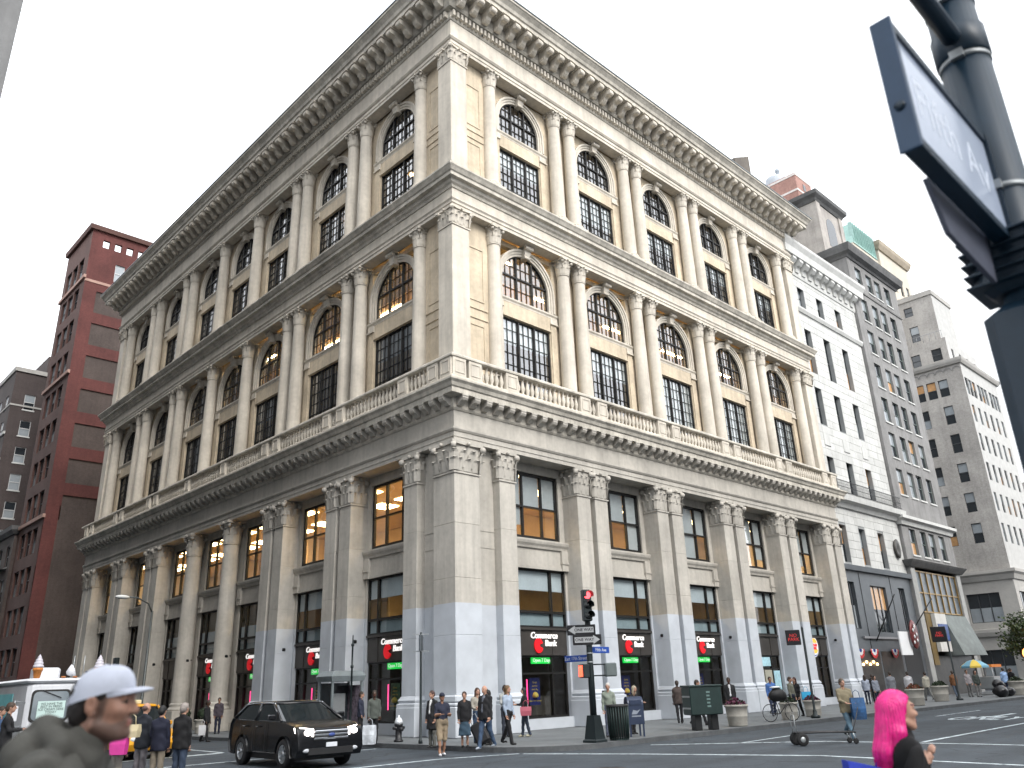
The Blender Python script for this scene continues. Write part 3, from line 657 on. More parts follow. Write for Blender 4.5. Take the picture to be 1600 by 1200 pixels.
for F, cols, bays, sc in FAC:
    for bi, s in enumerate(bays):
        def lt(me, ds, i, z): place('ceiling_light', me, F, s + ds, i, z=z - .005)
        for ds in (-1.1, 1.3):
            for i in (2.6, 5.4): lt(pan, ds, i, 11.75)
        if F == 'R' or bi < 3: lt(pan, -.6, 3.2, 7.02); lt(spot, 1.0, 2.2, 7.02); lt(spot, -1.6, 5.2, 7.02)
        if bi in (0, 1, 2, 3) or F == 'R' and bi == 4:
            lt(tub, 0, 2.6, 23.5); lt(tub, 0, 4.6, 23.5)
            if F == 'L': lt(tub, 0, 6.4, 23.5)
        if F == 'L' and bi in (0, 1, 2, 3, 4, 5): lt(spot, .6, 1.8, 29.0); lt(spot, -.9, 3.0, 29.0)
        if F == 'L' and bi in (1, 2, 4): lt(spot, .3, 1.8, 19.0)
        if F == 'R': lt(spot, .8, 2.6, 3.5); lt(spot, -.8, 2.0, 3.5)
        else: lt(spot, .5, 2.2, 3.5)
# ------------------------------------------------------------------ street, pavements, markings
asph = mat('asphalt', (.044, .054, .065), .85, var=.22, scale=.35, bump=.25, bscale=60)
def wear():
    N = asph.node_tree.nodes; L = asph.node_tree.links; b = N['Principled BSDF']; src = b.inputs['Base Color'].links[0].from_socket
    g = N.new('ShaderNodeNewGeometry'); mp = N.new('ShaderNodeMapping'); mp.inputs['Scale'].default_value = (.08, 1.1, 1); L.new(g.outputs['Position'], mp.inputs[0])
    t = N.new('ShaderNodeTexNoise'); t.inputs['Scale'].default_value = 1.0; t.inputs['Detail'].default_value = 5; L.new(mp.outputs[0], t.inputs['Vector'])
    r = N.new('ShaderNodeMapRange'); r.inputs[1].default_value = .35; r.inputs[2].default_value = .65; r.inputs[3].default_value = .8; r.inputs[4].default_value = 1.15; L.new(t.outputs[0], r.inputs[0])
    mx = N.new('ShaderNodeMix'); mx.data_type = 'RGBA'; mx.blend_type = 'MULTIPLY'; mx.inputs[0].default_value = 1; L.new(src, mx.inputs[6]); L.new(r.outputs[0], mx.inputs[7]); L.new(mx.outputs[2], b.inputs['Base Color'])
wear()
def cracks():
    N = asph.node_tree.nodes; L = asph.node_tree.links; b = N['Principled BSDF']; src = b.inputs['Base Color'].links[0].from_socket; g = N.new('ShaderNodeNewGeometry')
    ns = N.new('ShaderNodeTexNoise'); ns.inputs['Scale'].default_value = .9; ns.inputs['Detail'].default_value = 4; L.new(g.outputs['Position'], ns.inputs['Vector'])
    av = N.new('ShaderNodeVectorMath'); av.operation = 'MULTIPLY_ADD'; av.inputs[1].default_value = (1.6, 1.6, 0); L.new(ns.outputs['Color'], av.inputs[0]); L.new(g.outputs['Position'], av.inputs[2])
    vo = N.new('ShaderNodeTexVoronoi'); vo.feature = 'DISTANCE_TO_EDGE'; vo.inputs['Scale'].default_value = .22; L.new(av.outputs[0], vo.inputs['Vector'])
    r1 = N.new('ShaderNodeMapRange'); r1.inputs[1].default_value = .002; r1.inputs[2].default_value = .010; r1.inputs[3].default_value = .55; r1.inputs[4].default_value = 1.0; L.new(vo.outputs[0], r1.inputs[0])
    n2 = N.new('ShaderNodeTexNoise'); n2.inputs['Scale'].default_value = .55; n2.inputs['Detail'].default_value = 3; L.new(g.outputs['Position'], n2.inputs['Vector'])
    r2 = N.new('ShaderNodeMapRange'); r2.inputs[1].default_value = .60; r2.inputs[2].default_value = .72; r2.inputs[3].default_value = 1.0; r2.inputs[4].default_value = .72; L.new(n2.outputs[0], r2.inputs[0])
    mu = N.new('ShaderNodeMath'); mu.operation = 'MULTIPLY'; L.new(r1.outputs[0], mu.inputs[0]); L.new(r2.outputs[0], mu.inputs[1])
    mx = N.new('ShaderNodeMix'); mx.data_type = 'RGBA'; mx.blend_type = 'MULTIPLY'; mx.inputs[0].default_value = 1; L.new(src, mx.inputs[6]); L.new(mu.outputs[0], mx.inputs[7]); L.new(mx.outputs[2], b.inputs['Base Color'])
cracks()
conc = mat('pavement concrete', (.135, .145, .15), .85, var=.2, scale=.5, bump=.2, bscale=40)
kerbm = mat('granite kerb', (.09, .095, .10), .8, var=.25, scale=2)
paintm = mat('worn white road paint', (.56, .63, .66), .7, var=.28, scale=3.0)
def worn():
    N = paintm.node_tree.nodes; L = paintm.node_tree.links; b = N['Principled BSDF']; src = b.inputs['Base Color'].links[0].from_socket; g = N.new('ShaderNodeNewGeometry')
    n2 = N.new('ShaderNodeTexNoise'); n2.inputs['Scale'].default_value = 5.0; n2.inputs['Detail'].default_value = 5; n2.inputs['Roughness'].default_value = .7; L.new(g.outputs['Position'], n2.inputs['Vector'])
    r2 = N.new('ShaderNodeMapRange'); r2.inputs[1].default_value = .52; r2.inputs[2].default_value = .66; L.new(n2.outputs[0], r2.inputs[0])
    mx = N.new('ShaderNodeMix'); mx.data_type = 'RGBA'; mx.inputs[7].default_value = (.07, .085, .10, 1); L.new(r2.outputs[0], mx.inputs[0]); L.new(src, mx.inputs[6]); L.new(mx.outputs[2], b.inputs['Base Color'])
worn()
ZR = -.15
st = MB().add([(-1500, -1500, ZR), (1500, -1500, ZR), (1500, 1500, ZR), (-1500, 1500, ZR)], [(0, 1, 2, 3)]).obj('street', asph, kind='structure')
def sidewalk(x0, x1, y0, y1, corner, rad, name='sidewalk'):
    """raised pavement slab with a granite kerb; corner: which corners are rounded"""
    P = []
    for k, (cx, cy, a) in enumerate(((x0, y0, 180), (x1, y0, 270), (x1, y1, 0), (x0, y1, 90))):
        if k in corner:
            sx = 1 if k in (0, 3) else -1; sy = 1 if k in (0, 1) else -1
            P += [(cx + sx * rad + rad * math.cos(math.radians(a + t)), cy + sy * rad + rad * math.sin(math.radians(a + t))) for t in range(0, 91, 10)]
        else: P.append((cx, cy))
    o = MB().prism([(p[0], p[1]) for p in P], 'z', ZR - .1, -.004).obj(name, conc, kind='structure')
    c = Vector(((x0 + x1) / 2, (y0 + y1) / 2)); k_ = MB(); n = len(P); ins = .17
    Pi = []
    for i in range(n):
        a, b, d = Vector(P[i - 1]), Vector(P[i]), Vector(P[(i + 1) % n]); n1 = Vector((-(b - a).y, (b - a).x)).normalized(); n2 = Vector((-(d - b).y, (d - b).x)).normalized()
        q = (n1 + n2).normalized(); Pi.append(b + q * ins / max(q.dot(n1), .3))
    rings = [[(Vector(P[i]) - (Pi[i] - Vector(P[i])).normalized() * .004).to_tuple() + (ZR - .05,), (Vector(P[i]) - (Pi[i] - Vector(P[i])).normalized() * .004).to_tuple() + (.0,), tuple(Pi[i]) + (.002,), tuple(Pi[i]) + (ZR - .05,)] for i in range(n)]
    rings.append(rings[0]); k_.loft(rings, cap=False); k_.obj('kerb', kerbm, o); return o
sidewalk(-3.25, 59.5, -7.65, 130, (0, 1), 2.6)
sidewalk(72.5, 200, -7.65, 130, (0,), 2.6)
sidewalk(-70, -15.1, -7.65, 200, (1,), 2.4)
sidewalk(-60, -14.5, -60, -22.6, (2,), 3.0)
sidewalk(-3, 200, -60, -24.8, (3,), 3.0)
def line(pts, wd, name='road_marking', z=.004):
    m = MB()
    for a, b in zip(pts, pts[1:]):
        a, b = Vector(a), Vector(b); n = Vector((-(b - a).y, (b - a).x)).normalized() * wd / 2
        m.add([(*(a - n), ZR + z), (*(b - n), ZR + z), (*(b + n), ZR + z), (*(a + n), ZR + z)], [(0, 1, 2, 3)])
    return m.obj(name, paintm, st)
line([(-3.2, -6.75), (-2.0, -10.1), (-.75, -14.8), (-1.35, -19.2), (-1.6, -23)], .16)
line([(-14.9, -5.55), (-5.4, -5.7), (-3.2, -6.6)], .16)
line([(.9, -8.3), (3.75, -12.7), (3.85, -17.0), (3.4, -23.5)], .16)
line([(-14.9, .5), (-3.6, .15)], .16)
line([(-14.6, 4.4), (-7.15, 4.6)], .38)
line([(-7.0, 4.7), (-6.7, 9.0)], .12)
line([(-6.6, 12), (-6.5, 15)], .12); line([(-6.5, 18), (-6.4, 21)], .12)
line([(4.2, -15.35), (14, -15.25), (30, -15.2)], .14)
line([(2.3, -10.6), (6.6, -10.35)], .10); line([(19, -10.3), (25, -10.2)], .10)
for k in range(3): line([(9 + 0, -11.6 - .7 * k), (9.01, -11.6 - .7 * k)], .01)
tm = text_mesh('ONLY', 1.0, 0, .02); tm.materials.clear(); tm.materials.append(paintm)
o = link('road_lettering', tm, st, (17.2, -12.9, ZR + .004), 0); o.rotation_euler = (0, 0, -math.pi / 2); o.scale = (1.0, 3.4, 1)
ar = MB().add([(0, 0, 0), (2.6, 0, 0), (2.6, -.5, 0), (3.5, .12, 0), (2.6, .75, 0), (2.6, .25, 0), (0, .25, 0)], [(0, 1, 2, 3, 4, 5, 6)]); ar.obj('road_arrow', paintm, st, loc=(21.5, -12.6, ZR + .004), rz=math.pi)
# manhole covers and tar patches: slightly different asphalt
for x, y, r in ((-5.5, -12, .38), (7, -13.2, .38)): MB().lathe([(r, 0), (r, .006)], 24, (x, y, ZR)).obj('manhole_cover', mat('iron cover', (.04, .04, .042), .6, .5), st)
# ------------------------------------------------------------------ neighbouring buildings
darkpane = mat('dark window glass', (.022, .027, .032), .06, var=.0, spec=.8)
blindpane = mat('glass over pale blind', (.30, .33, .35), .12, var=.12, scale=.8, spec=.7)
warmpane = mat('glass over lit room', (.42, .24, .11), .15, var=.35, scale=.9, spec=.6, emit=.08)
_wc = {}
def winmesh(wd, h, fm, style):
    key = (round(wd, 2), round(h, 2), fm.name, style)
    if key in _wc: return _wc[key]
    f = MB(); t = .06; a, b = -wd / 2, wd / 2
    f.box(a, b, 0, .08, 0, t); f.box(a, b, 0, .08, h - t, h); f.box(a, a + t, 0, .08, t, h - t); f.box(b - t, b, 0, .08, t, h - t)
    if style in ('sash', 'sill'): f.box(a + t, b - t, -.01, .07, h * .5 - .035, h * .5 + .035)
    if style == 'triple': f.box(-wd / 6 - .05, -wd / 6 + .05, -.01, .07, t, h - t); f.box(wd / 6 - .05, wd / 6 + .05, -.01, .07, t, h - t)
    me = f.mesh('window', fm); up, lo = MB().box(a + t, b - t, .035, .045, h * .5, h - t), MB().box(a + t, b - t, .04, .05, t, h * .5)
    _wc[key] = (me, {m.name: (up.mesh('pane', m), lo.mesh('pane', m)) for m in (darkpane, blindpane, warmpane)}); return _wc[key]
def facade(par, F, org, s0, s1, z0, z1, rects, wm, fm, depth=.22, style='sash', sill=None, name='wall', pw=(.6, .3, .1), wall=True):
    rz = {'S': 0, 'W': -math.pi / 2, 'E': math.pi / 2}[F]; sg = -1 if F == 'W' else 1
    H = [((a, b, c, d) if sg > 0 else (-b, -a, c, d)) for a, b, c, d in rects]
    if wall:
        m = MB(); wall_holes(m, min(sg * s0, sg * s1), max(sg * s0, sg * s1), z0, z1, H, depth, 0); m.obj(name, wm, par, loc=(org[0], org[1], 0), rz=rz)
    base = T((org[0], org[1], 0)) @ RZ(rz)
    for a, b, c, d in H:
        me, pn = winmesh(b - a, d - c, fm, style); o = link('window', me, par); o.location = base @ Vector(((a + b) / 2, depth - .09, c)); o.rotation_euler = (0, 0, rz)
        for j in (0, 1): link('pane', pn[random.choices((darkpane.name, blindpane.name, warmpane.name), pw)[0]][j], o)
        if sill: link('sill', sill_mesh(b - a, sill, depth), o)
_sc = {}
def sill_mesh(wd, m, depth=.2):
    k = (round(wd, 2), m.name, depth)
    if k not in _sc: _sc[k] = MB().box(-wd / 2 - .1, wd / 2 + .1, -depth + .02, .05, -.14, -.003).mesh('sill', m)
    return _sc[k]
def body(par, x0, x1, y0, y1, z0, z1, m, name='wall', sides='ENT'):
    """remaining faces of a block: E, N, W, S sides and T top"""
    b = MB(); V = [(x0, y0, z0), (x1, y0, z0), (x1, y1, z0), (x0, y1, z0), (x0, y0, z1), (x1, y0, z1), (x1, y1, z1), (x0, y1, z1)]
    f = {'E': (1, 2, 6, 5), 'N': (2, 3, 7, 6), 'W': (3, 0, 4, 7), 'S': (0, 1, 5, 4), 'T': (4, 5, 6, 7)}
    b.add(V, [f[c] for c in sides]); return b.obj(name, m, par)
def mould(par, x0, x1, y0, y1, prof, m, name='cornice'):
    """moulding round the street sides of a block (profile d outward, z)"""
    b = MB(); rings = []
    for k in range(4):
        rings.append([{0: (x1 + d, y1, z), 1: (x1 + d, y0 - d, z), 2: (x0 - d, y0 - d, z), 3: (x0 - d, y1, z)}[k] for d, z in prof])
    b.loft(rings); return b.obj(name, m, par)
darkframe = mat('dark window frame', (.05, .055, .06), .5); whiteframe = mat('white window frame', (.6, .6, .6), .5); greenframe = mat('green window frame', (.10, .13, .12), .5)

# ---- white ashlar building next door
wst = mat('white ashlar', (.56, .56, .54), .8, var=.10, scale=.8, streak=.12, bump=.1, bscale=30, rnd=.06)
wjoint = mat('pale mortar', (.30, .31, .31), .9)
WB = thing('white_stone_building', 'narrow white ashlar building with bracketed cornice beside the corner building', 'building', (34.66, .25, 0))
w0, w1 = .02, 12.5
wcols = [(1.65, 2.75), (4.85, 5.95), (8.2, 9.3)]
wrows = [(29.55, 31.5), (23.6, 27.6), (19.65, 22.65), (14.35, 17.4), (9.3, 12.0)]
rects = [(a, b, c, d) for c, d in wrows for a, b in wcols]
facade(WB, 'S', (0, .03), w0, w1, 9.1, 33.2, rects, wjoint, darkframe, .38, 'sash', pw=(.5, .25, .25))
ub = MB().box(0, 1, 0, .03, 0, 1).mesh('stone_block', wst); ch = .615; z = 9.1; k = 0
while z < 33.0:
    cuts = [(w0, w1)]
    for a, b, c, d in rects:
        if c < z + ch * .5 < d: cuts = [q for (p0, p1) in cuts for q in ((p0, min(p1, a)), (max(p0, b), p1)) if q[1] - q[0] > .05]
    for p0, p1 in cuts:
        L_ = p1 - p0; x = p0; first = True
        while x < p1 - .05:
            step = 1.72 if not (first and k % 2) else .95; first = False
            e = x + step if p1 - x - step > .5 else p1
            link('stone_block', ub, WB, (x + .012, 0, z + .012), scale=(e - x - .024, 1, ch - .024)); x = e
    z += ch; k += 1
body(WB, w0, w1, .1, 30, 0, 33.2, wst, sides='ENWT')
mould(WB, w0, w1, 0, 3, [(-.2, 32.2), (.06, 32.2), (.1, 32.4), (.1, 33.3), (.75, 33.5), (.8, 34.1), (1.0, 34.5), (1.0, 34.75), (-.2, 34.8)], wst)
mould(WB, w0, w1, 0, 3, [(-.1, 28.9), (.1, 28.9), (.22, 29.15), (.22, 29.3), (-.1, 29.4)], wst, 'string_course')
mould(WB, w0, w1, 0, 3, [(-.1, 13.3), (.15, 13.3), (.3, 13.6), (.62, 13.75), (.68, 14.15), (-.1, 14.2)], wst, 'ledge')
bm_ = MB(); bm_.prism([(0, 32.5), (0, 33.45), (-.68, 33.45), (-.72, 33.2), (-.5, 32.95), (-.3, 32.9), (-.2, 32.5)], 'x', -.28, .28); bmm = bm_.mesh('modillion', wst)
for k in range(11): link('modillion', bmm, WB, (.7 + k * 1.11, 0, 0))
for a, b in wcols:
    p = MB(); p.bbox(a + .05, b - .05, -.05, .03, 17.95, 18.95, .03); p.obj('panel', wst, WB)
for x in (.85, 11.2): MB().lathe([(.05, 0), (.35, .0), (.5, .08), (.55, .2), (.3, .22), (.05, .12)], 16).xf(Matrix.Rotation(math.pi / 2, 4, 'X')).obj('medallion', mat('bronze medallion', (.07, .065, .06), .5, .4), WB, loc=(x, 0.02, 11.0), scale=(1, 1, 1.4))
ir = MB()
for k in range(64): ir.box(.1 + k * .195, .125 + k * .195, -.60, -.58, 14.2, 15.15)
ir.box(0, 12.6, -.61, -.57, 15.15, 15.2); ir.box(0, 12.6, -.61, -.57, 14.28, 14.32); ir.box(0, 12.6, -.61, -.57, 14.7, 14.73); ir.obj('iron_railing', blackmetal, WB)
# slate shopfront
slate = mat('slate panel', (.075, .085, .095), .45, var=.15, scale=1.2)
shp = [(1.0, 2.3, 4.7, 7.9), (4.9, 7.6, 4.5, 7.8), (9.9, 11.1, 4.7, 7.9), (1.0, 4.4, .3, 3.2), (4.7, 8.2, .1, 3.2), (8.7, 11.9, .1, 3.2)]
facade(WB, 'S', (0, -.05), w0, w1, 0, 9.1, shp[:3], slate, darkframe, .25, 'triple', pw=(.45, .3, .25), name='slate_front')
for x in (3.3, 8.6): MB().box(x - .03, x + .03, -.075, -.05, 3.4, 8.6).obj('joint_strip', blackmetal, WB)
m_ = MB(); m_.prism([(-.05, 8.65), (-.3, 8.7), (-.35, 9.05), (.3, 9.12), (.3, 8.65)], 'x', w0, w1); m_.obj('shop_cornice', slate, WB)
sw = MB(); sw.box(.9, 4.4, -.07, -.05, .25, 3.2); sw.box(4.7, 8.2, -.07, -.05, .1, 3.2); sw.obj('shop_window', mat('dim shop interior', (.03, .026, .022), .35, var=.5, scale=1.5, spec=.15), WB)
sw = MB(); sw.box(8.7, 11.9, -.07, -.05, .1, 3.6); sw.obj('doorway', blackmetal, WB)
for k in range(5): MB().sphere((1.4 + k * .55, -.12, 2.35 + .15 * (k % 2)), .09, 8, 5).obj('shop_lamp', mat('warm lit globe', (1, .62, .25), .4, var=0, emit=5), WB)
fl_b, fl_r, fl_w = mat('bunting blue', (.03, .06, .25), .7), mat('bunting red', (.45, .03, .03), .7), mat('bunting white', (.6, .6, .6), .7)
for x in (1.2, 3.4, 6.9):
    n = 12; b_ = MB()
    for ri, ro, mi in ((.02, .22, 0), (.22, .42, 1), (.42, .62, 2)):
        b_.loft([[(x + ri * math.cos(t), -.16 - .02 * (q % 2), 3.35 + ri * math.sin(t)), (x + ro * math.cos(t), -.16 - .03 * (q % 2), 3.35 + ro * math.sin(t))] for q, t in enumerate([math.pi + math.pi * k / n for k in range(n + 1)])], mi, closed=False, cap=False)
    b_.obj('bunting', [fl_b, fl_w, fl_r], WB)
MB().box(2.2, 10.4, -.20, -.08, 4.05, 4.2).obj('shop_rail', mat('grey rail', (.2, .2, .21), .5), WB)
for x, d in ((4.2, -.6), (9.4, 1.0)): MB().tube([(x, -.1, 3.9), (x + d, -2.2, 6.9)], .04, 6).obj('flag_pole', blackmetal, WB)
sg = MB().box(5.3, 7.2, -1.3, -1.22, 2.9, 4.5).obj('hanging_sign', mat('white sign', (.72, .73, .74), .5, var=.05), WB)
MB().lathe([(.02, -.1), (.8, -.08), (.9, 0), (.8, .08), (.02, .1)], 24).xf(Matrix.Rotation(math.pi / 2, 4, 'X')).obj('round_sign', mat('brown round sign', (.14, .03, .03), .4, var=.5, scale=4), WB, loc=(7.5, -1.5, 4.3), scale=(.75, 1, 1.15))
for k in range(7): MB().sphere((7.3 + .3 * math.cos(k), -1.65, 4.3 + .6 * math.sin(k * 1.7)), (.13, .04, .13), 8, 4).obj('sign_ornament', fl_w, WB)

# ---- grey stone building
gst = mat('grey stone', (.25, .245, .24), .85, var=.18, scale=.6, streak=.25, bump=.15, bscale=20)
gtrim = mat('weathered grey trim', (.13, .13, .13), .85, var=.25, scale=.6, streak=.2)
GB = thing('grey_stone_building', 'grey stone office building with pairs of sash windows and dark cornice', 'building', (47.25, 0, 0))
gc = [(1.4, 2.75), (3.75, 5.05), (5.65, 6.95), (7.9, 9.25)]
grows = [(35.45, 37.4)] + [(31.9 - 3.22 * k, 34.15 - 3.22 * k) for k in range(6)] + [(10.75, 12.9)]
facade(GB, 'S', (0, 0), 0, 11.0, 9.9, 39.0, [(a, b, c, d) for c, d in grows for a, b in gc], gst, greenframe, .25, 'sash', sill=wst, pw=(.55, .4, .05))
body(GB, 0, 11, 0, 26, 0, 39, gst, sides='ENWT')
mould(GB, 0, 11, 0, 4, [(-.1, 37.9), (.1, 37.9), (.2, 38.1), (.55, 38.3), (.65, 38.7), (.7, 39.0), (-.1, 39.1)], gtrim)
mould(GB, 0, 11, 0, 4, [(-.1, 13.1), (.15, 13.1), (.25, 13.4), (.5, 13.55), (.5, 13.8), (-.1, 13.85)], wst, 'ledge')
mould(GB, 0, 11, 0, 4, [(-.1, 9.7), (.2, 9.7), (.5, 10.05), (.6, 10.2), (-.1, 10.25)], gtrim, 'ledge')
mould(GB, 0, 11, 0, 4, [(-.1, 34.75), (.08, 34.75), (.12, 34.9), (-.1, 34.95)], gst, 'string_course')
for xa in (.02, 10.1): MB().box(xa, xa + .88, -.05, .3, 0, 9.7).obj('shop_pier', mat('pale stone pier', (.33, .33, .32), .8, var=.15), GB)
gold = mat('gilt window bar', (.28, .18, .06), .4, .4)
sh = MB(); sh.box(.9, 10.1, .2, .25, 6.2, 9.5); so_ = sh.obj('shop_window', mat('shop blind glass', (.10, .12, .14), .3, var=.4, spec=.3), GB)
gb = MB()
for k in range(8): gb.box(.9 + k * 1.3, 1.0 + k * 1.3, .1, .2, 6.2, 9.5)
for zz in (6.2, 7.7, 9.4): gb.box(.9, 10.1, .12, .21, zz, zz + .1)
gb.obj('glazing_bars', gold, so_)
sl_ = MB(); sl_.loft([[(4.6, -.1, 6.1), (10.0, -.1, 6.1), (10.0, .3, 6.1), (4.6, .3, 6.1)], [(4.6, -1.2, 2.9), (10.0, -1.2, 2.9), (10.0, .3, 2.9), (4.6, .3, 2.9)]]); sl_.obj('sloping_awning', mat('grey green awning', (.15, .17, .165), .7, var=.2), GB)
ob = MB(); ob.box(1.0, 2.0, -.1, .2, 2.2, 6.1); ob.obj('ochre_panel', mat('ochre panel', (.16, .11, .04), .6, var=.3), GB)
pl = MB(); pl.box(2.1, 4.4, -.4, -.1, 3.2, 6.1); pl.obj('white_panel', wst, GB); MB().box(2.3, 4.3, -.45, -.41, 4.0, 5.3).obj('blue_sign', mat('blue sign', (.05, .09, .25), .5, var=.3, scale=3), GB)
MB().box(1.0, 10.1, .05, .2, 0, 2.9).obj('shop_glass', MATS['dim shop interior'], GB)

# ---- penthouse, stack, towers standing behind the cornice line
PH = thing('stone_penthouse', 'small stone penthouse with an arched window above the grey office building', 'penthouse', (50.0, 3.0, 39.0))
phm = mat('penthouse stone', (.42, .39, .36), .85, var=.2, scale=.6, streak=.2)
hp = MB(); wall_holes(hp, 0, 5.8, 0, 8.0, [(1.9, 3.9, 3.2, 5.6)], .4)
hp.obj('wall', phm, PH); body(PH, 0, 5.8, 0, 7, 0, 8.0, phm, sides='ENWT')
mould(PH, 0, 5.8, 0, 7, [(-.1, 7.6), (.1, 7.6), (.25, 7.9), (.55, 8.2), (.6, 8.6), (-.1, 8.8)], gtrim)
aw_ = MB(); P = [(3.9, 3.2)] + [(2.9 + p[0], p[1]) for p in arch_pts(1.0, 5.6, 12)] + [(1.9, 3.2)]; aw_.add([(x, -.02, z) for x, z in P], [tuple(range(len(P)))]); aw_.obj('arched_window', darkpane, PH)
for x in (0, 5.0): MB().box(x, x + .8, -.15, .0, 0, 7.6).obj('pilaster', phm, PH)
CS = thing('brick_stack', 'broken looking dark brick wall stack rising behind the roof cornice', 'chimney', (40.6, 6.0, 33.2)); bkm = brickmat('old brown brick', (.16, .14, .12), (.7, .7, .7))
MB().loft([[(0, 0, 0), (2.9, 0, 0), (2.9, 8, 0), (0, 8, 0)], [(0, 0, 15.8), (2.9, 0, 17.3), (2.9, 6, 17.3), (0, 6, 15.8)]]).obj('stack', bkm, CS)
MB().box(2.9, 4.6, 1.0, 7, 0, 14.2).obj('buttress', mat('pale render', (.40, .38, .33), .9, var=.2), CS)
RT = thing('pink_brick_tower', 'salmon brick tower with white stripes seen over the cornice', 'tower', (87.2, 20, 0))
rbm = brickmat('salmon brick', (.42, .24, .20), (.9, .9, .9)); stripe = mat('white stone stripe', (.62, .58, .55), .8)
MB().box(0, 5.2, 0, 7.5, 0, 76.5).obj('wall', rbm, RT); MB().box(-1.5, 6.6, -1, 9, 0, 70.3).obj('wall', rbm, RT)
for zz in (73.2, 76.0): MB().box(-.06, 5.26, -.06, 7.56, zz, zz + .35).obj('stripe', stripe, RT)
MB().box(2.2, 3.0, -.05, .1, 74, 75.2).obj('window', darkpane, RT)
WT = thing('water_tank', 'round grey water tank with a thin vent pipe on the brick tower', 'water tank', (90.0, 24.5, 75.5)); tk = mat('weathered tank', (.42, .46, .50), .6, var=.15)
MB().lathe([(1.7, 0), (1.7, 3.0), (1.6, 3.2), (.1, 3.6)], 20).obj('tank', tk, WT); MB().lathe([(.3, 0), (.3, 5.2), (.42, 5.3), (.42, 5.7), (.1, 5.8)], 12, (1.2, 0, 0)).obj('vent_pipe', tk, WT)
CG = thing('cream_tower', 'cream apartment block with a copper green roof behind the grey building', 'building', (80.3, 8, 0))
crm = mat('cream render', (.55, .50, .42), .85, var=.1, scale=.2)
facade(CG, 'S', (0, 0), 0, 9.5, 30, 55.6, [(1 + 2.2 * k, 2 + 2.2 * k, 33 + 3.3 * j, 35 + 3.3 * j) for k in range(4) for j in range(6)], crm, darkframe)
body(CG, 0, 9.5, 0, 14, 0, 55.6, crm, sides='ENWT'); mould(CG, 0, 9.5, 0, 6, [(-.1, 54.6), (.2, 54.6), (.5, 55.2), (.6, 55.7), (-.1, 55.8)], mat('ochre stone trim', (.40, .34, .26), .8))
cop = MB(); cop.loft([[(-7.5, 0.2, 53.0), (-.3, .2, 53.0), (-.3, 6, 53.0), (-7.5, 6, 53.0)], [(-6.6, .6, 56.2), (-.3, .6, 56.2), (-.3, 4, 56.2), (-6.6, 4, 56.2)]])
for k in range(12): cop.box(-7.2 + k * .58, -7.14 + k * .58, .1, .6, 53.2, 56.1)
cop.obj('copper_roof', mat('green copper', (.30, .46, .42), .6, var=.12), CG)
body(CG, -7.5, 0, .3, 9, 0, 53, crm, name='wing', sides='SNWT')

# ---- beige building across the next street
bgs = brickmat('beige brick', (.42, .40, .375), (.9, .9, .9)); bgt = mat('beige stone trim', (.40, .385, .36), .8, var=.12, scale=.5)
BG = thing('beige_corner_building', 'beige stepped office building on the corner across the next street', 'building', (74, 0, 0))
wr_ = [(a, b, 27.5 - 3.3 * k, 29.6 - 3.3 * k) for k in range(5) for a, b in ((1.75, 2.75), (4.35, 5.35), (7.4, 8.4), (10.4, 11.4), (13.4, 14.4))] + [(a, a + 1.0, 30.75, 32.75) for a in (1.7, 3.0, 4.3, 7.4, 8.7, 10.0, 13)]
facade(BG, 'W', (0, 0), 0, 18, 11.2, 34.8, wr_, bgs, darkframe, .2, 'sash', pw=(.6, .25, .15))
er = [(.5 + 2.0 * c + .1, .5 + 2.0 * c + .95, 27.4 - 3.3 * k, 29.4 - 3.3 * k) for k in range(5) for c in range(6)] + [(.4 + 4 * g + 1.15 * c, .4 + 4 * g + 1.15 * c + 1.0, 30.6, 32.6) for g in range(3) for c in range(3)]
facade(BG, 'S', (0, 0), 0, 12.6, 11.2, 34.8, er, mat('sunlit beige stone', (.46, .455, .44), .8, var=.1), darkframe, .2, 'sash', pw=(.3, .55, .15))  # sunlight on this front is put into the lighter colour
body(BG, 0, 12.6, 0, 18, 0, 34.8, bgs, sides='ENT')
mould(BG, 0, 12.6, 0, 18, [(-.1, 34.2), (.2, 34.2), (.35, 34.5), (.4, 34.8), (-.1, 34.9)], bgt)
sc_ = MB()
for k in range(20):
    for q in range(7): a0, a1 = math.pi * q / 7, math.pi * (q + 1) / 7; y0 = .5 + k * .9; sc_.add([(-.08, y0 + .36 * math.cos(a0), 33.5 + .36 * math.sin(a0)), (-.08, y0 + .36 * math.cos(a1), 33.5 + .36 * math.sin(a1)), (-.08, y0 + .46 * math.cos(a1), 33.5 + .46 * math.sin(a1)), (-.08, y0 + .46 * math.cos(a0), 33.5 + .46 * math.sin(a0))], [(0, 1, 2, 3)])
sc_.obj('arcade_frieze', gst, BG, kind='stuff')
mould(BG, 0, 12.6, 0, 18, [(-.1, 10.4), (.15, 10.4), (.3, 10.9), (.5, 11.1), (.5, 11.4), (-.1, 11.45)], bgt, 'ledge')
facade(BG, 'W', (0, 0), 0, 18, 0, 10.4, [(1.6, 4.8, 6.3, 9.2), (6.5, 10.5, 6.3, 9.2), (1.6, 4.8, .5, 3.6), (6.5, 10.5, .5, 3.6)], bgt, darkframe, .3, 'triple', pw=(.5, .5, 0))
facade(BG, 'S', (0, 0), 0, 12.6, 0, 10.4, [(1.0, 3.6, 6.3, 9.2), (5, 7.6, 6.3, 9.2), (9, 11.6, 6.3, 9.2), (1.0, 3.6, .5, 3.6), (5, 7.6, .5, 3.6)], bgt, darkframe, .3, 'triple', pw=(.5, .5, 0))
mould(BG, 0, 12.6, 0, 18, [(-.1, 4.9), (.2, 4.9), (.3, 5.3), (.3, 5.6), (-.1, 5.65)], bgt, 'ledge')
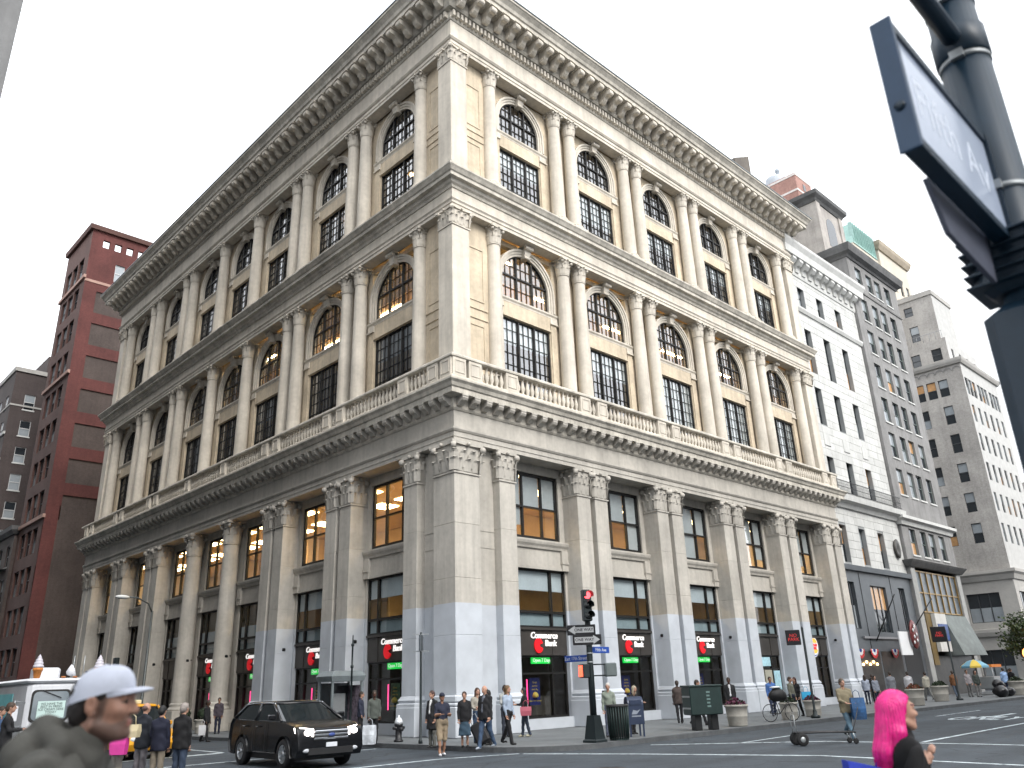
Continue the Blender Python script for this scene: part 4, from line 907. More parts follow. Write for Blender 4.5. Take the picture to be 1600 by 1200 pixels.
facade(BG, 'W', (1.2, 0), 1.2, 16, 34.8, 38.1, [(1.9, 3.0, 35.5, 37.0), (4.3, 5.3, 35.4, 36.9)], bgs, darkframe, .2); facade(BG, 'S', (0, 1.2), 1.2, 11.5, 34.8, 38.1, [(2.5 + 2.5 * k, 3.2 + 2.5 * k, 35.5, 37) for k in range(4)], MATS['sunlit beige stone'], darkframe, .2)
body(BG, 1.2, 11.5, 1.2, 16, 34.8, 38.1, bgs, name='setback', sides='ENT')
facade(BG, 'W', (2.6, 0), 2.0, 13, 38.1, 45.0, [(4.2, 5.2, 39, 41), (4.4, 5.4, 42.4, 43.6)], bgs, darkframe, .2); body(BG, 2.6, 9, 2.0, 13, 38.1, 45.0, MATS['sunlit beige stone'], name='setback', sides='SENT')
mould(BG, 2.6, 9, 2.0, 13, [(-.1, 44.4), (.12, 44.4), (.15, 45), (-.1, 45.1)], bgt, 'parapet')
tl = MB(); tl.tube([(1.4, 7.0, 38.2), (1.4, 7.0, 39.2)], .04, 6)
for k in range(9): tl.tube([(1.35, 1.5 + k * .7, 38.1), (1.35, 1.5 + k * .7, 39.1)], .025, 5)
tl.tube([(1.35, 1.4, 39.1), (1.35, 7.2, 39.1)], .03, 5); tl.obj('roof_railing', mat('grey railing', (.25, .26, .27), .5), BG)
aw2 = MB(); aw2.loft([[(-1.8, -1.8, 3.6), (9, -1.8, 3.6), (9, .1, 3.6), (-1.8, .1, 3.6)], [(-.2, -.2, 4.9), (9, -.2, 4.9), (9, .1, 4.9), (-.2, .1, 4.9)]]); aw2.obj('awning', mat('black awning', (.02, .02, .022), .7), BG)
FT = thing('distant_tower', 'pale distant high rise at the far right end of the avenue', 'building', (140, -1, 0))
facade(FT, 'W', (0, 0), 0, 12, 20, 46, [(1.5 + 3.2 * k, 3 + 3.2 * k, 24 + 3.6 * j, 26 + 3.6 * j) for k in range(3) for j in range(5)], wst, darkframe); body(FT, 0, 20, 0, 12, 0, 46, wst, sides='SENT')
FT2 = thing('distant_brick_block', 'low reddish block beyond the beige corner building', 'building', (112, -2, 0)); body(FT2, 0, 14, 0, 12, 0, 24, mat('red render', (.30, .12, .10), .8), sides='SENWT'); mould(FT2, 0, 14, 0, 12, [(-.1, 24), (.3, 24), (.3, 27), (-.1, 27)], bgt, 'parapet')

# ---- left: buildings along the side street
RB = thing('red_brick_building', 'tall red painted brick building with blank panelled side wall', 'building', (-.3, 61, 0))
redb = brickmat('red painted brick', (.115, .036, .032), (.85, .85, .85)); brn = brickmat('dark brown brick', (.085, .065, .058), (.75, .75, .75)); brf = brickmat('brown brick front', (.115, .06, .05), (.85, .85, .85))
pans = [(1.3, 9.5, 40.7 - 3.72 * k, 43.2 - 3.72 * k) for k in range(7)]
m = MB(); wall_holes(m, 0, 12, 19.8, 47.6, pans + [(2.8, 3.8, 44.9, 47.0), (5.0, 6.0, 44.9, 47.0)], .14); m.obj('side_wall', redb, RB)
for a, b, c, d in pans: MB().box(a, b, .14, .2, c, d).obj('brick_panel', brn, RB)
facade(RB, 'S', (0, 0), 0, 12, 0, 1, [(2.8, 3.8, 44.9, 47.0), (5.0, 6.0, 44.9, 47.0)], redb, whiteframe, .2, wall=False, pw=(0, 1, 0))
m = MB(); m.box(0, 1.2, -.01, .3, 0, 19.8); m.obj('side_wall', redb, RB); MB().box(1.2, 12, 0, .3, 0, 19.8).obj('side_wall', brn, RB)
MB().box(-.02, 12, -.05, .3, 44.1, 44.4).obj('string_course', mat('pink stone', (.35, .22, .18), .8), RB)
cr = MB(); wall_holes(cr, 0, 12, 47.6, 50.2, [(1.2 + 1.25 * k, 1.9 + 1.25 * k, 48.6, 49.5) for k in range(8)], .35); cr.box(0, 12, .0, .35, 50.2, 50.5); cr.obj('parapet', redb, RB)
sr = []
for k in range(12):
    c = 4.2 + 3.72 * k
    for j in range(3): sr.append((1.6 + 2.1 * j, 3.3 + 2.1 * j, c, c + 2.5))
facade(RB, 'W', (0, 0), 0, 8.6, 0, 50.4, [q for q in sr if q[3] < 49.5], brf, darkframe, .3, 'sash', pw=(.6, .4, 0))
body(RB, 0, 12, 0, 8.6, 0, 47.5, brn, sides='ENT'); 
for zz in (18.5, 33.4, 44.4): MB().box(-.22, .02, -.2, 8.7, zz, zz + .35).obj('string_course', MATS['pink stone'], RB)
mould(RB, 0, 12, 0, 8.6, [(-.1, 50.4), (.3, 50.4), (.4, 50.9), (-.1, 51)], brf)
DB = thing('dark_brick_building', 'dark brick apartment house with white sash windows and stone bands', 'building', (-1.3, 80, 0))
dbm = brickmat('dark purple brick', (.075, .058, .055), (.8, .8, .8))
facade(DB, 'S', (0, 0), 0, 14, 0, 39.6, [(1.35 + 4 * j, 2.5 + 4 * j, 2.2 + 3.25 * k, 4.1 + 3.25 * k) for k in range(11) for j in range(3)], dbm, whiteframe, .15, 'sash', sill=wst, pw=(.4, .6, 0))
facade(DB, 'W', (0, 0), 0, 24, 0, 39.6, [(1.6 + 3 * j, 2.8 + 3 * j, 2.2 + 3.25 * k, 4.1 + 3.25 * k) for k in range(11) for j in range(7)], dbm, whiteframe, .15, 'sash', pw=(.4, .6, 0))
body(DB, 0, 14, 0, 24, 0, 39.6, dbm, sides='ENT'); mould(DB, 0, 14, 0, 24, [(-.1, 39.3), (.15, 39.3), (.2, 39.8), (-.1, 39.9)], bgt, 'coping')
for zz in (28.2, 31.4): MB().box(-.15, .02, -.1, 12, zz, zz + .3).obj('string_course', wst, DB)
mould(DB, 0, 14, 0, 24, [(-.1, 35.0), (.06, 35.0), (.06, 35.2), (-.1, 35.25)], bgt, 'string_course')
body(DB, 4, 12, 4, 14, 39.6, 43.5, dbm, name='roof_house', sides='SENWT')
LB = thing('low_brick_walkup', 'low dark brick walk-up with iron fire escape on the side street', 'building', (-.6, 69.7, 0))
facade(LB, 'W', (0, 0), 0, 10, 0, 18.5, [(1 + 2.9 * j, 2.2 + 2.9 * j, 1 + 3.5 * k, 3.2 + 3.5 * k) for k in range(5) for j in range(3)], brn, darkframe, .2, sill=gst); body(LB, 0, 9, 0, 10, 0, 18.5, brn, sides='SENT')
fe = MB()
for k in range(4):
    z = 4.2 + 3.5 * k; fe.box(-1.1, -.02, 1, 7.5, z, z + .06); fe.box(-1.1, -1.06, 1, 7.5, z + .9, z + .95)
    for j in range(14): fe.box(-1.1, -1.07, 1 + j * .5, 1.03 + j * .5, z, z + .9)
    fe.tube([(-.6, 1.5, z), (-.6, 5.5, z + 3.5)], .06, 5)
fe.obj('fire_escape', blackmetal, LB)
mould(LB, 0, 9, 0, 10, [(-.1, 18.2), (.2, 18.2), (.5, 18.6), (.55, 19), (-.1, 19)], gtrim)
TG = thing('tall_grey_building', 'tall grey building whose bare edge shows in the top left corner', 'building', (-18.35, 0, 0))
tgm = mat('grey concrete', (.20, .20, .20), .85, var=.15, scale=.4, streak=.15)
facade(TG, 'E', (0, 0), 0, 95, 0, 48, [(1.8 + 3 * j, 3.4 + 3 * j, 4.5 + 3.6 * k, 6.6 + 3.6 * k) for j in range(6) for k in range(10)], tgm, darkframe, .2)
facade(TG, 'S', (0, 0), -25, 0, 0, 48, [(-23.5 + 3 * j, -21.9 + 3 * j, 4.5 + 3.6 * k, 6.6 + 3.6 * k) for j in range(7) for k in range(10)], tgm, darkframe, .2); body(TG, -25, 0, 0, 95, 0, 48, tgm, sides='NWT')
# unseen blocks added across the avenue, behind the camera, to shade the street
OB = thing('shade_block', 'plain grey block added unseen across the avenue to shade the street', 'building', (4, -60, 0)); body(OB, 0, 70, 0, 28, 0, 24, tgm, sides='SENWT')
OC = thing('shade_corner_block', 'plain grey block added unseen on the corner behind the camera for shade', 'building', (-70, -62, 0)); body(OC, 0, 46, 0, 29, 0, 30, tgm, sides='SENWT')
# ------------------------------------------------------------------ street furniture
def face(dx, dy): return math.atan2(dx, -dy)                 # rotation that turns a local -y front towards (dx, dy)
dgreen = mat('dark green paint', (.012, .028, .026), .45, .1, var=.15)
polem = mat('dark pole paint', (.015, .022, .024), .45, .2, var=.15)
signblack = mat('black sign', (.012, .012, .014), .4, var=0); signwhite = mat('white sign face', (.62, .64, .64), .5, var=.05)
signblue = mat('blue street sign', (.02, .07, .33), .4, var=.05); steel = mat('galvanised steel', (.35, .37, .38), .45, .6, var=.1)
litred = mat('lit red signal', (1, .06, .07), .3, var=0, emit=3.0); lithand = mat('lit orange signal', (1, .08, .03), .3, var=0, emit=1.6); darklens = mat('dark lens', (.01, .012, .012), .15, var=0)

SP = thing('traffic_signal_pole', 'dark traffic signal pole with red light, one way and blue street signs on kerb', 'traffic signal', (-.52, -7.25, 0))
m = MB(); m.loft([[(-.27, -.27, 0), (.27, -.27, 0), (.27, .27, 0), (-.27, .27, 0)], [(-.27, -.27, .06), (.27, -.27, .06), (.27, .27, .06), (-.27, .27, .06)], [(-.23, -.23, .1), (.23, -.23, .1), (.23, .23, .1), (-.23, .23, .1)], [(-.15, -.15, .78), (.15, -.15, .78), (.15, .15, .78), (-.15, .15, .78)]]); m.obj('base', polem, SP)
MB().lathe([(.105, .78), (.10, 2.0), (.09, 3.9), (.09, 3.95), (.02, 4.0)], 14).obj('pole', polem, SP)
vdir = face(-.76, -.65)
def at_(par, fn, loc, rz, name, m_): o = fn.obj(name, m_, par, loc=loc, rz=rz); return o
h = MB(); h.bbox(-.15, .15, -.12, .1, 3.62, 4.62, .03); hd = at_(SP, h, (-.12, -.10, 0), vdir + R(25), 'signal_head', polem)
for k, (z, mm) in enumerate(((4.44, litred), (4.12, darklens), (3.80, darklens))):
    MB().lathe([(.12, 0), (.11, .03), (.05, .05), (.005, .055)], 16).xf(T((0, -.12, z)) @ Matrix.Rotation(math.pi / 2, 4, 'X')).obj('lens', mm, hd)
    vz = MB(); n = 10; vz.loft([[(.135 * math.cos(t), -.12, z + .135 * math.sin(t)), (.135 * math.cos(t), -.34, z + .135 * math.sin(t)), (.128 * math.cos(t), -.34, z + .128 * math.sin(t)), (.128 * math.cos(t), -.12, z + .128 * math.sin(t))] for t in [math.radians(-25 + 230 * q / n) for q in range(n + 1)]]); vz.obj('visor', polem, hd)
def oneway(z, rz, dx, flip=1):
    b = MB(); b.bbox(-.46, .46, -.015, .015, -.16, .16, .01); o = at_(SP, b, (dx * math.cos(rz), dx * math.sin(rz) - .0, z), rz, 'one_way_sign', signblack); o.location += Vector((math.sin(rz) * .13, -math.cos(rz) * .13, 0))
    a = MB(); a.prism([(-.40 * flip, -.085), (.20 * flip, -.085), (.20 * flip, -.14), (.42 * flip, 0), (.20 * flip, .14), (.20 * flip, .085), (-.40 * flip, .085)], 'y', -.019, -.016); ar = a.obj('arrow', mat('grey arrow', (.34, .35, .36), .5, var=.1), o)
    text('ONE WAY', .13, signblack, ar, T((-.08 * flip, -.021, 0)), .001, .003)
oneway(3.36, face(-.9, -.45) + R(14), -.22, -1); oneway(3.05, face(-.72, -.7), -.06, 1)
def streetsign(z, rz, off, tx, L_=.95):
    b = MB(); b.bbox(-L_ / 2, L_ / 2, -.012, .012, -.10, .10, .008); o = at_(SP, b, (off * math.cos(rz), off * math.sin(rz), z), rz, 'street_sign', signblue); text(tx, .15, signwhite, o, T((0, -.0135, 0)), .001)
streetsign(2.74, 0.0, .56, 'Fifth Ave', .86); streetsign(2.50, -math.pi / 2, -.60, 'East 17th Street', 1.0)
for z in (2.35, 2.62, 2.88): MB().lathe([(.105, z), (.113, z), (.113, z + .03), (.105, z + .03)], 14).obj('band', steel, SP)
def pedsig(off, z, rz, lit):
    b = MB(); b.bbox(-.19, .19, -.12, .12, -.21, .21, .03); o = at_(SP, b, (off[0], off[1], z), rz, 'pedestrian_signal', polem if lit else mat('grey housing', (.10, .12, .12), .5))
    MB().box(-.15, .15, -.13, -.121, -.17, .17).obj('lens', lithand if lit else darklens, o)
    br = MB()
    for s in (-.16, .16): br.tube([(-off[0] * .8, 0, s), (0, 0, s)], .02, 6)
    q = MB()
    for s in (-.17, .17): MB().tube([(0, 0, z + s), (off[0], off[1], z + s)], .022, 6).obj('bracket', polem, SP)
pedsig((-.20, .10), 2.10, face(-.95, .42), True); pedsig((.62, -.30), 2.12, face(.5, .86), False)

# litter bin, mailbox, relay box
LBn = thing('litter_bin', 'dark green ribbed litter bin beside the traffic signal pole', 'bin', (.55, -7.35, 0))
n = 24; m = MB()
for k in range(n): a = 2 * math.pi * k / n; m.tube([(.30 * math.cos(a), .30 * math.sin(a), .04), (.33 * math.cos(a), .33 * math.sin(a), .5), (.34 * math.cos(a), .34 * math.sin(a), 1.0)], .022, 5)
m.obj('ribs', dgreen, LBn, kind='stuff'); MB().lathe([(.30, 0), (.31, .04), (.30, .05)], 24).obj('base', dgreen, LBn); MB().lathe([(.35, .97), (.37, 1.0), (.37, 1.05), (.33, 1.06), (.31, 1.0), (.29, .1)], 24, cap=False).obj('liner', mat('bin liner', (.02, .02, .02), .6), LBn)
MBX = thing('mailbox', 'dark blue round-topped mailbox standing on four legs', 'mailbox', (2.15, -6.75, 0), face(-.8, -.6) + R(18)); mbb = mat('mailbox blue', (.018, .03, .065), .4, .1, var=.1)
prof = [(-.26, .38), (.26, .38), (.26, 1.0)] + [(.26 * math.cos(t), 1.0 + .26 * math.sin(t)) for t in [math.pi * k / 12 for k in range(1, 12)]] + [(-.26, 1.0)]
MB().prism(prof, 'x', -.27, .27).obj('body', mbb, MBX)
for sx in (-1, 1):
    for sy in (-1, 1): MB().box(sx * .23 - .025, sx * .23 + .025, sy * .22 - .025, sy * .22 + .025, 0, .38).obj('leg', mbb, MBX)
MB().box(-.2, .2, -.285, -.2, 1.0, 1.14).obj('flap', mbb, MBX)
lg = MB(); lg.box(-.16, .16, -.263, -.261, .62, .66); lg.prism([(-.16, .70), (.02, .70), (.16, .86), (.04, .80), (-.1, .84)], 'y', -.264, -.2605); lg.obj('emblem', mat('faded print', (.25, .28, .33), .5), MBX)
RBX = thing('relay_mailbox', 'big dark green storage box on two legs by the kerb', 'box', (5.75, -7.1, 0), face(-.55, -.85)); m = MB(); m.bbox(-.62, .62, -.40, .40, .52, 1.50, .03); m.obj('body', dgreen, RBX)
m = MB(); m.bbox(-.66, .66, -.44, .44, 1.47, 1.54, .02); m.obj('lid', dgreen, RBX)
for x in (-.30, .34): MB().bbox(x - .13, x + .13, -.2, .2, 0, .52, .01).obj('leg', blackmetal, RBX)
for z in (.72, 1.12): MB().box(-.625, -.60, -.36, .36, z, z + .06).obj('trim', steel, RBX)
pt = MB()
for k in range(5): pt.box(.02, .16 - .02 * (k % 2), -.405, -.401, .78 + k * .12, .84 + k * .12)
pt.obj('notice_print', mat('faint print', (.13, .2, .19), .5), RBX)

# bus stop post, hydrant
BP = thing('sign_post', 'slim dark post with two sign brackets seen edge on at the corner', 'sign post', (-2.87, -1.42, 0)); MB().lathe([(.07, 0), (.07, .1), (.045, .14), (.04, 2.0), (.04, 3.62), (.01, 3.65)], 10).obj('post', polem, BP)
for z in (3.55, 2.98): MB().box(-.28, .28, -.03, .03, z, z + .035).obj('bracket', steel, BP, rz=face(-.76, -.65))
MB().box(-.02, .02, -.28, .28, 3.0, 3.54).obj('sign', mat('dark sign edge', (.05, .06, .07), .5), BP, rz=face(-.76, -.65))
HY = thing('fire_hydrant', 'black fire hydrant with a silver dome on the corner pavement', 'hydrant', (-2.5, .35, 0)); hb = mat('hydrant black', (.015, .015, .017), .4)
MB().lathe([(.17, 0), (.17, .06), (.12, .08), (.115, .5), (.16, .54), (.16, .6)], 14).obj('barrel', hb, HY); MB().lathe([(.16, .6), (.15, .68), (.10, .78), (.04, .82), (.04, .88), (.01, .89)], 14).obj('dome', mat('silver paint', (.62, .64, .66), .4, .3, var=.1), HY)
MB().tube([(-.24, 0, .46), (.24, 0, .46)], .055, 8).obj('outlet', hb, HY); MB().tube([(0, -.22, .42), (0, 0, .42)], .07, 8).obj('outlet', hb, HY)

# planters
plm = mat('cream concrete planter', (.40, .38, .34), .85, var=.15, scale=2.5, bump=.2); soil = mat('soil', (.03, .022, .015), .9)
mums = [mat('purple flowers', (.10, .02, .05), .7, var=.4, scale=20), mat('dark green leaves', (.02, .035, .015), .7, var=.4, scale=20), mat('rust flowers', (.16, .05, .025), .7, var=.4, scale=20)]
prim = MB().lathe([(.40, 0), (.42, .06), (.45, .4), (.465, .42), (.455, .45), (.49, .80), (.53, .82), (.54, .90), (.48, .91), (.46, .84)], 28).mesh('tub', plm); sl2 = MB().lathe([(.47, .82), (.01, .86)], 20, cap=False).mesh('soil', soil)
def tuft(seed, col, r=.5, h=.36, n=260):
    rnd = random.Random(seed); m = MB()
    for k in range(n):
        a = rnd.random() * 6.28; rr = r * math.sqrt(rnd.random()); z = .86 + h * (1 - (rr / r) ** 2) * (.4 + .6 * rnd.random()); c = Vector((rr * math.cos(a), rr * math.sin(a), z)); s = .035 + .035 * rnd.random()
        d = Vector((rnd.uniform(-1, 1), rnd.uniform(-1, 1), rnd.uniform(-.2, 1))).normalized(); u = d.orthogonal().normalized() * s; v = d.cross(u)
        m.add([c - u, c + v, c + u, c - v], [(0, 1, 2, 3)], 0 if rnd.random() < .75 else 1)
    return m.mesh('flowers', [mums[col], mums[1]])
def planter(x, y, label, col, seed, s=1.0, topiary=False):
    o = thing('planter', label, 'planter', (x, y, 0), seed * .7, 'round planters along the pavement'); s *= .76; o.scale = (s, s, s); link('tub', prim, o); link('soil', sl2, o)
    if topiary:
        rnd = random.Random(seed); m = MB()
        for k in range(420):
            d = Vector((rnd.gauss(0, 1), rnd.gauss(0, 1), rnd.gauss(0, 1))).normalized(); c = Vector((0, 0, 1.25)) + d * .38 * (.8 + .25 * rnd.random()); u = d.orthogonal().normalized() * .06; v = d.cross(u); m.add([c - u, c + v, c + u, c - v], [(0, 1, 2, 3)])
        m.obj('ball_shrub', mums[1], o)
    else: link('flowers', tuft(seed, col), o)
    return o
planter(8.15, -7.0, 'cream planter of purple flowers right of the green storage box', 0, 1, 1.12)
planter(12.9, -6.6, 'cream planter behind the loaded bicycle', 1, 2)
planter(15.6, -6.3, 'cream planter hidden behind the man with the hand truck', 0, 3)
planter(27.9, -6.1, 'cream planter of rusty flowers right of the pink haired woman', 2, 4, 1.25)
planter(34.6, -5.0, 'cream planter with green tuft left of the red lettered sign post', 1, 5, 1.3)
planter(45.5, -6.2, 'cream planter behind the heap of rubbish bags at far right', 1, 6, 1.35)
planter(48.0, -6.6, 'last cream planter at the right picture edge', 1, 7, 1.35)
planter(-1.6, 18.8, 'pale planter with ball shrub by the left facade, nearer of two', 1, 8, 1.0, True)
planter(-1.6, 21.0, 'pale planter with ball shrub by the left facade, farther of two', 1, 9, 1.0, True)

# sign posts on the avenue
def redsign(x, y, label, h=3.75, ls=.62):
    o = thing('led_sign_post', label, 'sign post', (x, y, 0)); MB().lathe([(.2, 0), (.2, .1), (.1, .16), (.08, .3), (.055, .34), (.05, h), (.01, h + .08)], 12).obj('post', polem, o)
    rz = face(-.8, -.6); b = MB().bbox(-ls / 2, ls / 2, -.06, .06, 0, ls * 1.05, .02).obj('sign_box', signblack, o, loc=(-.42 * math.cos(rz) - .05, -.42 * math.sin(rz), h - .72), rz=rz)
    text('NO\nPARK', .2, mat('red lit dots', (.55, .04, .04), .5, var=.3, scale=30, emit=.25), b, T((0, -.065, ls * .52)), .002); return o
redsign(14.28, -7.05, 'dark post with black red-lettered sign near the burger shop')
redsign(36.2, -5.5, 'dark post with small red sign far along the avenue', 4.2, .9)
# kiosk and thin pole on the side street
KS = thing('phone_kiosk', 'grey metal phone kiosk behind the black car', 'kiosk', (-2.3, 4.6, 0)); ksm = mat('kiosk metal', (.20, .23, .24), .45, .3, var=.15)
m = MB(); m.loft([[(-.75, -.55, 2.15), (.75, -.55, 2.15), (.75, .55, 2.15), (-.75, .55, 2.15)], [(-.8, -.6, 2.35), (.8, -.6, 2.35), (.8, .6, 2.35), (-.8, .6, 2.35)], [(-.65, -.5, 2.55), (.65, -.5, 2.55), (.65, .5, 2.55), (-.65, .5, 2.55)]]); m.obj('roof', ksm, KS)
for x in (-.68, .68):
    for y in (-.48, .48): MB().box(x - .04, x + .04, y - .04, y + .04, 0, 2.15).obj('post', ksm, KS)
MB().box(-.66, .66, .42, .46, .4, 2.1).obj('panel', darkpane, KS); MB().box(-.66, -.62, -.44, .42, .8, 2.05).obj('panel', darkpane, KS); MB().box(-.3, .3, .1, .4, .9, 1.7).obj('telephone', steel, KS); MB().box(.63, .67, -.44, .42, .4, 2.0).obj('poster', mat('kiosk poster', (.22, .18, .22), .5, var=.7, scale=8), KS)
TP = thing('thin_pole', 'thin dark pole with two rings behind the black car', 'pole', (-2.9, 2.9, 0)); MB().lathe([(.09, 0), (.05, .2), (.035, 2.6), (.06, 2.62), (.06, 2.7), (.035, 2.72), (.035, 3.4), (.06, 3.42), (.06, 3.5), (.03, 3.52), (.02, 3.8), (.005, 3.85)], 10).obj('pole', polem, TP)
LP = thing('street_lamp', 'street lamp with pale cobra head over the side street', 'street lamp', (-2.7, 24.5, 0)); MB().lathe([(.16, 0), (.16, .8), (.09, 1.0), (.07, 6.6)], 12).obj('post', mat('dark lamp steel', (.09, .10, .10), .5, .4), LP); MB().tube([(0, 0, 6.5), (-.3, -.1, 7.0), (-1.0, -.2, 7.3), (-1.6, -.3, 7.3)], .045, 8).obj('arm', MATS['dark lamp steel'], LP)
MB().sphere((-1.9, -.35, 7.28), (.42, .2, .12), 12, 6).obj('lamp_head', signwhite, LP)
T2 = thing('side_signal_pole', 'small signal pole beyond the ice cream truck', 'traffic signal', (-3.0, 28.5, 0)); MB().lathe([(.1, 0), (.06, .4), (.05, 4.2)], 10).obj('pole', polem, T2); MB().bbox(-.15, .15, -.15, .15, 3.2, 4.2, .03).obj('signal_head', polem, T2)
# far avenue: umbrella cart, tree, bags, lamp
UC = thing('market_umbrella', 'blue and yellow food cart umbrella at the far right', 'umbrella', (47.2, -3.2, 0)); UC.scale = (.7, .7, .9); n = 8
for k in range(n):
    a0, a1 = 2 * math.pi * k / n, 2 * math.pi * (k + 1) / n; P = lambda r, a, z: (r * math.cos(a), r * math.sin(a), z)
    MB().loft([[P(.02, a0, 2.75), P(.7, a0, 2.62), P(1.4, a0, 2.25), P(1.42, a0, 2.1)], [P(.02, a1, 2.75), P(.7, a1, 2.62), P(1.4, a1, 2.25), P(1.42, a1, 2.1)]], closed=False, cap=False).obj('canopy_panel', mat('umbrella blue', (.15, .32, .42), .6) if k % 2 else mat('umbrella yellow', (.55, .40, .06), .6), UC)
MB().tube([(0, 0, 0), (0, 0, 2.75)], .03, 6).obj('pole', steel, UC)
FC = thing('food_cart', 'steel food cart with orange trim under the umbrella', 'food cart', (49.4, -3.4, 0)); MB().bbox(-1.1, 1.1, -.6, .6, .4, 1.25, .04).obj('body', steel, FC); MB().box(-1.1, 1.1, -.62, .62, 1.9, 2.1).obj('canopy', mat('orange canopy', (.5, .16, .03), .6, emit=.15), FC)
for x in (-1.05, 1.05):
    for y in (-.58, .58): MB().tube([(x, y, .4), (x, y, 1.9)], .025, 6).obj('post', steel, FC)
for x in (-.7, .7): MB().lathe([(.28, -.05), (.3, 0), (.28, .05)], 14).xf(Matrix.Rotation(math.pi / 2, 4, 'X')).obj('wheel', blackmetal, FC, loc=(x, -.62, .3))
HL_ = thing('lit_globe_lamp', 'glowing orange lamp above the far parked cars', 'lamp', (52.0, -5.6, 0)); MB().lathe([(.1, 0), (.05, .3), (.05, 2.6)], 8).obj('post', polem, HL_); MB().sphere((0, 0, 2.8), (.36, .36, .4), 12, 8).obj('globe', mat('orange glow', (1, .30, .07), .4, var=0, emit=3.5), HL_)
RBG = thing('rubbish_bags', 'heap of black rubbish bags on the far pavement', 'rubbish bags', (41.5, -6.3, 0)); bgm = mat('black plastic bag', (.012, .012, .014), .3)
for k, (x, y, z, r) in enumerate(((0, 0, .35, .5), (.7, .1, .32, .45), (1.4, -.1, .3, .42), (.4, .2, .8, .4), (1.0, .3, .7, .4))):
    rnd = random.Random(k); b = MB().sphere((0, 0, 0), (r, r * .9, r * .75), 12, 8); b.v = [tuple(Vector(p) * (1 + .12 * math.sin(7 * p[0] + 9 * p[1] + k) * math.cos(8 * p[2]))) for p in b.v]; b.obj('rubbish_bag', bgm, RBG, loc=(x, y, z))
# tree
TR = thing('street_tree', 'leafy green street tree in front of the beige corner building', 'tree', (55.5, -5.4, 0)); TR.scale = (.85, .85, .82); bark = mat('bark', (.05, .04, .03), .9, var=.3, scale=8); leafm = [mat('leaf green', (.035, .06, .02), .6, var=.4, scale=2), mat('leaf olive', (.065, .085, .025), .6, var=.4, scale=2)]
rnd = random.Random(5); tm_ = MB(); tm_.tube([(0, 0, 0), (.05, .02, 1.5), (0, .1, 3.2), (.1, .1, 5.0), (.1, .2, 6.6)], [.17, .14, .12, .08, .03], 9); tips = []
for k in range(16):
    a = k * 2.4; z = 2.6 + 3.2 * k / 16; L_ = 2.6 - 1.1 * k / 16; p1 = Vector((.5 * L_ * math.cos(a), .5 * L_ * math.sin(a), z + .6)); p2 = Vector((L_ * math.cos(a), L_ * math.sin(a), z + 1.0 + .5 * rnd.random())); tm_.tube([(0, .05, z), p1, p2], [.06, .04, .012], 6); tips += [p1, p2, (p1 + p2) / 2]
tips += [Vector((0, 0, 6.4)), Vector((.4, .3, 6.9)), Vector((-.4, -.2, 6.6))]
tm_.obj('trunk', bark, TR); lf = MB()
for t_ in tips:
    for k in range(110):
        c = t_ + Vector((rnd.gauss(0, .42), rnd.gauss(0, .42), rnd.gauss(0, .34))); s = .06 + .05 * rnd.random(); d = Vector((rnd.gauss(0, 1), rnd.gauss(0, 1), rnd.gauss(.5, 1))).normalized(); u = d.orthogonal().normalized() * s * 1.5; v = d.cross(u).normalized() * s
        lf.add([c - u, c + v, c + u, c - v], [(0, 1, 2, 3)], 0 if rnd.random() < .6 else 1)
lf.obj('crown', leafm, TR)
# ------------------------------------------------------------------ foreground sign pole
FP = thing('foreground_sign_pole', 'big dark blue signal pole close to the camera at top right', 'signal pole', (-17.38, -24.70, 0)); fpm = mat('dark blue enamel', (.007, .025, .046), .45, .0, var=.12, scale=4); fps = mat('side enamel', (.038, .08, .15), .5, .0, var=.1, scale=4)
MB().lathe([(.125, 0), (.115, 1.2), (.11, 6.9)], 28).obj('pole', fpm, FP)
for z in (3.74, 4.50, 4.86): MB().lathe([(.111, z), (.118, z), (.118, z + .025), (.111, z + .025)], 28).obj('band', steel, FP); MB().box(-.14, -.10, -.03, .03, z - .01, z + .035).obj('clamp', steel, FP)
MB().tube([(0, 0, 4.62), (-1.2, .02, 4.66), (-4.2, .06, 4.72)], .045, 12).obj('mast_arm', fpm, FP); MB().lathe([(.112, 4.53), (.125, 4.54), (.125, 4.70), (.112, 4.71)], 20).obj('arm_collar', fpm, FP)
SGN = thing('street_name_sign', 'illuminated boxed street name sign hanging from the foreground pole', 'sign', (-18.56, -24.716, 3.45))
LZ = .575; m = MB(); m.box(0, 1.05, 0, .068, 0, .04); m.box(0, 1.05, 0, .068, LZ - .04, LZ); m.box(0, .03, 0, .068, .04, LZ - .04); m.obj('frame', fpm, SGN); m = MB(); m.bbox(-.014, .0, -.006, .076, -.012, LZ + .012, .004); m.obj('end_cap', fps, SGN); MB().box(1.05, 1.07, -.006, .076, -.01, LZ + .01).obj('end_cap', fpm, SGN)
MB().box(.03, 1.05, .012, .06, .04, LZ - .04).obj('face_panel', mat('milky sign face', (.40, .46, .58), .2, var=.08, emit=.10), SGN); text('Fifth Av', .27, mat('white sign letters', (.58, .63, .72), .4, var=.1, emit=.16), SGN, T((.54, .0112, LZ / 2)), .0004)
MB().lathe([(.02, -.02), (.02, -.012)], 12).xf(Matrix.Rotation(math.pi / 2, 4, 'Y')).obj('bolt', fpm, SGN, loc=(0, .035, .18))
MB().box(1.0, 1.08, .02, .05, .06, LZ - .06).obj('hanger', fpm, SGN)
m = MB(); m.prism([(.30, .04), (.42, -.16), (.95, -.20), (1.0, .04)], 'y', .085, .105); m.obj('rear_plate', mat('grey plate', (.10, .11, .15), .5), SGN)
FH = thing('foreground_signal_housing', 'dark finned signal housing clamped to the foreground pole', 'signal housing', (-17.42, -24.67, 3.0))
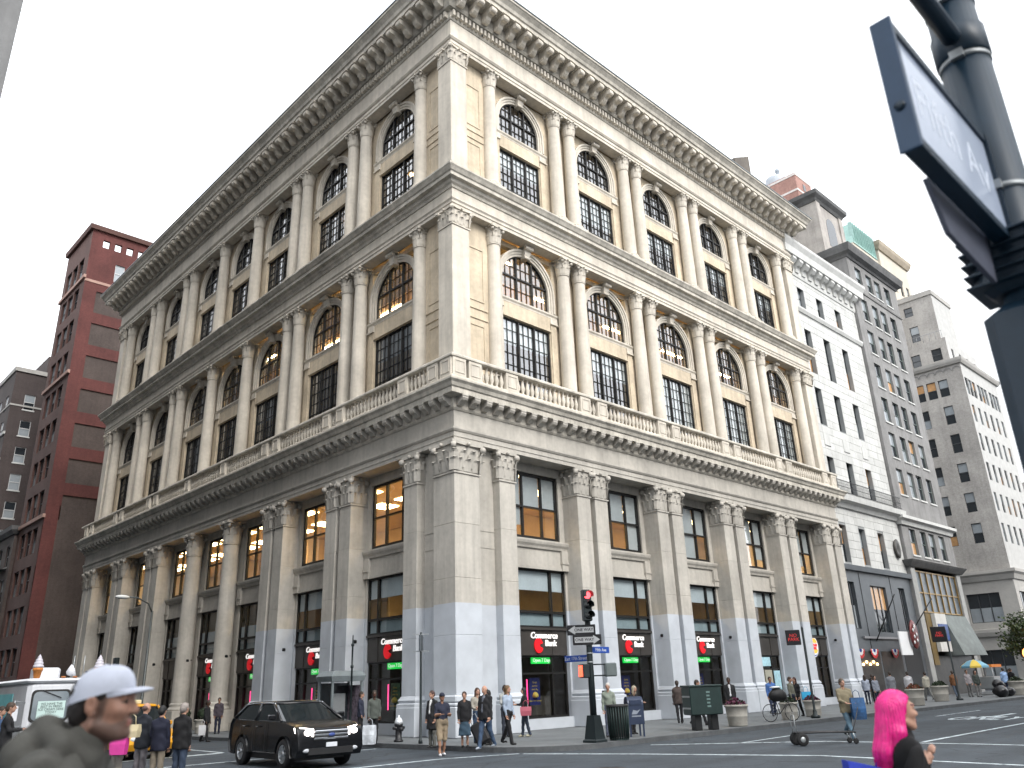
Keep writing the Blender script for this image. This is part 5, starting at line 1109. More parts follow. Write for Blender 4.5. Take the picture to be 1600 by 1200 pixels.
m = MB(); m.bbox(-.14, .14, -.15, .15, .24, .54, .05)
for k in range(5): m.bbox(-.16, .16, -.172, .172, .27 + k * .055, .282 + k * .055, .003)
m.obj('finned_head', fpm, FH); m = MB(); m.bbox(-.15, .16, -.165, .15, -1.0, .18, .05); m.obj('housing', fpm, FH)
# ------------------------------------------------------------------ vehicles
tyre = mat('tyre rubber', (.012, .012, .013), .8); rimm = mat('alloy rim', (.42, .44, .46), .3, .8, var=.05); chrome = mat('chrome', (.75, .77, .8), .12, 1.0, var=0)
headlit = mat('lit headlamp', (1, .93, .88), .2, var=0, emit=8.0); tail = mat('tail lamp', (.35, .01, .01), .3, var=0); amber = mat('amber lamp', (.9, .45, .12), .3, var=0, emit=.8)
carglass = mat('tinted car glass', (.012, .016, .018), .03, var=0, spec=.9); plate = mat('licence plate', (.6, .62, .66), .5, var=.1, scale=30); plastic = mat('black trim', (.015, .015, .016), .5)
def wheel(par, x, y, r, wd=.22, spokes=9):
    sg = 1 if x > 0 else -1; o = MB().lathe([(r * .62, -wd / 2), (r * .93, -wd / 2), (r, -wd / 2 + .04), (r, wd / 2 - .04), (r * .93, wd / 2), (r * .62, wd / 2)], 28, cap=False).xf(Matrix.Rotation(math.pi / 2, 4, 'Y')).obj('wheel', tyre, par, loc=(x, y, r))
    m = MB(); m.lathe([(r * .64, wd * .25), (r * .60, wd * .5), (r * .57, wd * .46), (r * .5, wd * .1), (.01, wd * .1)], 28, smooth=True, cap=False)
    for k in range(spokes):
        a = 2 * math.pi * k / spokes; c, s = math.cos(a), math.sin(a); q = [(c * .05 - s * t, s * .05 + c * t) for t in (-.03, .03)]; e = [(c * r * .59 - s * t, s * r * .59 + c * t) for t in (-.022, .022)]
        m.loft([[(*q[0], wd * .2), (*q[1], wd * .2), (*q[1], wd * .42), (*q[0], wd * .42)], [(*e[0], wd * .3), (*e[1], wd * .3), (*e[1], wd * .46), (*e[0], wd * .46)]])
    m.lathe([(.07, wd * .2), (.07, wd * .46), (.01, wd * .47)], 12, cap=False); m.xf(Matrix.Rotation(sg * math.pi / 2, 4, 'Y')).obj('rim', rimm, o); return o
def bevel(o, w_, seg=3):
    b = o.modifiers.new('bevel', 'BEVEL'); b.width = w_; b.segments = seg; b.limit_method = 'ANGLE'; b.angle_limit = R(25); b.harden_normals = False; o.modifiers.new('normals', 'WEIGHTED_NORMAL')
    for p in o.data.polygons: p.use_smooth = True
    return o
def shrink(poly, d, c):
    return [(p[0] + (c[0] - p[0]) * d, p[1] + (c[1] - p[1]) * d) for p in poly]
def car(name, label, cat, loc, rz, prof, W_, gh, wy, wr, paint, roofz, group=None):
    """front towards local -y; prof: side outline (y,z) above the sills with wheel arches added; gh: greenhouse (y base front, rear, y roof front, rear)"""
    o = thing(name, label, cat, loc, rz, group); P = list(prof)
    low = []
    for y0 in (wy[1], wy[0]):                          # wheel-arch notches, rear to front along the sill
        low += [(y0 + (wr + .07) * math.cos(t), wr + (wr + .07) * math.sin(t)) for t in [math.pi * k / 10 for k in range(11)]]
    poly = P + [(p[0], max(p[1], .24)) for p in low]
    cz = (sum(p[0] for p in poly) / len(poly), .7); rings = []
    for x, d in ((-W_ / 2 + .05, .03), (-W_ / 2, .012), (-W_ / 2 + .015, .004), (-W_ / 2 + .16, 0), (W_ / 2 - .16, 0), (W_ / 2 - .015, .004), (W_ / 2, .012), (W_ / 2 - .05, .03)):
        rings.append([(x, y, z) for y, z in shrink(poly, d, cz)])
    bevel(MB().loft(rings).obj('body', paint, o), .045)
    MB().box(-W_ / 2 + .2, W_ / 2 - .2, prof[0][0] * .9, prof[-1][0] * .9, .2, .7).obj('underbody', plastic, o)
    for y0 in wy:
        for sg in (-1, 1): wheel(o, sg * (W_ / 2 - .12), y0, wr)
    yb0, yb1, yr0, yr1, zb = gh; wb, wt = W_ / 2 - .05, W_ / 2 - .24
    def ring(y0, y1, w_, z, c=.1): return [(-w_ + c, y0, z), (w_ - c, y0, z), (w_, y0 + c * 1.3, z), (w_, y1 - c, z), (w_ - c, y1, z), (-w_ + c, y1, z), (-w_, y1 - c, z), (-w_, y0 + c * 1.3, z)]
    MB().loft([ring(yb0, yb1, wb, zb - .03), ring(yr0, yr1, wt, roofz - .07)], cap=False).obj('windows', carglass, o)
    MB().loft([ring(yr0 - .05, yr1 + .06, wt + .015, roofz - .09), ring(yr0, yr1, wt - .01, roofz - .03), ring(yr0 + .18, yr1 - .15, wt - .12, roofz)], smooth=True).obj('roof', paint, o)
    def side(y, z, sg):                                # point on the greenhouse side
        f = (z - zb) / (roofz - .07 - zb); return (sg * (wb + (wt - wb) * f + .006), y, z)
    for sg in (-1, 1):
        for ya, yb in ((yb0 + .1, yr0), (yr0 + (yr1 - yr0) * .42, yr0 + (yr1 - yr0) * .42), (yb1 - .05, yr1)):
            MB().tube([side(ya, zb, sg), side(yb, roofz - .07, sg)], .04, 6).obj('pillar', paint, o)
        MB().bbox(-.1, .1, -.07, .07, -.07, .08, .03).obj('mirror', paint, o, loc=(sg * (W_ / 2 + .1), yb0 + .42, zb + .1))
        for yy in (yr0 + .02, yr0 + (yr1 - yr0) * .45, yr1 - .15): MB().box(sg * (W_ / 2 - .006), sg * (W_ / 2 + .003), yy - .006, yy + .006, .38, zb - .06).obj('door_gap', plastic, o)
        for yy in (yr0 + .55, yr0 + (yr1 - yr0) * .45 + .6): MB().bbox(-.02, .02, -.1, .1, -.02, .02, .008).obj('door_handle', paint, o, loc=(sg * (W_ / 2 + .012), yy, zb - .14))
    return o
black = mat('black car paint', (.005, .0055, .007), .22, .0, var=0, spec=.3, coat=.25)
sprof = [(-1.92, .28), (-2.26, .30), (-2.36, .48), (-2.36, .66), (-2.33, .86), (-2.26, 1.0), (-2.05, 1.07), (-1.6, 1.13), (-1.15, 1.19), (0, 1.20), (1.4, 1.22), (2.12, 1.26), (2.27, 1.12), (2.34, .8), (2.36, .55), (2.26, .32), (1.9, .28)]
SUV = car('black_suv', 'black sport utility vehicle with lit headlights crossing the side street', 'car', (-8.45, -2.65, ZR), R(-4), sprof, 1.92, (-1.3, 2.22, -.28, 1.62, 1.18), (-1.42, 1.40), .375, black, 1.70)
for sg in (-1, 1):
    m = MB(); m.loft([[(sg * .52, -2.352, .80), (sg * .88, -2.29, .82), (sg * .92, -2.05, .9), (sg * .92, -2.0, 1.02), (sg * .85, -2.2, 1.03), (sg * .52, -2.33, .99)], [(sg * .52, -2.2, .80), (sg * .85, -2.15, .82), (sg * .86, -2.0, .9), (sg * .86, -1.95, 1.0), (sg * .8, -2.1, 1.0), (sg * .52, -2.2, .98)]]); m.obj('headlight', headlit, SUV)
    MB().sphere((sg * .68, -2.345, .90), (.10, .06, .075), 12, 8).obj('lamp_bulb', headlit, SUV); MB().sphere((sg * .7, -2.33, .47), (.12, .05, .06), 10, 6).obj('fog_lamp', mat('fog lamp glass', (.45, .47, .5), .2), SUV); MB().box(sg * .70, sg * .90, 2.22, 2.31, .88, 1.12).obj('tail_light', tail, SUV)
    y0, y1 = -.9, 1.98; MB().tube([(sg * .885, 2.12, 1.24), (sg * .86, 1.95, 1.36), (sg * .76, 1.55, 1.62), (sg * .725, 1.0, 1.655), (sg * .725, .0, 1.655), (sg * .735, -.35, 1.63)], .017, 6).obj('chrome_trim', chrome, SUV)
for k in range(3): MB().bbox(-.5, .5, -2.385, -2.33, .72 + k * .085, .775 + k * .085, .012).obj('grille_bar', chrome, SUV)
MB().box(-.5, .5, -2.365, -2.32, .70, .98).obj('grille', plastic, SUV); MB().sphere((0, -2.385, .83), (.1, .02, .045), 12, 6).obj('badge', mat('badge blue', (.05, .08, .25), .3), SUV)
MB().box(-.65, .65, -2.372, -2.30, .36, .52).obj('lower_grille', plastic, SUV); MB().bbox(-.16, .16, -2.40, -2.37, .53, .64, .006).obj('licence_plate', plate, SUV)
yellow = mat('taxi yellow', (.65, .30, .012), .3, var=.05, coat=.6)
tprof = [(-1.95, .26), (-2.4, .30), (-2.5, .5), (-2.45, .72), (-2.2, .82), (-1.1, .95), (0, .98), (1.3, 1.0), (2.2, .98), (2.45, .85), (2.5, .5), (2.3, .28), (1.95, .26)]
TX = car('yellow_taxi', 'yellow taxi half hidden behind the waiting group at left', 'car', (-9.7, 6.6, ZR), 0, tprof, 1.9, (-1.3, 2.0, -.55, 1.5, .98), (-1.45, 1.45), .33, yellow, 1.74)
for k in range(5): MB().box(-.956, -.951, -1.0 + k * .5, -.75 + k * .5, .62, .72).obj('side_stripe', plastic, TX)
for sg in (-1, 1): MB().sphere((sg * .68, -2.42, .65), (.17, .08, .09), 10, 6).obj('headlight', mat('headlamp glass', (.5, .52, .55), .1), TX)
MB().bbox(-.3, .3, -.08, .08, 1.73, 1.88, .03).obj('roof_sign', mat('taxi roof sign', (.6, .55, .35), .5), TX)
blue = mat('dark blue car paint', (.012, .025, .06), .2, var=0, coat=1.0)
for k, (x, y, lb, pm) in enumerate(((51.5, -8.9, 'dark blue parked car half cut by the right picture edge', blue), (58.5, -9.0, 'black parked car beyond the blue one at far right', black))):
    c = car('parked_car', lb, 'car', (x, y, ZR), R(90), tprof, 1.85, (-1.25, 1.75, -.45, 1.0, .96), (-1.45, 1.45), .33, pm, 1.50, 'cars parked along the far kerb')
# ice cream truck, front towards -y
TK = thing('ice_cream_truck', 'white ice cream truck with two giant cones on its roof', 'truck', (-13.42, 4.0, ZR)); tw = mat('white truck paint', (.62, .63, .66), .4, var=.08, scale=2, coat=.3)
m = MB(); m.bbox(-1.15, 1.15, -3.0, 3.0, .45, 2.42, .10); m.obj('body', tw, TK)
m = MB(); m.bbox(-1.19, 1.19, -3.05, 3.05, 2.40, 2.52, .05); m.obj('roof', tw, TK)
wg = glass('truck window glass', (.7, .76, .8), .9, .12); gask = mat('rubber gasket', (.02, .02, .02), .7)
def rrect(x0, x1, z0, z1, c=.12, n=4):
    P = []
    for cx, cz, a in ((x1 - c, z1 - c, 0), (x0 + c, z1 - c, 90), (x0 + c, z0 + c, 180), (x1 - c, z0 + c, 270)): P += [(cx + c * math.cos(math.radians(a + 90 * k / n)), cz + c * math.sin(math.radians(a + 90 * k / n))) for k in range(n + 1)]
    return P
for x0, x1 in ((-1.04, -.04), (.04, 1.04)):
    w_ = MB().prism(rrect(x0, x1, 1.38, 2.22), 'y', -3.02, -2.98).obj('windscreen', gask, TK); MB().prism(rrect(x0 + .05, x1 - .05, 1.43, 2.17), 'y', -3.03, -3.018).obj('pane', mat('windscreen glass', (.16, .19, .21), .06, var=.1, spec=.8), w_)
    MB().tube([(x0 + .25, -3.05, 2.2), (x0 + .75, -3.06, 2.0)], .012, 5).obj('wiper', plastic, w_)
nt_ = MB().box(-.86, -.16, -3.04, -3.032, 1.48, 1.92).obj('notice', mat('pale green notice', (.45, .58, .55), .6, var=.05, emit=.05), TK)
text("WE HAVE THE\nBEST IN FRESH\nICE CREAM HERE\nTODAY", .085, mat('notice ink', (.06, .08, .08), .6, var=0), nt_, T((-.51, -3.045, 1.74)), .001)
for sg in (-1, 1):
    MB().lathe([(.13, 0), (.14, .03), (.02, .05)], 16).xf(Matrix.Rotation(math.pi / 2, 4, 'X')).obj('headlight', MATS['headlamp glass'], TK, loc=(sg * .85, -3.0, .95)); MB().tube([(sg * 1.15, -2.9, 1.9), (sg * 1.42, -3.0, 1.95), (sg * 1.42, -3.0, 1.3), (sg * 1.15, -2.9, 1.3)], .02, 6).obj('mirror_frame', steel, TK); MB().bbox(-.1, .1, -.03, .03, -.2, .2, .02).obj('mirror', tw, TK, loc=(sg * 1.42, -3.02, 1.62))
    for y0 in (-1.9, 1.9): wheel(TK, sg * 1.0, y0, .38, .24, 6)
MB().box(-1.17, -1.14, -1.6, 1.2, 1.35, 2.15).obj('serving_window', mat('cyan lit hatch', (.12, .35, .38), .3, var=.3, emit=.12), TK); MB().box(-1.5, -1.15, -1.7, 1.3, 1.25, 1.3).obj('counter', steel, TK)
m = MB(); m.bbox(-1.1, 1.1, -3.12, -2.98, .42, .62, .04); m.obj('bumper', steel, TK)
def cone(x, y, s):
    c = MB(); c.lathe([(.09, 0), (.12, .02), (.17, .30), (.20, .32), (.20, .42), (.17, .43)], 18).xf(T((0, 0, 0))); o = c.obj('ice_cream_cone', mat('waffle orange', (.55, .20, .04), .6, var=.25, scale=12), TK, loc=(x, y, 2.52), scale=(s, s, s))
    f = MB(); f.lathe([(.17, .42), (.215, .47), (.20, .53), (.16, .55), (.18, .60), (.165, .66), (.125, .68), (.14, .73), (.12, .78), (.08, .80), (.09, .84), (.06, .89), (.02, .95), (.005, .98)], 18); f.obj('swirl', mat('white ice cream', (.50, .48, .53), .5, var=.05), o)
cone(-.95, -2.85, .66); cone(.75, -2.6, .66)
MB().bbox(-.35, .35, -.25, .25, 0, .34, .05).obj('roof_unit', tw, TK, loc=(-.3, -1.2, 2.52)); MB().lathe([(.1, 0), (.34, .26), (.36, .26), (.1, -.05)], 16).xf(Matrix.Rotation(R(70), 4, 'Y')).obj('loudspeaker', tw, TK, loc=(.0, -2.3, 2.68), scale=(.55, .55, .55))
for x in (.1, .38): MB().tube([(x, -2.4, 2.5), (x, -2.4, 3.15)], .012, 5).obj('aerial', steel, TK)
for k in range(3): MB().bbox(-.06, .06, -.03, .03, 0, .05, .015).obj('marker_lamp', mat('amber marker', (.35, .12, .03), .4), TK, loc=(-.3 + k * .3, -3.0, 2.52))
# ------------------------------------------------------------------ people: one continuous surface each, from blended limbs
def surface_net(F, org, h):
    nx, ny, nz = F.shape; ins = F < 0; idx = -np.ones((nx - 1, ny - 1, nz - 1), int)
    acc = np.zeros((nx - 1, ny - 1, nz - 1, 3)); cnt = np.zeros((nx - 1, ny - 1, nz - 1))
    C = [(i, j, k) for i in (0, 1) for j in (0, 1) for k in (0, 1)]
    sl = lambda c: (slice(c[0], nx - 1 + c[0]), slice(c[1], ny - 1 + c[1]), slice(c[2], nz - 1 + c[2]))
    for a in C:
        for ax in range(3):
            if a[ax]: continue
            b = list(a); b[ax] = 1; b = tuple(b); A, B = F[sl(a)], F[sl(b)]; x = (A < 0) != (B < 0)
            t = np.where(x, A / np.where(x, A - B, 1), 0)
            for d in range(3): acc[..., d] += np.where(x, a[d] + (t if d == ax else 0), 0)
            cnt += x
    act = cnt > 0; idx[act] = np.arange(act.sum()); ijk = np.argwhere(act); V = (ijk + acc[act] / cnt[act][:, None]) * h + np.array(org); Q = []
    for ax in range(3):
        u, v = (ax + 1) % 3, (ax + 2) % 3; s0 = [slice(None)] * 3; s1 = [slice(None)] * 3; s0[ax] = slice(0, -1); s1[ax] = slice(1, None)
        a, b = ins[tuple(s0)], ins[tuple(s1)]; e = np.argwhere(a != b); ok = (e[:, u] > 0) & (e[:, v] > 0) & (e[:, u] < F.shape[u] - 1) & (e[:, v] < F.shape[v] - 1); e = e[ok]; flip = a[tuple(e.T)]
        def cell(du, dv): q = e.copy(); q[:, u] -= du; q[:, v] -= dv; return idx[tuple(q.T)]
        q = np.stack([cell(1, 1), cell(0, 1), cell(0, 0), cell(1, 0)], 1); q[~flip] = q[~flip][:, ::-1]; Q.append(q)
    return V, np.concatenate(Q)
def d_cap(P, a, b, r1, r2, sq=None):
    a, b = np.array(a, float), np.array(b, float); ab = b - a; q = P - a; t = np.clip(q @ ab / max(ab @ ab, 1e-9), 0, 1); d = q - t[..., None] * ab
    if sq is not None: d = d / np.array(sq)
    return np.sqrt((d * d).sum(-1)) - (r1 + (r2 - r1) * t)
def d_ell(P, c, r, M=None):
    q = P - np.array(c); 
    if M is not None: q = q @ np.array(M)
    r = np.array(r); k0 = np.sqrt(((q / r) ** 2).sum(-1)); k1 = np.sqrt(((q / r ** 2) ** 2).sum(-1)); return k0 * (k0 - 1) / np.maximum(k1, 1e-6)
def evalp(P, prims, k=.025, disp=None):
    best = None; lab = np.zeros(P.shape[:-1], int); raw = None
    for pr in prims:
        kind, args, l = pr[0], pr[1], pr[2]; kk = pr[3] if len(pr) > 3 else k
        if kind == 'k': d = np.maximum(d_cap(P, *args[:5]), args[5] - P[..., 2])      # capsule cut off flat below
        else: d = d_cap(P, *args) if kind == 'c' else d_ell(P, *args)
        if l < 0:                                       # carve away
            h = np.clip(.5 - .5 * (best + d) / kk, 0, 1); best = best + (-d - best) * h + kk * h * (1 - h); continue
        if best is None: best = d.copy(); raw = d.copy(); lab[:] = l
        else:
            m = d < raw; lab[m] = l; raw = np.minimum(raw, d); h = np.clip(.5 + .5 * (best - d) / kk, 0, 1); best = best + (d - best) * h - kk * h * (1 - h)
    if disp is not None: best = best + disp(P, lab)
    return best, lab
def sdf_mesh(prims, h, k=.025, pad=.05, disp=None):
    pts = []
    for pr in prims:
        a = pr[1]; 
        if pr[2] < 0: continue
        if pr[0] in 'ck': mx = max(a[2], a[3]) * (max(a[4]) if len(a) > 4 and a[4] else 1); pts += [np.array(a[0]) - mx, np.array(a[0]) + mx, np.array(a[1]) - mx, np.array(a[1]) + mx]
        else: mx = max(a[1]); pts += [np.array(a[0]) - mx, np.array(a[0]) + mx]
    lo, hi = np.min(pts, 0) - pad, np.max(pts, 0) + pad; n = np.ceil((hi - lo) / h).astype(int) + 1
    G = np.stack(np.meshgrid(*[lo[i] + h * np.arange(n[i]) for i in range(3)], indexing='ij'), -1).astype(np.float32); F, _ = evalp(G, prims, k, disp); V, Q = surface_net(F, lo, h)
    _, lab = evalp(V[Q].mean(1), prims, k); return V, Q, lab
def mesh_np(name, parts, mats):
    Vs, Fs, Ls, o = [], [], [], 0
    for V, Q, l in parts: Vs.append(V); Fs += [tuple(int(i) + o for i in q) for q in Q]; Ls += [int(x) for x in l]; o += len(V)
    me = bpy.data.meshes.new(name); me.from_pydata(np.concatenate(Vs).tolist(), [], Fs)
    for m in mats: me.materials.append(m)
    me.polygons.foreach_set('material_index', Ls); me.polygons.foreach_set('use_smooth', [True] * len(Fs)); me.update(); return me
def fingers(wrist, d, side, palm, s=1.0, curl=.5):
    """five separate tapering fingers from a hand; d along the hand, side across, palm towards the palm side"""
    m = MB(); w0 = Vector(wrist); d, side, palm = Vector(d).normalized(), Vector(side).normalized(), Vector(palm).normalized()
    for k, (o, L_) in enumerate(((-.03, .062), (-.01, .075), (.01, .08), (.03, .072))):
        b = w0 + d * .075 * s + side * o * s; p1 = b + (d * math.cos(curl) + palm * math.sin(curl)) * L_ * .5 * s; p2 = p1 + (d * math.cos(curl * 2.2) + palm * math.sin(curl * 2.2)) * L_ * .5 * s
        m.tube([b, p1, p2], [.0095 * s, .0085 * s, .006 * s], 6)
    b = w0 + d * .025 * s + side * .035 * s; p1 = b + (d * .6 + side * .7 + palm * .25) * .04 * s; m.tube([b, p1, p1 + (d * .9 + side * .2 + palm * .3) * .035 * s], [.012 * s, .0105 * s, .007 * s], 6)
    V = np.array(m.v); Q = [f for f in m.f]; return V, Q, [0] * len(Q)
_pm = {}
def cloth(col, rough=.85):
    k = tuple(round(c, 3) for c in col)
    if k not in _pm: _pm[k] = mat('cloth %d' % len(_pm), col, rough, var=.18, scale=6)
    return _pm[k]
SK = {'light': (.42, .24, .17), 'tan': (.30, .16, .10), 'dark': (.07, .035, .022)}
def person(label, x, y, ang, h=1.72, skin='light', hair=(.03, .02, .015), top=(.02, .02, .025), bottom=(.02, .025, .04), shoe=(.015, .015, .015), stride=0.0, arms=((.1, .15), (.1, .15)), out=.12,
           legs='trousers', coat=None, hairstyle='short', cap=None, under=None, bulk=1.0, z=0.0, group=None, res=.0245, lean=0.0, look=0.0, head=None):
    """front = local -y; stride swings the legs; arms = (shoulder forward, elbow bend) for the -x and +x side"""
    s = h / 1.75; pr = []; hp = np.array((0, 0, .92)); B = bulk
    def leg(sg, a, bend):
        hip = np.array((sg * .09, 0, .90)); k_ = hip + .42 * np.array((0, -math.sin(a), -math.cos(a))); an = k_ + .42 * np.array((0, -math.sin(a - bend), -math.cos(a - bend))); return hip, k_, an
    La, Ra = leg(-1, stride, max(0, -stride) * .9 + .04), leg(1, -stride, max(0, stride) * .9 + .04); dz = .075 - min(La[2][2], Ra[2][2])
    for (hip, kn, an), sg in ((La, -1), (Ra, 1)):
        up = np.array((0, 0, dz)); hip, kn, an = hip + up, kn + up, an + up
        if legs == 'skirt': pr += [('c', (kn, an, .05, .038), 0)]
        elif legs == 'shorts': pr += [('c', (hip, kn + np.array((0, 0, -.02)), .095 * B, .085), 3), ('c', (kn, an, .055, .04), 0)]
        else: pr += [('c', (hip, kn, .09 * B, .068), 3), ('c', (kn, an, .066, .056), 3)]
        pr += [('c', (an + np.array((0, .03, -.035)), an + np.array((0, -.15, -.045)), .042, .032), 4, .01)]
    o = np.array((0, 0, dz)); ln = lambda zz: np.array((0, -lean * (zz - .9), 0))
    P = lambda x_, y_, z_: np.array((x_, y_, z_)) + o + ln(z_)
    pr += [('c', (P(-.05, 0, .95), P(.05, 0, .95), .125 * B, .125 * B), 3 if not coat else 2), ('c', (P(0, 0, 1.0), P(0, .01, 1.25), .125 * B, .135 * B, (1.2, .95, 1)), 2), ('c', (P(-.085, .01, 1.31), P(.085, .01, 1.31), .11 * B, .11 * B, (1, .9, 1)), 2), ('c', (P(-.145, .01, 1.405), P(.145, .01, 1.405), .05, .05), 2, .05), ('c', (P(0, .015, 1.49), P(-.13, .01, 1.425), .045, .04), 2, .03), ('c', (P(0, .015, 1.49), P(.13, .01, 1.425), .045, .04), 2, .03)]
    if under: pr += [('c', (P(0, -.06 * B, 1.05), P(0, -.045, 1.40), .085 * B, .075, (.55, 1, 1)), 5, .01)]
    if coat == 'hip': pr += [('k', (P(0, 0, .80), P(0, 0, 1.15), .165 * B, .15 * B, (1.15, .85, 1), P(0, 0, .80)[2]), 2, .012)]
    if coat == 'knee': pr += [('k', (P(0, 0, .55), P(0, 0, 1.1), .195 * B, .15 * B, (1.1, .85, 1), P(0, 0, .55)[2]), 2, .012)]
    if legs == 'skirt': pr += [('k', (P(0, 0, .36), P(0, 0, .98), .20, .13, (1.1, .85, 1), P(0, 0, .36)[2]), 3, .012)]
    hands = []
    for sg, (fw, el) in ((-1, arms[0]), (1, arms[1])):
        sh = P(sg * .178, .01, 1.39); d1 = np.array((sg * math.sin(out), -math.sin(fw), -math.cos(fw))); d1 /= np.linalg.norm(d1); e = sh + d1 * .28; a2 = fw + el; d2 = np.array((-sg * .25 * math.sin(min(el, 1.6)), -math.sin(a2), -math.cos(a2))); d2 /= np.linalg.norm(d2); wv = e + d2 * .24; hd = wv + d2 * .06
        pr += [('c', (sh, e, .058 * B, .047), 2), ('c', (e, wv, .048, .036), 2 if legs != 'shorts' else 0), ('c', (wv, hd, .028, .034, (1, .8, 1)), 0, .01)]
        hands.append((wv + d2 * .02, d2, np.array((1.0, 0, 0)) if abs(d2[0]) < .8 else np.array((0, 1.0, 0)), np.array((-sg * .8, -.4, 0))))
    ph = x * 3.1 + y; V, Q, L_ = sdf_mesh(pr, res, disp=lambda P, l: .006 * np.sin(26 * P[..., 2] + 17 * P[..., 0] + 3 * np.sin(15 * P[..., 1] + ph)) + .004 * np.sin(43 * P[..., 1] - 31 * P[..., 2] + ph)); parts = [(V, Q, L_)]
    hc = P(0, -.02, 1.64); nk = P(0, .01, 1.47); hh = []
    hh += [('c', (nk - np.array((0, 0, .04)), hc - np.array((0, -.01, .05)), .052, .05), 0), ('e', (hc, (.072, .092, .105)), 0), ('e', (hc + np.array((0, -.035, -.065)), (.05, .055, .05)), 0), ('c', (hc + np.array((0, -.09, .01)), hc + np.array((0, -.112, -.022)), .009, .014), 0, .01)]
    for sg in (-1, 1): hh += [('e', (hc + np.array((sg * .074, .005, -.01)), (.012, .02, .032)), 0, .008), ('e', (hc + np.array((sg * .03, -.083, .012)), (.013, .01, .009)), 6, .004)]
    hh += [('e', (hc + np.array((0, -.088, -.055)), (.022, .01, .006)), 7, .004)]
    if hairstyle in ('short', 'long', 'curly'): hh += [('e', (hc + np.array((0, .018, .028)), (.086, .100, .098)), 1, .006), ('e', (hc + np.array((0, .06, -.01)), (.076, .07, .085)), 1, .006)]
    if hairstyle == 'bald': hh += [('e', (hc + np.array((0, .055, -.01)), (.078, .055, .06)), 1, .006)]
    if hairstyle == 'long': hh += [('c', (hc + np.array((0, .05, 0)), hc + np.array((0, .075, -.2)), .08, .07, (1.1, .7, 1)), 1, .02)] + [('c', (hc + np.array((sg * .07, .0, .03)), hc + np.array((sg * .085, .02, -.18)), .03, .03), 1, .02) for sg in (-1, 1)]
    if cap is not None: hh += [('e', (hc + np.array((0, .005, .05)), (.085, .102, .075)), 8, .004), ('c', (hc + np.array((-.03, -.10, .04)), hc + np.array((.03, -.10, .04)), .045, .045, (1.1, 1.4, .25)), 8, .006)]
    if look:
        c_, s_ = math.cos(look), math.sin(look); 
        def rot(p): q = np.array(p) - hc; return hc + np.array((c_ * q[0] - s_ * q[1], s_ * q[0] + c_ * q[1], q[2]))
        hh = [((t[0], (rot(t[1][0]), *t[1][1:]) if t[0] == 'e' else (rot(t[1][0]), rot(t[1][1]), *t[1][2:]), *t[2:])) for t in hh]
    parts.append(head(hc) if head else sdf_mesh(hh, .0115 if res < .026 else .015, .02, .02))
    for wv, d2, sd_, pm_ in hands: parts.append(fingers(wv, d2, sd_, pm_))
    mats = [mat('skin ' + skin, SK[skin], .55, var=.08, scale=12), cloth(hair, .6), cloth(top), cloth(bottom), cloth(shoe, .5), cloth(under or top), cloth((.02, .015, .012), .3), cloth((.28, .09, .08)), cloth(cap or top)]
    me = mesh_np('person', parts, mats); o_ = link('person', me, None, (x, y, z), R(ang), (s, s, s), label=label, cat='person', group=group); return o_
navy, blk, grey, jeans, khaki = (.015, .018, .035), (.012, .012, .014), (.14, .14, .14), (.045, .075, .13), (.28, .22, .15)
CAMA = math.degrees(face(-.76, -.65))                 # rotation for somebody facing the camera
RGT = 46                                               # facing to the right of the picture
# --- waiting at the corner
person('woman in long black coat and white shirt beside the sign post', -4.05, -3.55, CAMA - 35, 1.66, hair=(.05, .02, .015), top=blk, bottom=(.10, .10, .09), coat='knee', under=(.6, .6, .6), hairstyle='short')
person('man in navy cap, navy polo shirt and khaki shorts with arms crossed', -4.70, -4.85, CAMA + 25, 1.74, skin='tan', top=navy, bottom=khaki, shoe=(.6, .6, .62), legs='shorts', cap=navy, arms=((.35, 1.3), (.35, 1.3)), bulk=1.12, z=ZR, stride=.12)
person('smiling woman in dark jacket and long blue denim skirt', -3.55, -4.55, CAMA, 1.60, hair=(.04, .02, .015), top=blk, bottom=(.05, .09, .13), legs='skirt', coat='hip', hairstyle='short', arms=((.1, .1), (.0, .15)))
person('woman in pale cardigan with long brown hair behind the denim skirt', -2.0, -3.4, CAMA + 30, 1.70, hair=(.06, .03, .02), top=(.30, .28, .24), bottom=jeans, hairstyle='long', arms=((.2, 1.2), (.3, 1.3)))
person('big bald man in black jacket, open grey shirt and blue jeans', -3.75, -5.75, CAMA - 30, 1.78, hair=(.10, .07, .05), top=blk, bottom=jeans, shoe=(.25, .28, .32), coat='hip', under=(.12, .13, .16), hairstyle='bald', bulk=1.2, stride=.25)
person('dark haired woman in black holding a cup behind the bald man', -2.45, -4.45, CAMA - 60, 1.62, hair=(.012, .01, .01), top=blk, bottom=blk, hairstyle='long', coat='hip', arms=((.4, 1.4), (.1, .2)))
person('man in pale blue shirt partly hidden behind the bald man', -2.2, -5.1, CAMA + 60, 1.76, hair=(.12, .07, .03), top=(.3, .36, .45), bottom=blk, hairstyle='long', stride=.25)
person('man in light grey jacket looking at something in his hands', .55, -2.05, CAMA + 35, 1.76, skin='tan', top=(.32, .33, .32), bottom=(.03, .035, .05), arms=((.35, 1.3), (.35, 1.3)), under=(.5, .5, .5), look=.2)
person('woman in black with long dark hair standing close to the man in grey jacket', .95, -2.65, CAMA - 70, 1.66, hair=(.012, .01, .01), top=blk, bottom=(.03, .04, .06), shoe=(.45, .42, .3), hairstyle='long', arms=((.4, 1.2), (.4, 1.2)), stride=.12)
person('man in olive jacket standing beside the hydrant', -3.3, .75, CAMA + 15, 1.74, skin='dark', top=(.07, .08, .07), bottom=blk, coat='hip')
person('man in dark coat behind the phone kiosk', -1.7, 4.0, CAMA + 90, 1.72, top=(.03, .035, .06), bottom=blk, coat='hip')
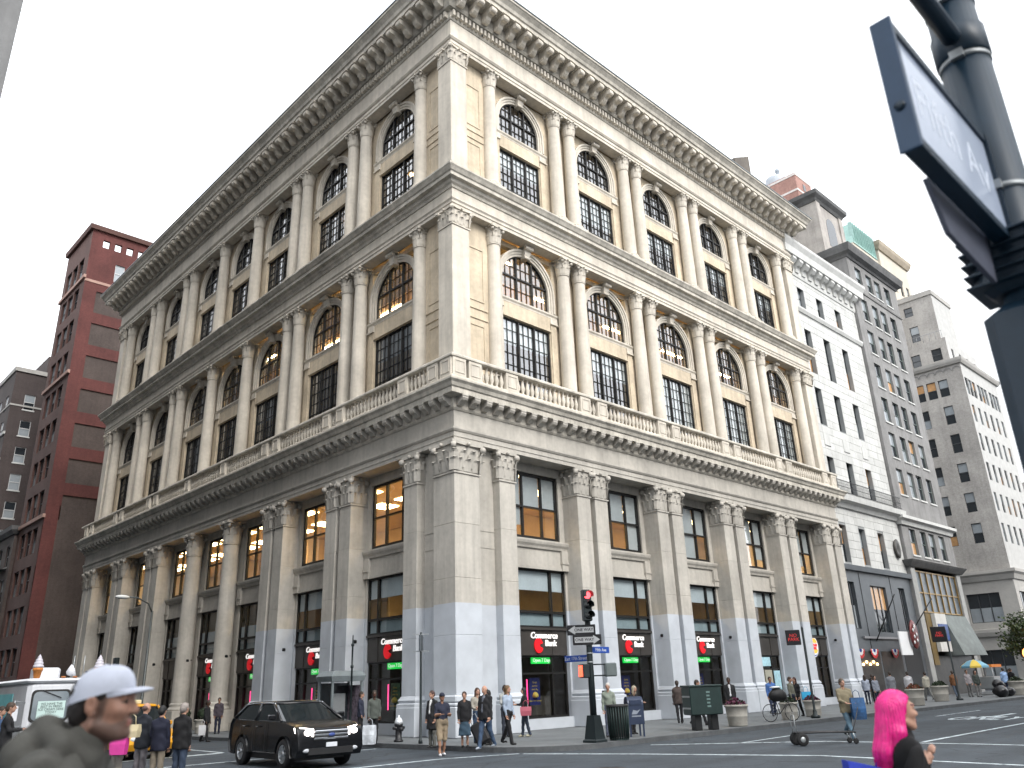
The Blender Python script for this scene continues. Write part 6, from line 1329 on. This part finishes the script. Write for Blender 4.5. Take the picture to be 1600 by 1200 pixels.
# --- along the avenue
person('grey haired man in sage jumper with backpack behind the litter bin', 1.75, -6.0, CAMA - 10, 1.72, hair=(.45, .43, .40), top=(.20, .23, .19), bottom=(.06, .07, .10), stride=.2)
person('woman in black leaning over behind the blue mailbox', 3.1, -5.9, CAMA + 50, 1.58, hair=(.35, .30, .22), top=blk, bottom=blk, hairstyle='long', arms=((.5, 1.0), (.5, 1.0)), lean=.25)
person('man in brown jacket and cap walking away along the white wall', 9.6, -3.3, CAMA + 180, 1.72, skin='dark', top=(.06, .045, .04), bottom=blk, cap=(.04, .03, .06), stride=.2, coat='hip')
person('man walking behind the green storage box', 8.6, -5.0, CAMA + 80, 1.74, top=(.02, .02, .03), bottom=blk, stride=.3)
person('man in open black jacket over white shirt behind the purple flowers', 11.0, -5.0, CAMA, 1.76, skin='dark', top=blk, bottom=blk, under=(.62, .62, .64), bulk=1.1, coat='hip')
person('man in bright blue jacket and jeans in front of the pale doors', 16.2, -4.0, CAMA, 1.74, skin='tan', top=(.06, .14, .36), bottom=(.03, .04, .08), stride=.18, bulk=1.08)
person('man in olive jumper standing behind the bicycle', 14.6, -5.9, CAMA + 50, 1.70, top=(.13, .13, .10), bottom=navy, hair=(.05, .03, .02))
person('woman in black carrying a bright blue shopping bag', 15.6, -5.6, CAMA - 50, 1.68, hair=(.05, .02, .015), top=blk, bottom=blk, hairstyle='long', stride=.15)
person('man in tan coat and jeans leaning back as he pulls the hand truck', 4.6, -13.1, CAMA + 12, 1.80, top=(.20, .17, .11), bottom=(.09, .15, .20), hair=(.08, .06, .045), coat='hip', stride=.42, bulk=1.15, arms=((.35, 1.0), (.3, 1.1)), z=ZR, lean=-.08)
far = [('man in grey blazer seen from behind at the slate shopfront', 28.6, -4.6, CAMA + 175, (.17, .18, .20), blk, 'short', 1.80), ('shopper in dark clothes at the slate shop window', 33.0, -1.6, CAMA + 150, blk, blk, 'short', 1.7), ('shopper in pale top at the bunting', 30.6, -2.2, CAMA + 160, (.3, .33, .4), navy, 'long', 1.66),
       ('man in white shirt with dark backpack right of the pink haired woman', 32.6, -4.0, CAMA + 170, (.45, .45, .47), blk, 'short', 1.78), ('person in cream jacket walking beside the second far planter', 36.4, -3.6, CAMA + 190, (.38, .36, .30), (.16, .16, .15), 'short', 1.74),
       ('man in rust brown jacket left of the far red sign post', 40.4, -3.9, CAMA + 175, (.16, .07, .03), (.06, .08, .11), 'short', 1.76), ('person in dark green jacket right of the far red sign post', 42.6, -4.6, CAMA + 10, (.04, .05, .045), (.2, .2, .2), 'long', 1.7), ('person in grey behind the dark green jacket', 43.4, -3.8, CAMA + 10, (.26, .24, .25), grey, 'short', 1.76),
       ('man in pale blue shirt and dark trousers near the umbrella', 46.6, -5.2, CAMA + 185, (.26, .38, .60), (.012, .014, .03), 'short', 1.80), ('man in black coat beside the rubbish bags', 47.6, -5.4, CAMA + 120, blk, blk, 'short', 1.78), ('second dark figure next to the rubbish bags', 48.6, -5.0, CAMA + 30, navy, blk, 'short', 1.72), ('woman pushing a stroller at the foot of the corner building end', 29.2, -3.4, CAMA + 20, (.2, .22, .26), navy, 'long', 1.62)]
for lb, x, y, a, tp, bt, hs, hh_ in far: person(lb, x, y, a, hh_, top=tp, bottom=bt, hairstyle=hs, stride=random.uniform(-.3, .3), res=.03, coat='hip', group='passers-by far along the avenue')
# --- left side
person('woman with white hair carrying pink and cream bags at left', -14.25, -5.45, CAMA + 150, 1.62, hair=(.55, .53, .50), top=(.05, .05, .06), bottom=(.24, .22, .19), z=ZR, coat='hip')
person('man in dark suit and blue collar waiting at left', -13.55, -4.9, CAMA + 160, 1.78, hair=(.10, .06, .05), top=(.015, .018, .025), bottom=(.14, .13, .14), z=ZR, coat='hip', hairstyle='bald')
person('dark haired man in navy jacket and khaki trousers at left', -13.5, -5.75, CAMA + 175, 1.70, hair=(.01, .01, .01), top=(.012, .014, .03), bottom=(.20, .17, .13), z=ZR, coat='hip')
person('grey haired man in black jumper and dark jeans, rightmost of the left group', -13.15, -6.1, CAMA + 165, 1.74, hair=(.25, .22, .20), top=(.008, .008, .009), bottom=(.03, .045, .075), z=ZR, coat='hip', bulk=1.1, arms=((.05, .1), (.05, .1)))
person('man in black coat carrying a white bag in the side street', -3.9, 13.2, CAMA + 90, 1.76, skin='dark', top=blk, bottom=blk, coat='hip', z=ZR, stride=.2)
person('person in dark jacket with pale bag on the left pavement', -1.5, 17.2, CAMA + 20, 1.70, skin='tan', top=(.05, .04, .05), bottom=navy, coat='hip')
person('man in black jacket at the left picture edge by the truck', -15.7, -2.2, RGT + 20, 1.74, hair=(.05, .03, .02), top=blk, bottom=blk, coat='hip', arms=((.4, 1.2), (.4, 1.2)))
person('customer in blue jeans jacket beside the truck hatch', -15.5, -.6, RGT, 1.66, top=(.04, .08, .16), bottom=jeans)
# ------------------------------------------------------------------ two passers-by close to the camera
def head_prims(hc, fem=False):
    E = lambda x, y, z: hc + np.array((x, y, z)); nr = .047 if fem else .058
    pr = [('c', (E(0, .045, -.20), E(0, .025, -.06), nr * 1.08, nr), 0), ('e', (E(0, .016, .022), (.076, .098, .097)), 0), ('e', (E(0, -.030, -.035), (.062, .068, .085)), 0, .03), ('e', (E(0, -.040, -.092), (.046, .050, .034)), 0, .03),
          ('e', (E(0, -.083, -.108), (.021, .018, .017)), 0, .02), ('c', (E(-.036, -.083, .026), E(.036, -.083, .026), .013, .013), 0, .02)]
    for s in (-1, 1):
        pr += [('e', (E(s * .042, -.066, -.028), (.021, .022, .018)), 0, .025), ('c', (E(s * .062, .0, -.075), E(s * .03, -.062, -.108), .016, .014), 0, .03)]
        pr += [('e', (E(s * .032, -.104, .004), (.019, .018, .012)), -1, .012)]
        pr += [('e', (E(s * .031, -.0800, .003), (.0125, .0115, .0100)), 6, .002), ('c', (E(s * .017, -.0875, .0115), E(s * .046, -.080, .0100), .0048, .0048), 0, .004), ('c', (E(s * .019, -.0855, -.0060), E(s * .043, -.080, -.0065), .0042, .0042), 0, .004)]
        pr += [('e', (E(s * .083, .016, -.008), (.011, .021, .034)), 0, .006), ('e', (E(s * .097, .012, -.004), (.010, .012, .021)), -1, .005), ('c', (E(s * .080, .002, -.036), E(s * .081, .010, -.042), .008, .008), 0, .006)]
        pr += [('e', (E(s * .013, -.104, -.034), (.010, .011, .009)), 0, .010)]
    pr += [('c', (E(0, -.090, .016), E(0, -.1135, -.027), .0085, .0120), 0, .014), ('c', (E(-.019, -.091, -.064), E(.019, -.091, -.064), .0065, .0065, (1, 1.1, .8)), 7, .008), ('c', (E(-.016, -.089, -.075), E(.016, -.089, -.075), .0075, .0075), 7, .008)]
    return pr
def tone_skin(name, base, dark, lip):
    """skin with a smooth beard shadow read from the 'tone' attribute"""
    m = mat(name, base, .5, var=.10, scale=28, bump=.12, bscale=240); N = m.node_tree.nodes; L = m.node_tree.links; b = N['Principled BSDF']; src = b.inputs['Base Color'].links[0].from_socket
    at = N.new('ShaderNodeAttribute'); at.attribute_name = 'tone'; sp = N.new('ShaderNodeSeparateColor'); L.new(at.outputs['Color'], sp.inputs[0])
    for ch, col in ((0, dark), (1, lip)):
        mx = N.new('ShaderNodeMix'); mx.data_type = 'RGBA'; mx.inputs[7].default_value = (*col, 1); L.new(sp.outputs[ch], mx.inputs[0]); L.new(src, mx.inputs[6]); src = mx.outputs[2]
    L.new(src, b.inputs['Base Color']); b.inputs['Subsurface Weight'].default_value = .08; b.inputs['Subsurface Radius'].default_value = (.01, .004, .002); return m
def sstep(x, a, b): t = np.clip((x - a) / (b - a), 0, 1); return t * t * (3 - 2 * t)
def tone_attr(o, hc, fn):
    me = o.data; co = np.empty(len(me.vertices) * 3); me.vertices.foreach_get('co', co); c = co.reshape(-1, 3) - hc; t = np.zeros((len(c), 4)); t[:, :3] = np.stack(fn(c), 1); at = me.attributes.new('tone', 'FLOAT_COLOR', 'POINT'); at.data.foreach_set('color', t.reshape(-1).astype(np.float32))
def man_head(hc):
    man_head.hc = hc; V, Q, L_ = sdf_mesh(head_prims(hc), .0048, .02, .02); L_ = np.array(L_); L_[L_ == 7] = 0; return V, Q, L_
jk = (.072, .070, .062)
MX, MY = -20.28, -21.95
MAN = person('man in white cap and grey hooded jacket close up at lower left', MX - .0, MY + .0, RGT + 6, 1.79, skin='light', hair=(.018, .013, .012), top=jk, bottom=(.03, .03, .035), cap=(.17, .095, .07), coat='hip', stride=.2, head=man_head, bulk=1.05, lean=.12, arms=((.25, .4), (-.2, .3)))
MAN.data.materials[0] = tone_skin('bearded skin', (.31, .165, .115), (.085, .055, .045), (.27, .10, .085))  # shade of the brim on the face is put into this darker skin
def man_tone(c):
    x, y, z = c[:, 0], c[:, 1], c[:, 2]; n = .012 * np.sin(90 * y + 40 * z) + .008 * np.sin(130 * z)
    be = sstep(-.045 + n - z - .35 * np.maximum(y + .06, 0), -.004, .022) * sstep(.035 - y + n, -.01, .02) * sstep(z + .165, 0, .03); sb = sstep(.018 - abs(y + .018 + .15 * z), -.004, .012) * sstep(.05 - z, 0, .02) * sstep(z + .075, -.02, .01) * sstep(abs(x) - .045, 0, .015); br = sstep(.0075 - abs(z - .030 + .1 * (abs(x) - .03)), -.002, .005) * sstep(.026 - abs(abs(x) - .034), 0, .008) * sstep(-.05 - y, 0, .01)
    lip = sstep(.013 - abs(z + .069), -.002, .006) * sstep(.024 - abs(x), -.004, .008) * sstep(-.075 - y, 0, .012); return np.clip(np.maximum(np.maximum(be * .8 * (1 - lip), sb * .85), br), 0, 1), lip * .8, 0 * x
tone_attr(MAN, man_head.hc, man_tone)
def fold(P, lab): return .0025 * np.abs(np.sin(17 * P[..., 2] - 13 * P[..., 1] + 2 * np.sin(7 * P[..., 0] + 5 * P[..., 2]))) ** .5 + .0028 * np.sin(31 * P[..., 2] + 9 * np.sin(11 * P[..., 0]) + 6 * P[..., 1]) + .003 * np.sin(57 * P[..., 1] + 23 * P[..., 2] + 4 * np.sin(19 * P[..., 0])) + .0022 * np.sin(41 * (P[..., 0] + P[..., 2]) + 5 * np.sin(13 * P[..., 1]))
hz = 1.64; ly = -.12 * (hz - .9)
pr = [('c', ((-.12, ly + .12, 1.34), (.12, ly + .12, 1.34), .128, .128, (1, .95, 1)), 0), ('c', ((0, ly + .16, .95), (0, ly + .13, 1.25), .155, .15, (1.15, .95, 1)), 0), ('c', ((-.16, ly + .11, 1.43), (.16, ly + .11, 1.43), .066, .066), 0, .06),
      ('c', ((0, ly + .07, 1.36), (0, ly + .025, 1.512), .128, .078, (1, .95, 1)), 0, .04), ('c', ((-.085, ly + .075, 1.50), (0, ly + .165, 1.555), .046, .052), 0, .02), ('c', ((.085, ly + .075, 1.50), (0, ly + .165, 1.555), .046, .052), 0, .02), ('c', ((-.085, ly + .075, 1.50), (-.055, ly - .015, 1.455), .040, .030), 0, .02), ('c', ((.085, ly + .075, 1.50), (.055, ly - .015, 1.455), .040, .030), 0, .02),
      ('e', ((0, ly + .215, 1.46), (.125, .080, .105)), 0, .025), ('c', ((-.11, ly + .10, 1.46), (0, ly + .26, 1.42), .04, .045), 0, .015), ('c', ((.11, ly + .10, 1.46), (0, ly + .26, 1.42), .04, .045), 0, .015)]
for s in (-1, 1): pr += [('c', ((s * .20, ly + .09, 1.42), (s * .26, ly + (.0 if s < 0 else .2), 1.16), .076, .068), 0, .03), ('c', ((s * .26, ly + (.0 if s < 0 else .2), 1.16), (s * .24, ly - (.1 if s < 0 else -.1), .95), .066, .055), 0)]
link('jacket', mesh_np('jacket', [sdf_mesh(pr, .0105, .03, .03, fold)], [mat('grey jacket cloth', jk, .85, var=.15, scale=9, bump=.25, bscale=160)]), MAN, (0, 0, 0))
HM = man_head.hc; Eh = lambda x, y, z: HM + np.array((x, y, z))
hh_ = [('e', (Eh(0, .024, .02), (.082, .098, .096)), 0), ('e', (Eh(0, .062, -.03), (.068, .058, .062)), 0, .02), ('e', (Eh(0, -.10, -.04), (.12, .095, .14)), -1, .01)] + [('e', (Eh(s * .09, .012, -.03), (.03, .034, .05)), -1, .008) for s in (-1, 1)]
link('hair', mesh_np('hair', [sdf_mesh(hh_, .006, .02, .02, lambda P, l: .0018 * np.sin(160 * P[..., 2] + 60 * P[..., 0]) * np.sin(140 * P[..., 1]))], [mat('dark short hair', (.016, .012, .011), .7, var=.3, scale=80)]), MAN)
# baseball cap
capm = mat('white cotton cap', (.50, .53, .62), .8, var=.07, scale=14, bump=.15, bscale=180); C0 = np.array((0, -.02 - .12 * (1.64 - .9), 1.64)); n = 40; cm = MB(); rings = []
for j in range(12):
    f = j / 11; ph = f * math.pi / 2; rings.append([(C0[0] + .090 * math.cos(ph) ** .75 * math.cos(t) * (1 - .012 * abs(math.cos(3 * t))), C0[1] + .012 + .113 * math.cos(ph) ** .75 * math.sin(t) * (1 - .012 * abs(math.cos(3 * t))), C0[2] + .022 - .030 * math.sin(t) * (1 - f) + .108 * math.sin(ph)) for t in [2 * math.pi * k / n for k in range(n)]])
cm.loft(rings, smooth=True, cap=False); CAP = cm.obj('cap', capm, MAN)
b = MB(); top_, bot_ = [], []
for i in range(9):
    f = i / 8; row = []
    for k in range(17):
        a = math.radians(-158 + 136 * k / 16); r = 1 + f * .66 * max(0, math.sin(-a) - .28) / .72; x = .088 * math.cos(a) * (1 - .10 * f); y = .012 + .108 * math.sin(a) * r; z = .050 + .012 * f - .55 * x * x * 10 * (.3 + f * .5) - .015 * f * f; row.append((C0[0] + x, C0[1] + y, C0[2] + z))
    top_.append(row)
b.loft(top_, smooth=True, cap=False, closed=False); b.loft([[(x, y, z - .005) for x, y, z in r] for r in top_], smooth=True, cap=False, closed=False); b.loft([top_[-1], [(x, y, z - .005) for x, y, z in top_[-1]]], cap=False, closed=False); b.obj('brim', capm, CAP); MB().sphere((C0[0], C0[1] + .012, C0[2] + .13), (.008, .008, .005), 8, 5).obj('cap_button', capm, CAP)
# woman with pink hair
def woman_head(hc):
    V, Q, L_ = sdf_mesh(head_prims(hc, True), .0048, .02, .02); c = V[Q].mean(1) - hc; L_ = np.array(L_); brow = (L_ == 0) & (abs(c[:, 2] - .030) < .004) & (abs(abs(c[:, 0]) - .034) < .018) & (c[:, 1] < -.06); L_[brow] = 8
    eye = (L_ == 0) & (abs(c[:, 2] - .011) < .004) & (abs(abs(c[:, 0]) - .032) < .015) & (c[:, 1] < -.07); L_[eye] = 8; return V, Q, L_
WX, WY = -16.0, -23.18
WOM = person('woman with long bright pink hair and black coat close up at lower right', WX, WY, RGT + 2, 1.573, skin='light', hair=(.6, .02, .2), top=(.008, .008, .009), bottom=(.015, .015, .018), cap=(.10, .03, .04), coat='hip', stride=.2, head=woman_head, arms=((-.25, 2.75), (.1, .3)), bulk=.95)
hw = 1.64 + .0; H0 = np.array((0, -.02, 1.64)); dzw = 0
pinkm = mat('bright pink hair', (.74, .012, .22), .42, var=.22, scale=22, spec=.5)
mn = min([v.co.z for v in WOM.data.vertices]); off = [v.co for v in WOM.data.vertices]
top_z = max(v.co.z for v in WOM.data.vertices); H0[2] = top_z - .118
def strand(P, lab):
    x, y, z = P[..., 0] - H0[0], P[..., 1] - H0[1] - .03, P[..., 2]; a = np.arctan2(x, y); return .0028 * np.sin(38 * a + 3 * np.sin(9 * z)) + .0016 * np.sin(83 * a + 5 * np.sin(7 * z))
E_ = lambda x, y, z: H0 + np.array((x, y, z))
hp = [('e', (E_(0, .022, .026), (.090, .112, .103)), 0), ('c', (E_(0, .085, -.01), E_(0, .15, -.26), .078, .075, (1.15, .8, 1)), 0, .04), ('c', (E_(0, .15, -.26), E_(0, .17, -.42), .072, .038, (1.2, .75, 1)), 0, .04)]
for s in (-1, 1): hp += [('c', (E_(s * .074, .03, .02), E_(s * .088, .065, -.14), .034, .040, (.75, 1.1, 1)), 0, .03), ('c', (E_(s * .088, .065, -.14), E_(s * .085, .10, -.30), .040, .025), 0, .03)]
hp += [('e', (E_(0, -.145, -.018), (.42, .135, .113)), -1, .008), ('e', (E_(0, -.05, -.17), (.12, .085, .12)), -1, .02)]
HAIR = link('hair', mesh_np('hair', [sdf_mesh(hp, .0058, .02, .02, strand)], [pinkm]), WOM); sm = MB(); rnd = random.Random(3)
for k in range(150):
    a = rnd.uniform(-1.75, 1.75); ca, sa = math.sin(a), math.cos(a); L_ = rnd.uniform(.26, .44); w_ = rnd.uniform(.9, 1.06); pts = []
    for q in range(9):
        f = q / 8; z = .10 - (L_ + .10) * f; sp = math.sin(min(f * 3.2, 1) * math.pi / 2); back = .02 + .14 * f ** 1.2; pts.append(tuple(E_(ca * .096 * w_ * sp * (1 - .25 * f) + .004 * math.sin(9 * f + k), back + sa * .098 * w_ * sp * (1 - .35 * f), z + .02 * (1 - sp))))
    sm.tube(pts, [.0035, .004, .004, .004, .004, .0035, .003, .002, .0008], 5)
sm.obj('hair_strands', pinkm, HAIR, kind='stuff')
zz = H0[2] - 1.64
cp_ = [('c', ((-.09, .02, 1.34 + zz), (.09, .02, 1.34 + zz), .115, .115, (1, .9, 1)), 0), ('c', ((0, .02, .80 + zz), (0, .02, 1.2 + zz), .165, .135, (1.1, .9, 1)), 0), ('c', ((-.15, .02, 1.42 + zz), (.15, .02, 1.42 + zz), .058, .058), 0, .05), ('c', ((-.03, -.01, 1.46 + zz), (.03, -.01, 1.46 + zz), .062, .062, (1.2, 1.1, 1)), 0, .03), ('c', ((0, .005, 1.47 + zz), (0, -.01, 1.54 + zz), .066, .058), 0, .02)]
link('coat', mesh_np('coat', [sdf_mesh(cp_, .011, .03, .03, fold)], [mat('black wool coat', (.007, .007, .008), .9, var=.2, scale=20)]), WOM)
bgo = thing('blue_tote_bag', 'bright blue tote bag on the shoulder of the pink haired woman', 'bag', (WX - .09, WY + .09, .74), R(RGT)); bgl = mat('bright blue fabric', (.02, .045, .42), .6, var=.15, scale=8)
m = MB(); m.loft([[(-.06, -.09, 0), (.06, -.09, 0), (.06, .09, 0), (-.06, .09, 0)], [(-.08, -.10, .2), (.08, -.10, .2), (.08, .10, .2), (-.08, .10, .2)], [(-.05, -.11, .42), (.05, -.11, .42), (.05, .11, .47), (-.05, .11, .47)]]); m.obj('bag_body', bgl, bgo, loc=(0, .12, 0)); MB().tube([(0, .05, .43), (0, -.02, .52), (0, -.06, .58)], .008, 6).obj('strap', bgl, bgo)
# ------------------------------------------------------------------ things carried or rolled
HT = thing('hand_truck', 'long flat wheeled hand truck dragged across the crosswalk', 'hand truck', (2.6, -13.35, ZR), math.atan2(-.69, .72) + R(4)); htm = mat('worn dark steel', (.05, .05, .052), .5, .6, var=.2)
for s in (-1, 1):
    MB().lathe([(.05, -.05), (.10, -.055), (.165, -.05), (.175, -.02), (.175, .02), (.165, .05), (.10, .055), (.05, .05)], 18).xf(Matrix.Rotation(math.pi / 2, 4, 'X')).obj('wheel', tyre, HT, loc=(-.85, s * .24, .175))
    MB().lathe([(.10, -.03), (.09, .03), (.02, .04)], 14).xf(Matrix.Rotation(math.pi / 2, 4, 'X')).obj('hub', steel, HT, loc=(-.85, s * .26, .175))
    MB().tube([(-.95, s * .20, .34), (0, s * .20, .34), (.75, s * .20, .31)], .024, 8).obj('rail', htm, HT)
    MB().lathe([(.03, -.02), (.075, -.02), (.08, 0), (.075, .02), (.03, .02)], 12).xf(Matrix.Rotation(math.pi / 2, 4, 'X')).obj('caster', tyre, HT, loc=(.72, s * .2, .08)); MB().tube([(.72, s * .2, .1), (.66, s * .2, .31)], .02, 6).obj('fork', steel, HT)
for k in range(6): MB().box(-.9 + k * .32, -.86 + k * .32, -.2, .2, .315, .34).obj('crossbar', htm, HT)
for s in (-1, 1): MB().tube([(-.95, s * .14, .34), (-.98, s * .14, .62), (-.96, s * .10, .80), (-.96, 0, .82)], .014, 6).obj('handle', steel, HT)
MB().tube([(.75, 0, .31), (.95, .1, .62), (1.1, .15, .95)], .014, 6).obj('tow_strap', htm, HT)
BK = thing('loaded_bicycle', 'bicycle with black covered load parked at the kerb', 'bicycle', (11.4, -7.05, 0), R(-30)); bkm2 = mat('black bicycle tube', (.015, .015, .017), .4, .3)
for x in (-.5, .52):
    wv = MB(); n = 28; wv.tube([(.33 * math.cos(2 * math.pi * k / n), 0, .33 * math.sin(2 * math.pi * k / n)) for k in range(n + 1)], .016, 6); o = wv.obj('wheel', tyre, BK, loc=(x, 0, .345)); sp_ = MB()
    for k in range(14): a = 2 * math.pi * k / 14; sp_.tube([(0, 0, 0), (.32 * math.cos(a), 0, .32 * math.sin(a))], .003, 4)
    sp_.obj('spokes', steel, o, kind='stuff')
fr = MB()
for a, b in (((-.5, .345), (-.05, .30)), ((-.5, .345), (-.18, .82)), ((-.05, .30), (-.18, .86)), ((-.16, .78), (.36, .82)), ((-.05, .30), (.38, .74)), ((.52, .345), (.34, .95))): fr.tube([(a[0], 0, a[1]), (b[0], 0, b[1])], .017, 6)
fr.obj('frame', bkm2, BK); MB().tube([(.30, -.28, 1.02), (.34, -.1, 1.0), (.34, .1, 1.0), (.30, .28, 1.02)], .014, 6).obj('handlebar', bkm2, BK); MB().sphere((-.2, 0, .92), (.13, .07, .04), 10, 6).obj('saddle', bkm2, BK)
ld = MB().sphere((0, 0, 0), (.40, .26, .27), 16, 10); ld.v = [tuple(Vector(p) * (1 + .10 * math.sin(9 * p[0] + 7 * p[2]) * math.cos(8 * p[1] + 3 * p[0]))) for p in ld.v]; ld.obj('covered_load', mat('black tarpaulin', (.012, .012, .013), .6), BK, loc=(-.05, 0, 1.02)); MB().sphere((-.1, .0, 1.32), (.26, .2, .05), 10, 5).obj('white_bundle', signwhite, BK)
def bag(name, label, x, y, z, w_, d, h, m_, rz=0.0, cat='bag', strap=True):
    o = thing(name, label, cat, (x, y, z), rz); b = MB(); b.loft([[(-w_ / 2 * .9, -d / 2, 0), (w_ / 2 * .9, -d / 2, 0), (w_ / 2 * .9, d / 2, 0), (-w_ / 2 * .9, d / 2, 0)], [(-w_ / 2, -d / 2 * 1.1, h * .5), (w_ / 2, -d / 2 * 1.1, h * .5), (w_ / 2, d / 2 * 1.1, h * .5), (-w_ / 2, d / 2 * 1.1, h * .5)], [(-w_ / 2, -d / 2 * .6, h), (w_ / 2, -d / 2 * .6, h), (w_ / 2, d / 2 * .6, h), (-w_ / 2, d / 2 * .6, h)]]); b.obj('bag_body', m_, o)
    if strap: MB().tube([(-w_ * .25, 0, h), (-w_ * .2, 0, h + .16), (0, 0, h + .22), (w_ * .2, 0, h + .16), (w_ * .25, 0, h)], .01, 5).obj('handle', m_, o)
    return o
VR = face(-.76, -.65)
bag('shopping_bag', 'bright blue shopping bag of the woman in black near the bicycle', 15.75, -6.0, .55, .42, .14, .5, mat('sky blue plastic', (.03, .35, .62), .5), VR)
bag('shopping_bag', 'white and blue bag on the kerb below the man in olive jacket', -3.75, .35, .0, .42, .3, .62, mat('white plastic bag', (.55, .58, .62), .5, var=.4, scale=3), VR)
bag('handbag', 'hot pink handbag of the white haired woman at left', -14.35, -5.75, .62, .36, .14, .42, mat('hot pink cloth', (.62, .05, .30), .6, var=.1), VR, strap=False)
bag('shoulder_bag', 'cream shoulder bag above the hot pink handbag', -14.18, -5.85, .95, .40, .16, .26, mat('cream leather', (.55, .47, .30), .6, var=.1), VR)
bag('carrier_bag', 'white carrier bag held by the man in the side street', -4.15, 13.0, .15, .3, .1, .42, mat('white paper', (.6, .6, .62), .6, var=.1), VR)
bag('shoulder_bag', 'dusty pink handbag of the woman in black by the corner', .72, -2.95, .72, .40, .14, .30, mat('dusty pink leather', (.42, .10, .14), .6, var=.15), VR)
bag('backpack', 'dark backpack on the man in sage jumper', 1.95, -5.75, 1.02, .30, .18, .46, mat('dark nylon', (.025, .027, .03), .7), VR, strap=False)
bag('shoulder_bag', 'blue and black bag carried by the man pulling the hand truck', 4.52, -13.50, .42, .40, .2, .62, mat('blue and black nylon', (.02, .08, .20), .6, var=.6, scale=3), VR)
SC = thing('suitcase', 'black wheeled suitcase tilted behind the bald man', 'suitcase', (-2.95, -4.85, .03), VR); q = MB().bbox(-.22, .22, -.14, .14, .06, .72, .05).obj('case', mat('black nylon case', (.01, .01, .012), .6), SC); q.rotation_euler = (R(-12), R(-28), 0)
h_ = MB().tube([(-.12, 0, .70), (-.12, 0, 1.0), (.12, 0, 1.0), (.12, 0, .70)], .012, 6).obj('pull_handle', steel, SC); h_.rotation_euler = (R(-12), R(-28), 0)
for s in (-.15, .15): MB().lathe([(.02, -.02), (.045, -.015), (.045, .015), (.02, .02)], 10).xf(Matrix.Rotation(math.pi / 2, 4, 'Y')).obj('wheel', tyre, SC, loc=(s, 0, .03))
